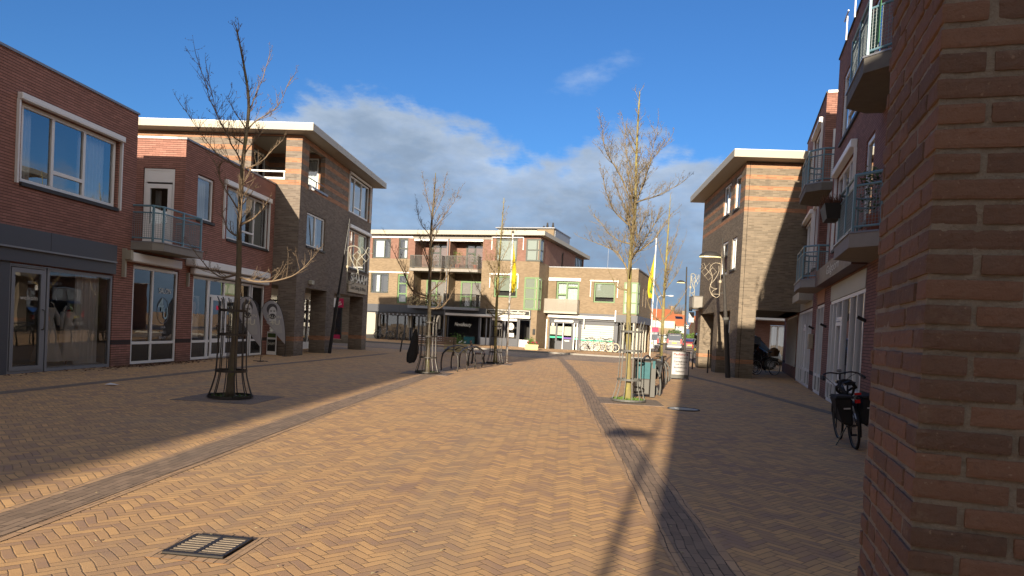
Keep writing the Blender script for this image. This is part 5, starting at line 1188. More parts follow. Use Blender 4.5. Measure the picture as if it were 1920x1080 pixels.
# ================================================================ trees
def tree(label, base, trunk, limbs, barkm, twigm, seed, r0=.085, rtop=.012, dens=1.0, tw=1.0, zmin=2.2, extra=1.0):
    """trunk / limbs: (dx, dz) outlines measured at the tree; depth is added per limb"""
    rnd = random.Random(seed); bx_, by_ = base; t = thing('street_tree', label, 'tree', (bx_, by_, 0), 'young bare street trees')
    H = trunk[-1][1]; mt = MB(); mc = MB()
    tp = bez([(bx_+dx, by_+.03*math.sin(dz*1.3+seed), dz) for dx, dz in trunk], 7)
    def tr_r(z): return max(rtop, r0*(1-(z/H))**.85+rtop) + (.03*max(0, 1-z/.25) if z < .25 else 0)
    mt.tube(tp, [tr_r(p.z)*(1+.07*math.sin(p.z*17+seed)) for p in tp], 10)
    # burrs where old branches were pruned
    for k in range(9):
        z = rnd.uniform(1.6, H*.55); p = min(tp, key=lambda q: abs(q.z-z)); a = rnd.uniform(0, 6.28); mt.ball((p.x+math.cos(a)*tr_r(z)*.7, p.y+math.sin(a)*tr_r(z)*.7, z), tr_r(z)*.5, None, tr_r(z)*.65, 6, 4)
    def twig(p, d, L, r, lvl):
        if L < .05: return
        n = 4 if lvl < 2 else 3; pts = [p.copy()]; dd = d.copy()
        for k in range(n):
            dd = (dd+Vector((rnd.uniform(-1, 1), rnd.uniform(-1, 1), rnd.uniform(-.5, 1)))*.16+Vector((0, 0, .07))).normalized(); pts.append(pts[-1]+dd*L/n)
        mc.tube(pts, [r*(1-.75*k/n) for k in range(n+1)], 4 if lvl < 2 else 3)
        # bud clusters
        if lvl >= 2 and rnd.random() < .8:
            for q in pts[1:]: e_ = Vector((rnd.uniform(-1, 1), rnd.uniform(-1, 1), rnd.uniform(-.2, 1))).normalized()*.022; mc.tube([q, q+e_], [.0045, .003], 3)
        if lvl >= 3: return
        m = max(2, int(L*(7.0 if lvl == 1 else 9)*dens))
        for k in range(m):
            q = rnd.uniform(.15, 1); i = min(int(q*n), n-1); b0 = pts[i].lerp(pts[i+1], q*n-i)
            ax = Vector((rnd.uniform(-1, 1), rnd.uniform(-1, 1), rnd.uniform(-.4, .8))).normalized(); nd = (dd*.75+ax*.85).normalized()
            twig(b0, nd, L*rnd.uniform(.25, .55)*(1.1-q*.4), r*.5, lvl+1)
    def limb(pts, r, sd_y):
        P_ = [Vector((bx_+dx, by_+sd_y*i/len(pts)*.9, dz)) for i, (dx, dz) in enumerate(pts)]
        L = sum((b-a).length for a, b in zip(P_, P_[1:])); S = bez(P_, 6)
        S = [s+Vector((noise.noise(s*5)*.03, noise.noise(s*5+Vector((9, 0, 0)))*.03, 0)) if i else s for i, s in enumerate(S)]
        rr_ = [max(.005, r*(1-.82*i/(len(S)-1))) for i in range(len(S))]
        mc.tube(S, rr_, 6)
        m = int(L*9.5*dens)
        for k in range(m):
            q = .16+.84*(k+rnd.random())/m; i = min(int(q*(len(S)-1)), len(S)-2); b0 = S[i]; d = (S[i+1]-S[i]).normalized()
            ax = Vector((rnd.uniform(-1, 1), rnd.uniform(-1, 1), rnd.uniform(-.3, .9))).normalized()
            twig(b0, (d*.9+ax*.85+Vector((0, 0, .10))).normalized(), min(L, 1.6)*rnd.uniform(.16, .40)*(1.15-q*.55)*tw, max(.0055, rr_[i]*.45), 1)
        twig(S[-1], (S[-1]-S[-2]).normalized(), L*.18, .006, 2)
    for i, lb in enumerate(limbs):
        z0 = lb[0][1]; limb(lb, max(.012, tr_r(z0)*.46), rnd.choice((-1, 1))*rnd.uniform(.15, .9)*(abs(lb[-1][0]-lb[0][0])+.2))
    # further limbs pointing towards and away from the viewer, and short shoots on the leader
    for k in range(int(13*dens*extra)):
        z = zmin+(H-zmin)*(.12+.80*(k+rnd.random()*.7)/(13*dens*extra)); p = min(tp, key=lambda q: abs(q.z-z)); a = rnd.uniform(0, 6.28) if k % 3 else rnd.choice((1.57, -1.57))+rnd.uniform(-.5, .5); L = (H-z)*.30*rnd.uniform(.6, 1.1)+.22
        d = Vector((math.cos(a)*.62, math.sin(a)*.8, .80)).normalized(); pts = [p.copy()]
        for _ in range(4): d = (d+Vector((rnd.uniform(-.2, .2), rnd.uniform(-.2, .2), .12))).normalized(); pts.append(pts[-1]+d*L/4)
        r = max(.010, tr_r(z)*.42); mc.tube(pts, [r*(1-.2*i) for i in range(5)], 5)
        for _ in range(int(L*12*dens)):
            q = rnd.uniform(.2, 1)*3.99; i = int(q); b0 = pts[i].lerp(pts[i+1], q-i); ax = Vector((rnd.uniform(-1, 1), rnd.uniform(-1, 1), rnd.uniform(-.2, 1))).normalized(); twig(b0, (d*.7+ax*.8).normalized(), L*rnd.uniform(.18, .38)*tw, r*.38, 1)
    for k in range(int(26*dens)):
        z = H*rnd.uniform(.62, 1.0); p = min(tp, key=lambda q: abs(q.z-z)); a = rnd.uniform(0, 6.28); twig(p.copy(), Vector((math.cos(a)*.6, math.sin(a)*.6, .75)).normalized(), rnd.uniform(.15, .5)*tw*(1.15-z/H*.5), .007, 1)
    mt.build('trunk', barkm, t, smooth=True); mc.build('crown', twigm, t, smooth=True); return t
tree('bare tree with arched low branches before the salon windows, nearest on the left', (-5.95, 12.35), [(0, 0), (.05, 1.2), (.05, 2.3), (.02, 3.2), (.05, 4.2), (.13, 5.21), (0, 5.96), (-.17, 6.6)],
     [[(.12, 4.83), (.3, 5.03), (.59, 5.29), (.82, 5.82)], [(.14, 5.2), (.25, 5.59), (.36, 6.22)], [(.05, 4.2), (-.2, 4.57), (-.59, 5.25), (-.96, 6.13)], [(.06, 4.55), (-.31, 4.88), (-.51, 5.76)], [(.05, 2.18), (.46, 2.12), (.98, 2.25), (1.36, 2.62)],
      [(.05, 2.24), (-.26, 2.17), (-.53, 2.31), (-.94, 2.72)], [(.04, 4.1), (-.42, 4.38), (-1.05, 5.18)], [(.1, 4.1), (.45, 4.25), (.85, 4.6)], [(.05, 3.1), (.3, 3.3), (.5, 3.6)], [(.04, 2.9), (-.25, 3.05), (-.45, 3.5)]], M['bark'], M['twig'], 4, r0=.056, tw=1.0, dens=1.25, extra=.35)
tree('tall bare tree with yellow lichened trunk in the sun beside the litter bin', (1.49, 16.18), [(0, 0), (-.06, 1.2), (-.11, 2.3), (-.12, 3.3), (-.08, 4.36), (-.12, 5.73), (-.12, 6.95)],
     [[(-.12, 4.4), (-.5, 5.1), (-.8, 5.5), (-.96, 6.05)], [(-.11, 3.54), (-.49, 3.70), (-1.0, 4.26)], [(-.08, 4.47), (.47, 4.68), (.97, 4.98)], [(-.08, 5.05), (.29, 5.54), (.67, 6.03)], [(-.15, 2.85), (-.33, 3.25), (-.58, 3.45), (-1.2, 3.67)], [(-.10, 4.5), (-.3, 5.2), (-.42, 6.2)], [(-.09, 4.4), (.15, 5.2), (.28, 6.1)], [(-.1, 3.3), (.3, 3.6), (.7, 4.2)], [(-.12, 2.5), (-.4, 2.6), (-.55, 2.9)], [(-.1, 3.9), (-.6, 4.3), (-.9, 5.0)]], M['barky'], M['twigy'], 9, r0=.056, dens=1.6, tw=1.1, extra=.75)
tree('bare tree with low forked limbs beside the arched cycle racks on the left', (-4.2, 21.75), [(0, 0), (-.03, 1.65), (-.08, 3.63), (-.09, 4.61), (-.06, 5.3), (-.05, 6.2)],
     [[(-.05, 2.3), (-.49, 2.45), (-.9, 3.2), (-1.28, 3.99)], [(-.06, 2.5), (.35, 2.9), (.65, 3.6)], [(-.07, 4.4), (.4, 5.0), (.76, 5.63)], [(-.08, 4.2), (-.5, 4.7), (-.66, 5.3)], [(-.04, 2.35), (-.63, 2.61), (-.83, 3.26)], [(-.04, 2.0), (.4, 2.1), (.75, 2.7)], [(-.08, 4.8), (.2, 5.4), (.3, 6.0)], [(-.08, 4.8), (-.25, 5.4), (-.4, 6.0)]], M['bark'], M['twig'], 12, r0=.066, dens=1.4, tw=.95, extra=.55)
tree('slim bare tree beside the left flagpole, behind the cycle racks', (-2.9, 29.9), [(0, 0), (-.05, 2), (-.05, 3.63), (-.02, 5.19), (.03, 7.0)],
     [[(-.05, 1.9), (-.4, 2.2), (-.7, 2.71)], [(-.05, 2.3), (-.7, 2.9), (-1.2, 3.81)], [(-.04, 3.3), (.3, 3.8), (.66, 4.55)], [(-.05, 2.0), (.3, 2.2), (.53, 2.77)], [(-.04, 3.6), (-.5, 4.3), (-.7, 5.0)], [(-.03, 4.2), (.3, 5.0), (.4, 5.6)]], M['barky'], M['twigy'], 21, r0=.062, dens=1.2, tw=.9)
tree('slim bare tree in a guard behind the right flagpole and cycle racks', (4.9, 36.5), [(0, 0), (-.03, 3.4), (-.01, 5.9), (.02, 8.7)],
     [[(-.03, 2.8), (-.52, 4.0), (-.95, 5.2)], [(-.02, 4.2), (.4, 5.4), (.85, 6.5)], [(-.03, 2.3), (.6, 3.1), (1.2, 4.2)], [(-.02, 5), (-.4, 6), (-.6, 7)], [(-.02, 5.5), (.3, 6.4), (.5, 7.4)], [(-.03, 2.2), (-.5, 2.6), (-.9, 3.6)]], M['barky'], M['twigy'], 33, r0=.085, dens=1.1, tw=.85)
# ---------------------------------------------------------------- tree guards
def guard(label, x, y, mat, n=12, rz=0):
    t = thing('tree_guard', label, 'tree guard', (x, y, 0), 'flared steel tree guards', rz); rnd = random.Random(int(x*10+y))
    ORG[t.name] = (0, 0, 0)
    prof = [(.385, .03), (.34, .16), (.285, .36), (.262, .52), (.25, .9), (.24, 1.3), (.238, 1.6), (.26, 1.74), (.285, 1.80)]
    for k in range(n):
        a = 2*math.pi*k/n+.13; mb = MB(); S = bez([(r*math.cos(a), r*math.sin(a), z+(rnd.uniform(-.02, .02) if z > 1.7 else 0)) for r, z in prof], 3); mb.tube(S, .010, 4); mb.build('bar', mat, t)
    for r, z in ((.385, .045), (.268, .50), (.245, 1.15), (.240, 1.58)):
        mb = MB(); c = arc((0, 0, z), r, 0, 2*math.pi, 24)[:-1]; i0 = 0
        for k in range(24):
            a, b = 2*math.pi*k/24, 2*math.pi*(k+1)/24
            mb.hexa([((r-.004)*math.cos(a), (r-.004)*math.sin(a), z-.022), ((r+.008)*math.cos(a), (r+.008)*math.sin(a), z-.022), ((r+.008)*math.cos(b), (r+.008)*math.sin(b), z-.022), ((r-.004)*math.cos(b), (r-.004)*math.sin(b), z-.022),
                     ((r-.004)*math.cos(a), (r-.004)*math.sin(a), z+.022), ((r+.008)*math.cos(a), (r+.008)*math.sin(a), z+.022), ((r+.008)*math.cos(b), (r+.008)*math.sin(b), z+.022), ((r-.004)*math.cos(b), (r-.004)*math.sin(b), z+.022)])
        mb.build('ring', mat, t)
    return t
guard('dark flared tree guard round the nearest left tree', -5.95, 12.35, M['dsteel'])
guard('grey flared tree guard with green weeds inside, round the sunlit lichened tree', 1.49, 16.18, M['steel'])
guard('dark flared tree guard with a black jacket hanging on it', -4.2, 21.75, M['dsteel'])
guard('dark flared tree guard beside the left flagpole', -2.9, 29.9, M['dsteel'])
guard('dark flared tree guard behind the right cycle racks', 4.9, 36.5, M['dsteel'])
# tree pits: paving squares, soil, weeds
for x, y in ((-5.95, 12.35), (1.49, 16.18), (-4.2, 21.75), (-2.9, 29.9), (4.9, 36.5)):
    mb = MB(); mb.box(x-.72, x+.72, y-.72, y+.72, .0, .006); mb.build('tree_pit_paving', M['dark_pave'], kind='structure')
    mb = MB(); mb.face([(x+.36*math.cos(k*.35), y+.36*math.sin(k*.35), .010) for k in range(18)]); mb.build('tree_pit_soil', M['soil'], kind='structure')
def tufts(name, label, x, y, r, n, mat, seed, h=.09, cat='weeds'):
    rnd = random.Random(seed); mb = MB()
    for k in range(n):
        a = rnd.uniform(0, 6.28); q = r*math.sqrt(rnd.random()); c = Vector((x+q*math.cos(a), y+q*math.sin(a), .008)); d = Vector((rnd.uniform(-1, 1), rnd.uniform(-1, 1), rnd.uniform(.5, 1.6))).normalized()*h*rnd.uniform(.4, 1.2); s = d.cross(Vector((0, 0, 1))).normalized()*rnd.uniform(.008, .02); mb.face([c-s*.4, c+d*.6-s, c+d, c+d*.6+s])
    o = mb.build(name, mat); tag(o, label, cat); o['kind'] = 'stuff'; return o
tufts('weeds', 'bright green weeds at the foot of the sunlit tree inside its guard', 1.49, 16.18, .36, 900, M['leaf'], 2)
tufts('weeds', 'dull weeds at the foot of the nearest left tree', -5.95, 12.35, .33, 240, M['olive'], 3, .07)
tufts('weeds', 'weeds at the foot of the tree by the cycle racks', -4.2, 21.75, .33, 200, M['olive'], 6, .06)
rnd = random.Random(8); mb = MB()
for k in range(900):
    y = rnd.gauss(19.2, 1.6) if k % 3 else rnd.uniform(13.5, 26); x = -11.62+abs(rnd.gauss(0, .28)); a = rnd.uniform(0, 6.28); L = rnd.uniform(.02, .05)
    c = Vector((x, y, .006+rnd.uniform(0, .02))); u = Vector((math.cos(a), math.sin(a), rnd.uniform(-.3, .3)))*L; v = Vector((-math.sin(a), math.cos(a), rnd.uniform(-.2, .4)))*L*.6; mb.face([c-u, c+v, c+u, c-v])
lf = mb.build('leaf_litter', M['dryleaf']); tag(lf, 'brown dead leaves drifted along the foot of the left shopfronts', 'leaf litter'); lf['kind'] = 'stuff'
# small scraps: pale flecks and leaves scattered over the paving
mb = MB(); rnd = random.Random(77)
for k in range(260):
    y = 4+26*rnd.random()**1.6; x = rnd.uniform(-9, 5.5); a = rnd.uniform(0, 6.28); L = rnd.uniform(.008, .022); mb.face([(x+L*math.cos(a+q)*[1, .5, 1, .5][i], y+L*math.sin(a+q)*[1, .5, 1, .5][i], .013+.004*(i % 2)) for i, q in enumerate((0, 1.57, 3.14, 4.71))])
sc_ = mb.build('scattered_bits', M['planter']); tag(sc_, 'pale seed scales and crumbs scattered over the herringbone paving', 'litter'); sc_['kind'] = 'stuff'
lt = MB(); lt.face([(-8.9, 13.2, .02), (-8.68, 13.16, .03), (-8.66, 13.30, .02), (-8.87, 13.34, .045)]); tag(lt.build('paper_scrap', M['white']), 'scrap of white paper lying on the shaded paving at the left', 'litter')
# ================================================================ lamp posts with star ornaments
def lamppost(label, base, topp, r0, r1, arm=None, orn=None, mat=None, sleeve=2.3, flip=1, split=None):
    t = thing('street_lamp', label, 'street lamp', base); b = Vector(base); tp = Vector(topp); mat = mat or M['dsteel']
    def at(z): return b+(tp-b)*((z-b.z)/(tp.z-b.z))
    mb = MB(); mb.tube([b, at(sleeve)], [r0*1.25, r0*1.1], 10); mb.tube([at(sleeve), tp], [r0*.9, r1], 10); pole = mb.build('pole', mat, t, smooth=False)
    mb = MB(); mb.tube([at(sleeve-.05), at(sleeve+.05)], r0*1.45, 10); mb.build('collar', M['steel'], pole)
    if arm:     # (z, reach, size)
        z, dx, s = arm; a = at(z); mb = MB(); mb.tube([a, a+Vector((dx*.35, 0, .02))], .028, 6); mb.build('arm', mat, t)
        c = a+Vector((dx*.68, 0, .02)); mb = MB(); n = 14; rings = [(0, .13), (.5, .115), (.85, .055), (1, 0)]
        for q, h in rings:
            for k in range(n): an = 6.2832*k/n; mb.v.append((c.x+s*q*math.cos(an)*1.25, c.y+s*q*math.sin(an)*.6, c.z+h*1.3*s/.3))
        for i in range(3):
            for k in range(n): mb.f.append((i*n+k, i*n+(k+1) % n, (i+1)*n+(k+1) % n, (i+1)*n+k))
        hd = mb.build('lamp_head', mat, t, smooth=True)
        mb = MB(); mb.prism([(c.x+s*1.25*.98*math.cos(6.2832*k/n), c.y+s*.58*math.sin(6.2832*k/n), c.z-.055) for k in range(n)], (0, 0, .05)); mb.build('lens', M['lampglass'], hd)
    if orn:
        z0, z1, dx, m = orn; a0, a1 = at(z0), at(z1); y = b.y-.02; sg = 1 if dx > 0 else -1; H = z1-z0; x0 = (a0.x+a1.x)/2+sg*(.22 if m == 'w' else .16); Wd = abs(dx)
        q = lambda u, v: (x0+sg*u*Wd, y, z0+v*H)
        mb = MB(); R_ = .021 if m == 'w' else .010
        mb.tube([q(0, .03), q(0, .97), q(.12, 1)], R_, 5)
        mb.tube(bez([q(.02, .97), q(.28, 1.0), q(.5, .93), q(.56, .80), q(.42, .58), q(.48, .36), q(.52, .22), q(.40, .06), q(.16, -.02), q(.02, .03)], 6), R_, 5)
        mb.tube(bez([q(.12, .92), q(.10, .74), q(.30, .50), q(.50, .36), q(.38, .26), q(.14, .24)], 6), R_, 5)
        mb.tube(bez([q(.14, .24), q(.34, .18), q(.40, .08), q(.24, .0)], 6), R_, 5); mb.tube([q(0, .08), q(.40, .08)], R_, 4)
        mb.tube([q(.22, .74), q(.62, .98), q(1.0, .72), q(.62, .48)], R_*.8, 4, True); mb.tube([q(.42, .86), q(.84, .60)], R_*.8, 4); mb.tube([q(.42, .60), q(.84, .86)], R_*.8, 4)
        mb.tube([q(.80, .86), q(.90, .98), q(1.02, .94), q(.92, .84), q(1.12, .82)], R_*.7, 4)
        mb.build('light_ornament', M['white_b'] if m == 'w' else M['beige'], t)
        mb = MB(); 
        for z in (z0+H*.12, z0+H*.5, z0+H*.88): p = at(z); mb.tube([p, (x0, y, z)], .010, 4)
        mb.build('ornament_bracket', M['steel'], t); mb = MB(); mb.ball((x0, y-.02, z0+H*.45), .06, .04, .07, 8, 5); mb.build('junction_box', M['beige'], t)
    return t
lamppost('black leaning lamp post with white star ornament before the left striped block', (-10.52, 31.2, 0), (-9.86, 31.2, 6.05), .062, .02, orn=(3.15, 4.85, 1.0, 'w'), mat=M['black'], sleeve=2.6)
lamppost('leaning grey lamp post with hooded lamp before the right corner block', (6.55, 28.9, 0), (6.03, 28.9, 5.55), .085, .028, arm=(4.78, -.75, .36), orn=(3.2, 4.55, -.75, 'c'), mat=M['dsteel'], sleeve=2.35)
lamppost('farther dark lamp post with a small lamp on its left and blue traffic plates below', (6.42, 38.6, 0), (6.26, 38.6, 5.3), .055, .035, arm=(4.45, -.42, .18), orn=(3.6, 4.95, .45, 'w'), mat=M['dsteel'], sleeve=2.2)
tsg = thing('traffic_sign', 'grey backed traffic plates with a small blue sign above, on the farther lamp post', 'traffic sign', (6.6, 38.6, 2.3))
mb = MB(); mb.box(6.50, 6.78, 38.50, 38.53, 2.35, 2.60); mb.box(6.50, 6.78, 38.50, 38.53, 2.62, 2.90); mb.build('grey_plate', M['fgrey'], tsg); mb = MB(); mb.box(6.46, 6.66, 38.50, 38.53, 2.94, 3.14); mb.build('blue_plate', plain('blue_sign', (.08, .28, .55), .5), tsg); mb = MB(); mb.box(6.36, 6.54, 38.50, 38.53, 1.98, 2.24); mb.build('black_plate', M['ink'], tsg)
mb = MB(); mb.box(6.41, 6.51, 38.49, 38.50, 2.02, 2.09); mb.box(6.41, 6.51, 38.49, 38.50, 2.13, 2.20); mb.box(6.50, 6.62, 38.49, 38.5, 3.0, 3.08); mb.build('white_marks', M['white'], tsg)
# a curved white lamp far down the street
fl = thing('street_lamp', 'slim white street lamp with a curved arm far down the street', 'street lamp', (10.2, 82, 0)); mb = MB(); mb.tube(bez([(10.2, 82, 0), (10.2, 82, 5.2), (10.3, 82, 5.9), (10.7, 82, 6.2), (11.4, 82, 6.2)], 6), .035, 6); mb.build('pole', M['fgrey'], fl); mb = MB(); mb.ball((11.7, 82, 6.2), .35, .15, .09); mb.build('lamp_head', M['white'], fl)
lamppost('stand-in lamp added unseen behind the viewpoint to throw a round shadow on the paving', (-1.95, -8.9, 0), (-1.95, -8.9, 5.4), .06, .03, arm=(4.72, -.55, .30), mat=M['dsteel'])  # unseen stand-in, added only for its shadow on the paving
# ================================================================ flagpoles with furled flags
def flagpole(label, fl_label, x, y, h, zt, zb, wid, seed, green):
    t = thing('flagpole', label, 'flagpole', (x, y, 0)); mb = MB(); mb.tube([(x, y, 0), (x, y, h)], [.05, .03], 10); mb.build('pole', M['white'], t, smooth=True); mb = MB(); mb.ball((x, y, h+.05), .06); mb.build('finial', M['dsteel'], t)
    f = thing('flag', fl_label, 'flag', (x, y, zt)); rnd = random.Random(seed)
    for mat, za, zbb, off, ww in ((M['yflag'], zt, zb, .0, 1.0),)+(((M['gflag'], zt-(zt-zb)*.55, zb+(zt-zb)*.1, .03, .5),) if green else ()):
        mb = MB(); n = 22; m = 18
        for j in range(m+1):
            v = j/m; z = za+(zbb-za)*v; env = ww*wid*(math.sin(min(v*1.3, 1)*1.57)**1.2)*(1 if v < .85 else 1-(v-.85)*2.2)
            for k in range(n+1):
                u = k/n; q = math.sin(u*19+v*2+seed)*.06*min(1, v*3); mb.v.append((x+green_sign(seed)*(.05+u*env+off), y-.05+q-off, z+.06*math.sin(u*9+seed)))
        for j in range(m):
            for k in range(n): a = j*(n+1)+k; mb.f.append((a, a+1, a+n+2, a+n+1))
        mb.build('cloth' if mat is M['yflag'] else 'green_field', mat, f, smooth=True)
    return t
def green_sign(s): return 1 if s == 1 else -1
flagpole('white flagpole left of the street middle', 'furled yellow flag hanging from the left flagpole', -2.55, 31.5, 5.75, 5.35, 3.15, .20, 1, False)
flagpole('white flagpole on the right, before the low wing', 'furled yellow flag with green field hanging from the right flagpole', 5.04, 42.5, 7.3, 6.35, 3.75, .30, 2, True)
# ================================================================ beach banners
def banner(label, x, y, lean, seed, txt, s=1.0):
    """teardrop banner on a bowed pole, facing the street's near end"""
    t = thing('beach_banner', label, 'banner', (x, y, 0), 'teardrop banners outside the salon'); pl = [(0, 0), (.02, .35), (-.02, .8), (-.10, 1.3), (-.26, 1.72), (-.50, 1.90), (-.74, 1.80), (-.86, 1.58)]
    a = R(lean); F = Fr(x, y, 90+lean, (-math.sin(a), -math.cos(a)))
    S = bez([F.P(u*s, 0, z*s+.02) for u, z in pl], 5); mb = MB(); mb.tube(S, .011, 5); mb.build('pole', M['ink'], t)
    out = [(.0, .42), (-.02, .8), (-.10, 1.3), (-.26, 1.72), (-.50, 1.90), (-.74, 1.80), (-.86, 1.55), (-.74, 1.28), (-.52, .98), (-.28, .70)]
    edge_ = bez([(u*s, z*s, 0) for u, z in out[:7]], 4); mb = MB(); mb.prism([F.P(p.x, .012, p.y) for p in edge_]+[F.P(u*s, .012, z*s) for u, z in out[7:]], (F.n[0]*.006, F.n[1]*.006, 0)); c = mb.build('cloth', M['flagcloth'], t)
    el = lambda cx, cz, rx, rz, o, n=22, a0=0, a1=6.2832: [F.P((cx+rx*math.cos(a0+(a1-a0)*k/n))*s, o, (cz+rz*math.sin(a0+(a1-a0)*k/n))*s) for k in range(n)]
    mb = MB(); mb.face(el(-.50, 1.60, .185, .20, .0215)); mb.build('printed_hair', M['fdark'], c)
    mb = MB(); mb.face(el(-.475, 1.49, .135, .205, .0235)); mb.face([F.P(u*s, .0225, z*s) for u, z in ((-.56, 1.36), (-.37, 1.36), (-.33, 1.20), (-.60, 1.20))]); mb.build('printed_face', M['flight'], c)
    mb = MB(); mb.face(el(-.475, 1.36, .115, .095, .0255)); mb.face(el(-.53, 1.53, .033, .012, .0255)); mb.face(el(-.42, 1.53, .033, .012, .0255)); mb.face(el(-.53, 1.56, .04, .009, .0255)); mb.face(el(-.42, 1.56, .04, .009, .0255)); mb.build('printed_features', M['fdark'], c)
    mb = MB(); mb.face([F.P(u*s, .0227, z*s) for u, z in ((-.68, 1.14), (-.28, 1.22), (-.14, 1.05), (-.12, .80), (-.30, .78), (-.52, 1.02))]); mb.build('printed_shirt', M['fgrey'], c)
    text(c, F, -.42*s, .030, 1.30*s, txt[0], M['letter'], h=.10*s, width=.50*s); text(c, F, -.38*s, .030, 1.08*s, txt[1], M['letter'], h=.17*s, width=.34*s, bold=.02)
    mb = MB(); mb.cyl((x, y, 0), .10, .03, 10); mb.tube([(x-.25, y, .02), (x+.25, y, .02)], .012, 4); mb.tube([(x, y-.25, .02), (x, y+.25, .02)], .012, 4); mb.build('foot', M['dsteel'], t); return t
banner('grey teardrop banner printed with a bearded man, right one by the dark brick pier', -10.78, 26.75, -4, 1, ('SALON', '4U'), 1.12)
banner('grey teardrop banner partly behind the nearest left tree guard', -10.05, 22.9, 8, 2, ('SALON', '4U'), 1.12)
# ================================================================ cycle racks of arched tubes
def rack(label, hoops, rails, mat, r=.024):
    t = thing('cycle_rack', label, 'cycle rack', hoops[0][0]+(0,), 'arched tube cycle racks')
    for (x0, y0), (x1, y1), h in hoops:
        mb = MB(); mb.tube(bez([(x0, y0, 0), (x0+(x1-x0)*-.02, y0, h*.4), (x0+(x1-x0)*.10, y0+(y1-y0)*.1, h*.80), (x0+(x1-x0)*.5, (y0+y1)/2, h), (x0+(x1-x0)*.9, y0+(y1-y0)*.9, h*.80), (x0+(x1-x0)*1.02, y1, h*.4), (x1, y1, 0)], 5), r, 7); mb.build('hoop', mat, t, smooth=True)
    for R_ in rails: mb = MB(); mb.tube(bez(R_, 8), r, 7); mb.build('rail', mat, t, smooth=True)
    return t
rack('dark arched tube cycle rack in the shade between the two left trees', [((-4.12, 23.76), (-3.50, 23.3), .74), ((-3.95, 24.82), (-3.35, 24.45), .76), ((-3.85, 26.1), (-3.22, 25.6), .76), ((-3.66, 27.2), (-3.1, 26.8), .74)],
     [[(-4.1, 23.7, .55), (-4.0, 24.4, .76), (-3.8, 25.7, .80), (-3.6, 27.2, .60)], [(-3.5, 23.3, .55), (-3.4, 24.2, .76), (-3.2, 25.7, .80), (-3.05, 26.9, .60)]], M['dsteel'])
rack('pale grey arched tube cycle rack in the sun behind the litter bin', [((1.90, 18.3), (2.45, 18.2), .74), ((2.12, 19.6), (2.65, 19.5), .78), ((2.40, 21.0), (2.90, 20.9), .80), ((2.70, 22.6), (3.20, 22.5), .78), ((3.05, 24.4), (3.55, 24.3), .70)],
     [[(1.85, 18.0, .50), (2.00, 18.6, .80), (2.40, 21.0, .92), (2.80, 23.4, .75), (3.25, 25.2, .02)], [(2.40, 18.0, .50), (2.55, 18.8, .80), (2.85, 21.0, .92), (3.20, 23.2, .75), (3.60, 25.0, .02)]], M['steel'], r=.028)
# ================================================================ litter bin
lb = thing('litter_bin', 'grey litter bin with a teal front, in the sun behind the lichened tree', 'litter bin', (1.98, 17.7, 0))
mb = MB(); mb.box(1.74, 2.12, 17.50, 17.9, .06, .90); mb.build('body', M['dsteel'], lb, bev=.02); mb = MB(); mb.box(1.76, 2.10, 17.485, 17.50, .46, .86); mb.box(2.16, 2.22, 17.49, 17.5, .72, .9); mb.build('teal_panel', M['teal'], lb)
mb = MB(); mb.box(1.77, 2.09, 17.487, 17.50, .10, .43); mb.box(2.13, 2.24, 17.5, 17.78, .02, .82); mb.build('side_post', M['steel'], lb); mb = MB(); mb.box(1.72, 2.26, 17.48, 17.92, .90, .94); mb.build('lid', M['ink'], lb, bev=.015)
# black seat cover hanging over the rack
sx = thing('child_seat', 'black padded seat standing on pale curved legs beside the litter bin', 'seat', (2.33, 18.6, 0))
mb = MB(); mb.hexa([(2.22, 18.5, .40), (2.42, 18.5, .40), (2.42, 18.9, .40), (2.22, 18.9, .40), (2.36, 18.55, .86), (2.56, 18.55, .86), (2.56, 18.95, .86), (2.36, 18.95, .86)]); mb.build('seat', M['bfabric'], sx, bev=.04)
for dy in (0, .35): mb = MB(); mb.tube(bez([(2.28, 18.5+dy, .45), (2.30, 18.5+dy, .30), (2.42, 18.45+dy, .15), (2.40, 18.4+dy, 0)], 4), .028, 6); mb.build('leg', M['steel'], sx)
# ================================================================ pavement sign
sg_ = thing('pavement_sign', 'white photo shop pavement sign with black lettering on a grey frame', 'sign board', (4.15, 25.8, 0))
SG = Fr(4.15, 25.8, 92, (-math.sin(R(2)), -math.cos(R(2))))
def lean(mb, F, s0, s1, z0, z1, o0, o1, k=.10):
    P_ = F.P; return mb.hexa([P_(s0, o0-z0*k, z0), P_(s1, o0-z0*k, z0), P_(s1, o1-z0*k, z0), P_(s0, o1-z0*k, z0), P_(s0, o0-z1*k, z1), P_(s1, o0-z1*k, z1), P_(s1, o1-z1*k, z1), P_(s0, o1-z1*k, z1)])
mb = MB(); lean(mb, SG, -.29, .29, .18, .99, .0, .012, 0); mb.build('panel', M['fgrey'], sg_)
mb = MB(); lean(mb, SG, -.32, -.29, .0, 1.02, -.01, .02, 0); lean(mb, SG, .29, .32, .0, 1.02, -.01, .02, 0); lean(mb, SG, -.29, .29, .99, 1.02, -.01, .02, 0); lean(mb, SG, -.29, .29, .15, .18, -.01, .02, 0); lean(mb, SG, -.29, .29, .05, .15, -.01, .008, 0); lean(mb, SG, -.32, -.29, .0, 1.0, -.40, -.37, -.33); lean(mb, SG, .29, .32, .0, 1.0, -.40, -.37, -.33); mb.build('frame', M['steel'], sg_)
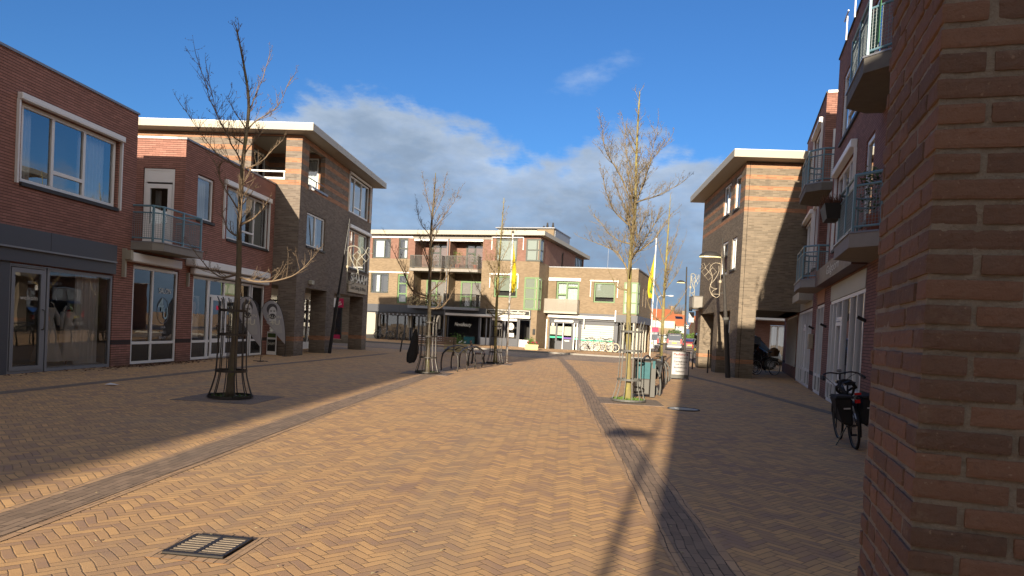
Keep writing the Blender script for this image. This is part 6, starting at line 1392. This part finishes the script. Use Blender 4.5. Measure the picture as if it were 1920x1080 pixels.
for q, z, h_, w_, m_ in (("Pasfoto's", .87, .085, .50, 'rink'), ("Trouwreportage's", .765, .045, .50, 'ink'), ("Canvasfoto's", .62, .06, .47, 'ink'), ('ook 3m2!', .53, .055, .34, 'ink'), ("Studiofoto's", .41, .06, .45, 'ink'), ('Galgoorn', .27, .06, .32, 'ink')): text(sg_, SG, 0, .016, z, q, M[m_], h=h_, width=w_, bold=.02)
# ================================================================ benches and planters, jacket, crate
def bench(label, x, y, rz, L=1.5):
    t = thing('park_bench', label, 'bench', (x, y, 0), 'slatted benches by the far trees', rz); ORG[t.name] = (0, 0, 0)
    mb = MB()
    for k in range(4): mb.box(-L/2, L/2, -.25+k*.12, -.16+k*.12, .43, .46)
    mb.build('seat', M['wood'], t)
    mb = MB()
    for k in range(4): z = .56+k*.10; o_ = .24+k*.03; mb.box(-L/2, L/2, o_, o_+.025, z, z+.075)
    mb.build('backrest', M['wood'], t)
    for s in (-L/2+.12, L/2-.16):
        mb = MB(); mb.tube(bez([(s, -.26, 0), (s, -.22, .25), (s, -.24, .42), (s, .0, .425), (s, .2, .42), (s, .27, .6), (s, .36, .95)], 4), .022, 6); mb.tube([(s, .22, .42), (s, .26, 0)], .022, 6); mb.build('leg', M['dsteel'], t)
    return t
bench('slatted bench seen from its back, behind the cycle racks', -6.55, 35.8, R(180+6), 2.1)
bench('small slatted bench beside the guard of the slim left tree', -3.55, 29.3, R(95), 1.2)
def planterbox(label, x, y, w_, seed, yel):
    t = thing('planter', label, 'planter', (x, y, 0)); mb = MB(); mb.hexa([(x-w_/2*.9, y-.3, 0), (x+w_/2*.9, y-.3, 0), (x+w_/2*.9, y+.3, 0), (x-w_/2*.9, y+.3, 0), (x-w_/2, y-.34, .48), (x+w_/2, y-.34, .48), (x+w_/2, y+.34, .48), (x-w_/2, y+.34, .48)]); mb.build('box', M['planter'], t)
    mb = MB(); mb.box(x-w_/2-.02, x+w_/2+.02, y-.36, y-.341, .40, .49); mb.box(x-w_/2-.02, x+w_/2+.02, y-.36, y-.331, .15, .20); mb.build('rim', M['planter'], t)
    rnd = random.Random(seed); mb = MB()
    for k in range(420):
        c = Vector((x+rnd.gauss(-.05, w_*.17), y+rnd.uniform(-.25, .25), .48+abs(rnd.gauss(0, .22))*(1 if yel else .8))); d = Vector((rnd.uniform(-1, 1), rnd.uniform(-1, 1), rnd.uniform(0, 1.4))).normalized()*rnd.uniform(.05, .13); s = d.orthogonal().normalized()*.025; mb.face([c-s, c+d*.5-s, c+d, c+s])
    mb.build('plants', M['leaf'], t); 
    mb = MB()
    for k in range(14): mb.ball((x+rnd.uniform(-w_*.35, w_*.45), y-.2+rnd.uniform(-.1, .1), .56+rnd.uniform(0, .12)), .035, n=6, m=4)
    mb.build('flowers', M['white'] if yel else M['magenta'], t, kind='stuff'); return t
planterbox('pale wooden planter with yellow green bush and white flowers, behind the cycle racks', -6.3, 41.0, 1.35, 1, True)
planterbox('pale wooden planter with a small green plant by the beauty shop corner', -2.35, 50.6, .95, 2, False)
cr = thing('storage_crate', 'dark teal crate standing before the beauty shop window', 'crate', FA.P(-5.4, .55, .1)); mb = MB(); mb.fb(FA, -5.75, -4.95, .3, .8, .1, .72); mb.build('box', M['teal'], cr, bev=.03); mb = MB(); mb.fb(FA, -5.78, -4.92, .28, .82, .72, .78); mb.build('lid', M['ink'], cr); 
jk = thing('jacket', 'black jacket hanging from the side of the tree guard by the cycle racks', 'jacket', (-4.55, 21.6, .3)); mb = MB(); rnd = random.Random(4)
prof = [(1.35, .03, .03), (1.25, .06, .05), (1.05, .10, .07), (.8, .11, .08), (.6, .14, .09), (.42, .13, .09), (.32, .11, .07)]
for i, (z, rx, ry) in enumerate(prof):
    for k in range(12): an = 6.2832*k/12; w_ = 1+.30*math.sin(k*2.6+i*.5); mb.v.append((-4.58-.02*i+rx*w_*math.cos(an), 21.55+ry*w_*math.sin(an), z))
for i in range(len(prof)-1):
    for k in range(12): mb.f.append((i*12+k, i*12+(k+1) % 12, (i+1)*12+(k+1) % 12, (i+1)*12+k))
mb.build('body', M['bfabric'], jk, smooth=True); mb = MB(); mb.tube(bez([(-4.55, 21.55, 1.1), (-4.68, 21.5, .85), (-4.72, 21.5, .5), (-4.70, 21.5, .30)], 4), [.06]*13, 7); mb.build('sleeve', M['bfabric'], jk, smooth=True)
# short posts
def bollard(label, x, y, h, r=.035, lean_=0):
    t = thing('bollard', label, 'bollard', (x, y, 0), 'thin steel bollards'); mb = MB(); mb.tube([(x, y, 0), (x+lean_, y, h)], r, 8); mb.build('post', M['dsteel'], t); mb = MB(); mb.ball((x+lean_, y, h), r*1.1); mb.build('cap', M['dsteel'], t)
bollard('thin leaning bollard near the bicycle at the far left corner', -8.7, 37.2, .95, .04, .12)
bollard('thin bollard before the first pier of the right corner block', 6.25, 35.2, 1.0); bollard('thin bollard before the nearest pier of the right corner block', 6.35, 32.0, 1.0)
st = thing('cycle_stand', 'small dark hoop stand before the left cafe front', 'cycle stand', FA.P(-11.6, 1.2, .1)); mb = MB(); mb.tube(bez([FA.P(-11.8, 1.6, .1), FA.P(-11.8, 1.6, .9), FA.P(-11.6, 1.6, 1.1), FA.P(-11.4, 1.6, .9), FA.P(-11.4, 1.6, .1)], 4), .03, 6); mb.build('hoop', M['dsteel'], st)
# ================================================================ bicycles
def bicycle(label, loc, rz, fm, tyre, lean_=0, bags=False, basket=False, sp=True, group='parked bicycles', z=0, bars_=.28, rimm=None):
    """built along +y (front wheel at +y), rear hub at the origin, then turned"""
    t = thing('bicycle', label, 'bicycle', (0, 0, 0), group); r = .335; wb = 1.08
    H1, H2 = Vector((0, 0, r)), Vector((0, wb, r)); bb = Vector((0, .45, .29)); st_ = Vector((0, .30, .72)); sd2 = Vector((0, .26, .93)); hd = Vector((0, .86, .72)); hd2 = Vector((0, .80, .98)); hb = Vector((0, .76, 1.08))
    for nm, c in (('rear_wheel', H1), ('front_wheel', H2)):
        mb = MB(); mb.tube([(0, c.y+r*math.cos(a), c.z+r*math.sin(a)) for a in [6.28318*k/36 for k in range(36)]], .020, 6, True); wl = mb.build(nm, tyre, t, smooth=True)
        mb = MB(); mb.tube([(0, c.y+(r-.026)*math.cos(a), c.z+(r-.026)*math.sin(a)) for a in [6.28318*k/32 for k in range(32)]], .010, 5, True); mb.tube([(-.035, c.y, c.z), (.035, c.y, c.z)], .018, 6)
        for k in range(24 if sp else 12): a = 6.28318*k/24; mb.tube([(.014*(-1)**k, c.y, c.z), (0, c.y+(r-.03)*math.cos(a+.2*(-1)**k), c.z+(r-.03)*math.sin(a+.2*(-1)**k))], .0014 if not bags else .0012, 3)
        mb.build('rim_and_spokes', rimm or M['steel'], wl)
        mb = MB(); n = 14; R_ = r+.035; a0, a1 = (.3, 3.5) if nm == 'rear_wheel' else (.15, 2.5)
        for i in range(n+1):
            a = a0+(a1-a0)*i/n; cy_, cz_ = c.y+R_*math.cos(a), c.z+R_*math.sin(a)
            for w2, dr_ in ((-.028, -.012), (0, .006), (.028, -.012)): mb.v.append((w2, c.y+(R_+dr_)*math.cos(a), c.z+(R_+dr_)*math.sin(a)))
        for i in range(n):
            for k in (0, 1): q = i*3+k; mb.f.append((q, q+1, q+4, q+3))
        mb.build('mudguard', fm, t)
    mb = MB()
    for a, b, q in ((bb, sd2, .015), (st_, hd2, .017), (bb, hd, .02), (hd, hb, .016)): mb.tube([a, b], q, 7)
    for s in (-.045, .045): mb.tube([H1+Vector((s, 0, 0)), bb+Vector((s*.4, 0, 0))], .009, 5); mb.tube([H1+Vector((s, 0, 0)), st_+Vector((s*.3, 0, 0))], .008, 5); mb.tube([H2+Vector((s, 0, 0)), hd+Vector((s*.8, 0, -.03))], .011, 5)
    mb.build('frame', fm, t, smooth=True)
    mb = MB(); w2 = bars_; mb.tube(bez([(-w2, .50, 1.02), (-w2*.93, .66, 1.06), (-w2*.55, .76, 1.09), (0, .78, 1.07), (w2*.55, .76, 1.09), (w2*.93, .66, 1.06), (w2, .50, 1.02)], 5), .012, 6); hbm = mb.build('handlebar', M['black'] if bags else M['steel'], t, smooth=True)
    for s in (-1, 1):
        mb = MB(); mb.tube([(s*w2*.985, .60, 1.04), (s*w2*1.01, .46, 1.01)], .017, 7); mb.build('grip', M['rubber'], hbm); mb = MB(); mb.tube([(s*w2*.85, .70, 1.07), (s*w2*.95, .62, 1.02), (s*w2*1.0, .54, .985)], .006, 4); mb.build('brake_lever', M['black'], hbm)
    mb = MB()
    for s in (-1, 1): mb.tube(bez([(s*w2*.8, .70, 1.07), (s*w2*.6, .92, 1.00), (s*.03, .93, .85), (0, .86, .72)], 5), .004, 4)
    mb.build('brake_cable', M['rubber'], t)
    mb = MB(); pr_ = [(-.14, .085, 0), (-.06, .10, .012), (.03, .05, .0), (.12, .022, -.01), (.155, .01, -.02)]; top_, bot_ = [], []
    for yy, ww, zz in pr_: mb.v += [(-ww, .25+yy, .955+zz), (0, .25+yy, .985+zz), (ww, .25+yy, .955+zz), (0, .25+yy, .92+zz)]
    for i in range(4):
        for k in range(4): mb.f.append((i*4+k, i*4+(k+1) % 4, i*4+4+(k+1) % 4, i*4+4+k))
    mb.f += [(0, 1, 2, 3), (16, 19, 18, 17)]; mb.build('saddle', M['bfabric'], t, smooth=True)
    mb = MB()
    for s in (-.06, .06): mb.tube([(s, .12, .76), (s, -.30, .76)], .007, 4); mb.tube([(s, -.05, .76), (s*.8, 0, r)], .006, 4)
    for y_ in (.1, -.08, -.28): mb.tube([(-.06, y_, .76), (.06, y_, .76)], .006, 4)
    mb.build('luggage_rack', M['black'], t)
    mb = MB(); mb.tube([(.04, .45, .29), (.055, .45, .29)], .09, 16); mb.tube([(.06, .45, .29), (.075, .52, .13)], .011, 5); mb.tube([(-.05, .45, .29), (-.075, .38, .45)], .011, 5); mb.tube([(.045, .40, .37), (.045, .02, .40)], .012, 4); mb.build('chain_case', M['black'], t)
    mb = MB(); mb.box(.06, .15, .49, .56, .115, .14); mb.box(-.15, -.06, .35, .42, .44, .465); mb.build('pedal', M['rubber'], t)
    mb = MB(); mb.box(-.035, .035, -.335, -.31, .70, .75); mb.build('rear_light', M['redlight'], t)
    mb = MB(); mb.tube([(0, .90, .93), (0, .98, .93)], [.03, .035], 8); mb.build('headlamp', M['black'], t)
    mb = MB(); mb.tube([(-.03, .30, .30), (-.22, .22, .01), (-.26, .22, .0)], .010, 5); mb.build('kickstand', M['black'], t)
    if bags:
        for s in (-1, 1):
            mb = MB(); x0, x1 = (.07, .25)
            P_ = [(s*x0, -.34, .36), (s*(x1-.04), -.32, .40), (s*(x1-.04), .02, .40), (s*x0, .06, .36), (s*x0, -.37, .78), (s*(x1+.06), -.36, .80), (s*(x1+.06), .06, .80), (s*x0, .10, .78)]
            mb.hexa(P_); bg_ = mb.build('pannier', M['bfabric'], t, bev=.035)
            mb = MB(); mb.hexa([(s*(x0-.01), -.38, .775), (s*(x1+.05), -.375, .785), (s*(x1+.05), .07, .785), (s*(x0-.01), .11, .775), (s*(x0-.01), -.37, .80), (s*(x1+.03), -.36, .815), (s*(x1+.03), .06, .815), (s*(x0-.01), .10, .80)]); mb.build('flap', M['bfabric'], bg_)
            mb = MB(); mb.tube([(s*(x1+.045), -.365, .79), (s*(x1+.045), -.36, .55), (s*(x1+.06), -.36, .36)], .010, 4); mb.build('strap', M['rubber'], bg_); mb = MB(); mb.box(min(s*.11, s*.20), max(s*.11, s*.20), -.384, -.378, .62, .64); mb.build('reflective_tape', M['fgrey'], bg_)
        mb = MB(); mb.box(-.045, .045, -.36, -.345, .82, .85); mb.build('red_reflector', M['redlight'], t)
        mb = MB(); mb.tube(bez([(-.06, .05, .80), (-.13, .16, .90), (-.08, .28, .98), (.05, .30, .97), (.10, .2, .88)], 5), .028, 7); mb.tube(bez([(.0, .4, .80), (.12, .45, .86), (.1, .55, .74), (-.08, .56, .80), (-.1, .44, .90), (0, .4, .80)], 5), .02, 6); mb.build('chain_lock', M['rubber'], t)
        mb = MB(); mb.box(-.035, .035, .78, .82, 1.09, 1.14); mb.build('display', M['alu'], t, bev=.01)
    if basket:
        mb = MB(); mb.hexa([(-.17, .86, .86), (.17, .86, .86), (.15, 1.16, .86), (-.15, 1.16, .86), (-.22, .84, 1.14), (.22, .84, 1.14), (.20, 1.24, 1.14), (-.20, 1.24, 1.14)]); mb.build('basket', M['wicker'], t, bev=.02); mb = MB(); mb.ball((0, 1.03, 1.14), .21, .18, .13); mb.build('basket_lid', M['wicker'], t, smooth=True)
    t.location = loc; t.rotation_euler = (0, lean_, rz); return t
bicycle('black bicycle with two black panniers leaning on its stand by the right shopfronts', (4.34, 10.8, 0), R(-9), M['black'], M['rubber'], lean_=R(-6), bags=True, group=None, bars_=.29)
bicycle('grey bicycle with a wicker basket by the passage wall on the right', (8.75, 33.1, 0), R(-62), M['steel'], M['rubber'], lean_=R(-3), basket=True, rimm=M['white'])
bicycle('silver bicycle standing behind the basket bicycle in the right arcade', (8.55, 34.3, 0), R(-40), M['steel'], M['rubber'], lean_=R(-4))
bicycle('pale bicycle against the slatted shutter, leftmost of the three', (*FB.P(3.55, .75, 0)[:2], .1), R(-80), M['white_b'], M['rubber'], lean_=R(4), rimm=M['white'])
bicycle('cream bicycle with pale wheels, in the middle before the slatted shutter', (*FB.P(5.1, .75, 0)[:2], .1), R(-95), M['white_b'], M['planter'], lean_=R(-4), rimm=M['white'])
bicycle('cream bicycle by the right end of the slatted shutter', (*FB.P(5.75, .9, 0)[:2], .1), R(82), M['white_b'], M['planter'], lean_=R(3), rimm=M['white'])
bicycle('grey bicycle leaning by the dark cafe front at the left', (*FA.P(-13.4, 1.1, 0)[:2], .1), R(-100), M['alu'], M['rubber'], lean_=R(5))
bicycle('grey bicycle parked by the drainpipe between the shopfronts', (*FA.P(-8.3, .9, 0)[:2], .1), R(-30), M['steel'], M['rubber'], lean_=R(5))
# ================================================================ cars
def car(name, label, cat, loc, rz, paint, kind='hatch'):
    t = thing(name, label, cat, (0, 0, 0)); van = kind == 'van'
    if van: L, Wd, Ht = 4.9, 1.9, 1.95; prof = [(-2.45, .55, 1.0, 1.05), (-2.38, .35, 1.15, 1.75), (-2.2, .30, 1.2, 1.90), (-.5, .28, 1.2, 1.95), (.9, .28, 1.15, 1.88), (1.65, .28, 1.10, 1.15), (2.25, .32, .95, .96), (2.45, .5, .70, .72)]
    else: L, Wd, Ht = 4.1, 1.75, 1.45; prof = [(-2.05, .5, .85, .9), (-1.95, .32, .95, 1.05), (-1.6, .26, .98, 1.36), (-.6, .24, .96, 1.47), (.4, .24, .95, 1.42), (1.05, .24, .94, .99), (1.7, .28, .80, .82), (2.0, .36, .62, .64)]
    mb = MB(); n = 10
    for y, zb, zw, zr in prof:
        w_ = Wd/2*(1 if abs(y) < L*.36 else .93 if abs(y) < L*.47 else .80); top_ = zr > zw+.1; wr = w_*(.80 if top_ else .92)
        mb.v += [(-w_*.9, y, zb), (-w_, y, zb+.18), (-w_, y, zw*.8), (-w_*.97, y, zw), (-wr, y, zr-.03), (-wr*.8, y, zr), (wr*.8, y, zr), (wr, y, zr-.03), (w_*.97, y, zw), (w_, y, zw*.8), (w_, y, zb+.18), (w_*.9, y, zb)]
    m = 12
    for i in range(len(prof)-1):
        for k in range(m): mb.f.append((i*m+k, i*m+(k+1) % m, (i+1)*m+(k+1) % m, (i+1)*m+k))
    mb.f += [tuple(range(m)), tuple(reversed(range((len(prof)-1)*m, len(prof)*m)))]
    body = mb.build('body', paint, t, smooth=False)
    mb = MB()     # glass bands just proud of the cabin
    for sg in (-1, 1):
        for (a, b) in ([(2, 3), (3, 4)] if True else []):
            A, B = prof[a], prof[b]; y0, y1 = A[0]+(.12 if a == 2 else .05), B[0]-(.05 if a == 2 else -.25)
            def q(p, f, sg=sg): w_ = Wd/2; wz = p[2]+(p[3]-p[2])*f; x_ = w_*(.97+(.80-.97)*f)+.012; return x_*sg, wz
            (xa, za), (xb, zb_) = q(A, .15), q(A, .85); (xc, zc), (xd, zd) = q(B, .15), q(B, .85); mb.face([(xa, y0, za), (xc, y1, zc), (xd, y1-(.0), zd), (xb, y0, zb_)])
    fr, re = (prof[4], prof[5]), (prof[2], prof[1])
    for A, B, o_ in ((prof[4], prof[5], .03), (prof[2] if not van else prof[2], prof[1] if not van else prof[1], -.04)):
        w_ = Wd/2*.74
        def lerp(f): return A[0]+(B[0]-A[0])*f+o_, A[3]+(B[3]-A[3])*f+.015
        if van and o_ < 0: mb.face([(-w_, -2.475, 1.15), (w_, -2.475, 1.15), (w_*.95, -2.395, 1.72), (-w_*.95, -2.395, 1.72)])
        else:
            (ya, za), (yb, zb_) = lerp(.12), lerp(.9); mb.face([(-w_, ya, za), (w_, ya, za), (w_*1.05, yb, zb_), (-w_*1.05, yb, zb_)])
    mb.build('window_glass', M['carglass'], body)
    for y in (L*.31, -L*.31):
        for sg in (-1, 1):
            mb = MB(); mb.tube([(sg*(Wd/2-.20), y, .32), (sg*(Wd/2+.012), y, .32)], .32, 18); wl = mb.build('wheel', M['rubber'], t); mb = MB(); mb.tube([(sg*(Wd/2), y, .32), (sg*(Wd/2+.02), y, .32)], .19, 12); mb.build('hub', M['alu'], wl)
    zl = 1.0 if van else .80
    for sg in (-1, 1):
        mb = MB(); x0 = sg*Wd*.34; x1 = sg*Wd*.44; mb.box(min(x0, x1), max(x0, x1), -L/2-.015, -L/2+.12, zl-.15, zl+(.3 if van else .1)); mb.build('tail_light', M['redlight'], t); mb = MB(); mb.box(min(sg*Wd*.26, sg*Wd*.42), max(sg*Wd*.26, sg*Wd*.42), L/2-.28, L/2+.01, .60, .72); mb.build('headlight', M['letter'], t)
    mb = MB(); mb.box(-.26, .26, -L/2-.03, -L/2+.05, zl-.2, zl-.08); mb.build('number_plate', M['plate'], t)
    mb = MB(); mb.box(-Wd*.42, Wd*.42, -L/2-.06, -L/2+.1, .35, .55); mb.box(-Wd*.40, Wd*.40, L/2-.2, L/2+.05, .30, .48); mb.build('bumper', M['alu'] if van else M['black'], t)
    t.location = loc; t.rotation_euler = (0, 0, rz); return t
car('parked_van', 'silver grey van seen from behind at the end of the street', 'van', (12.75, 84.5, 0), R(-8), M['silver'], 'van')
car('parked_car', 'dark red car just right of the silver van', 'car', (15.1, 88, 0), R(-8), M['cardred'])
car('parked_car', 'white car behind the right tree guard, left of the van', 'car', (8.4, 71, 0), R(-8), M['carwhite'], 'van')
car('parked_car', 'black car seen side on through the right arcade', 'car', (9.9, 40.4, 0), R(-90), M['carblack'])
car('parked_car', 'dark blue car roof showing behind the black car', 'car', (10.2, 43.2, 0), R(-90), M['carblue'], 'van')
rs = thing('traffic_sign', 'small red sign on a post behind the right tree guard', 'traffic sign', (7.6, 62, 0)); mb = MB(); mb.tube([(7.6, 62, 0), (7.6, 62, 2.2)], .03, 6); mb.build('post', M['steel'], rs); mb = MB(); mb.box(7.35, 7.95, 61.9, 61.93, 1.9, 2.3); mb.build('plate', M['magenta'], rs)
# far trees behind the houses
for i, (x, y, h, q) in enumerate(((24, 175, 9.5, 1.6), (27, 180, 10.5, 2.2), (15, 178, 8.3, 1.5))):
    t = thing('distant_tree', ('bare tree crown above the solar panel roof', 'taller bare tree crown behind the far right roofs', 'bare tree crown above the left orange roof')[i], 'tree', (x, y, 0), 'bare trees beyond the houses'); rnd = random.Random(i); mt = MB(); mt.tube([(x, y, 0), (x, y, h*.5)], .25, 6); mt.build('trunk', M['bark'], t); mc = MB()
    for k in range(420):
        a = rnd.uniform(0, 6.28); b0 = Vector((x, y, h*rnd.uniform(.35, .6))); d = Vector((math.cos(a)*rnd.uniform(.1, .9), math.sin(a)*.6, rnd.uniform(.4, 1))).normalized(); L = h*rnd.uniform(.2, .5); p1 = b0+d*L*.5+Vector((rnd.uniform(-.4, .4), 0, rnd.uniform(-.2, .2))); mc.tube([b0, p1, b0+d*L], [.05, .03, .015], 3)
    mc.build('crown', M['twig'], t)
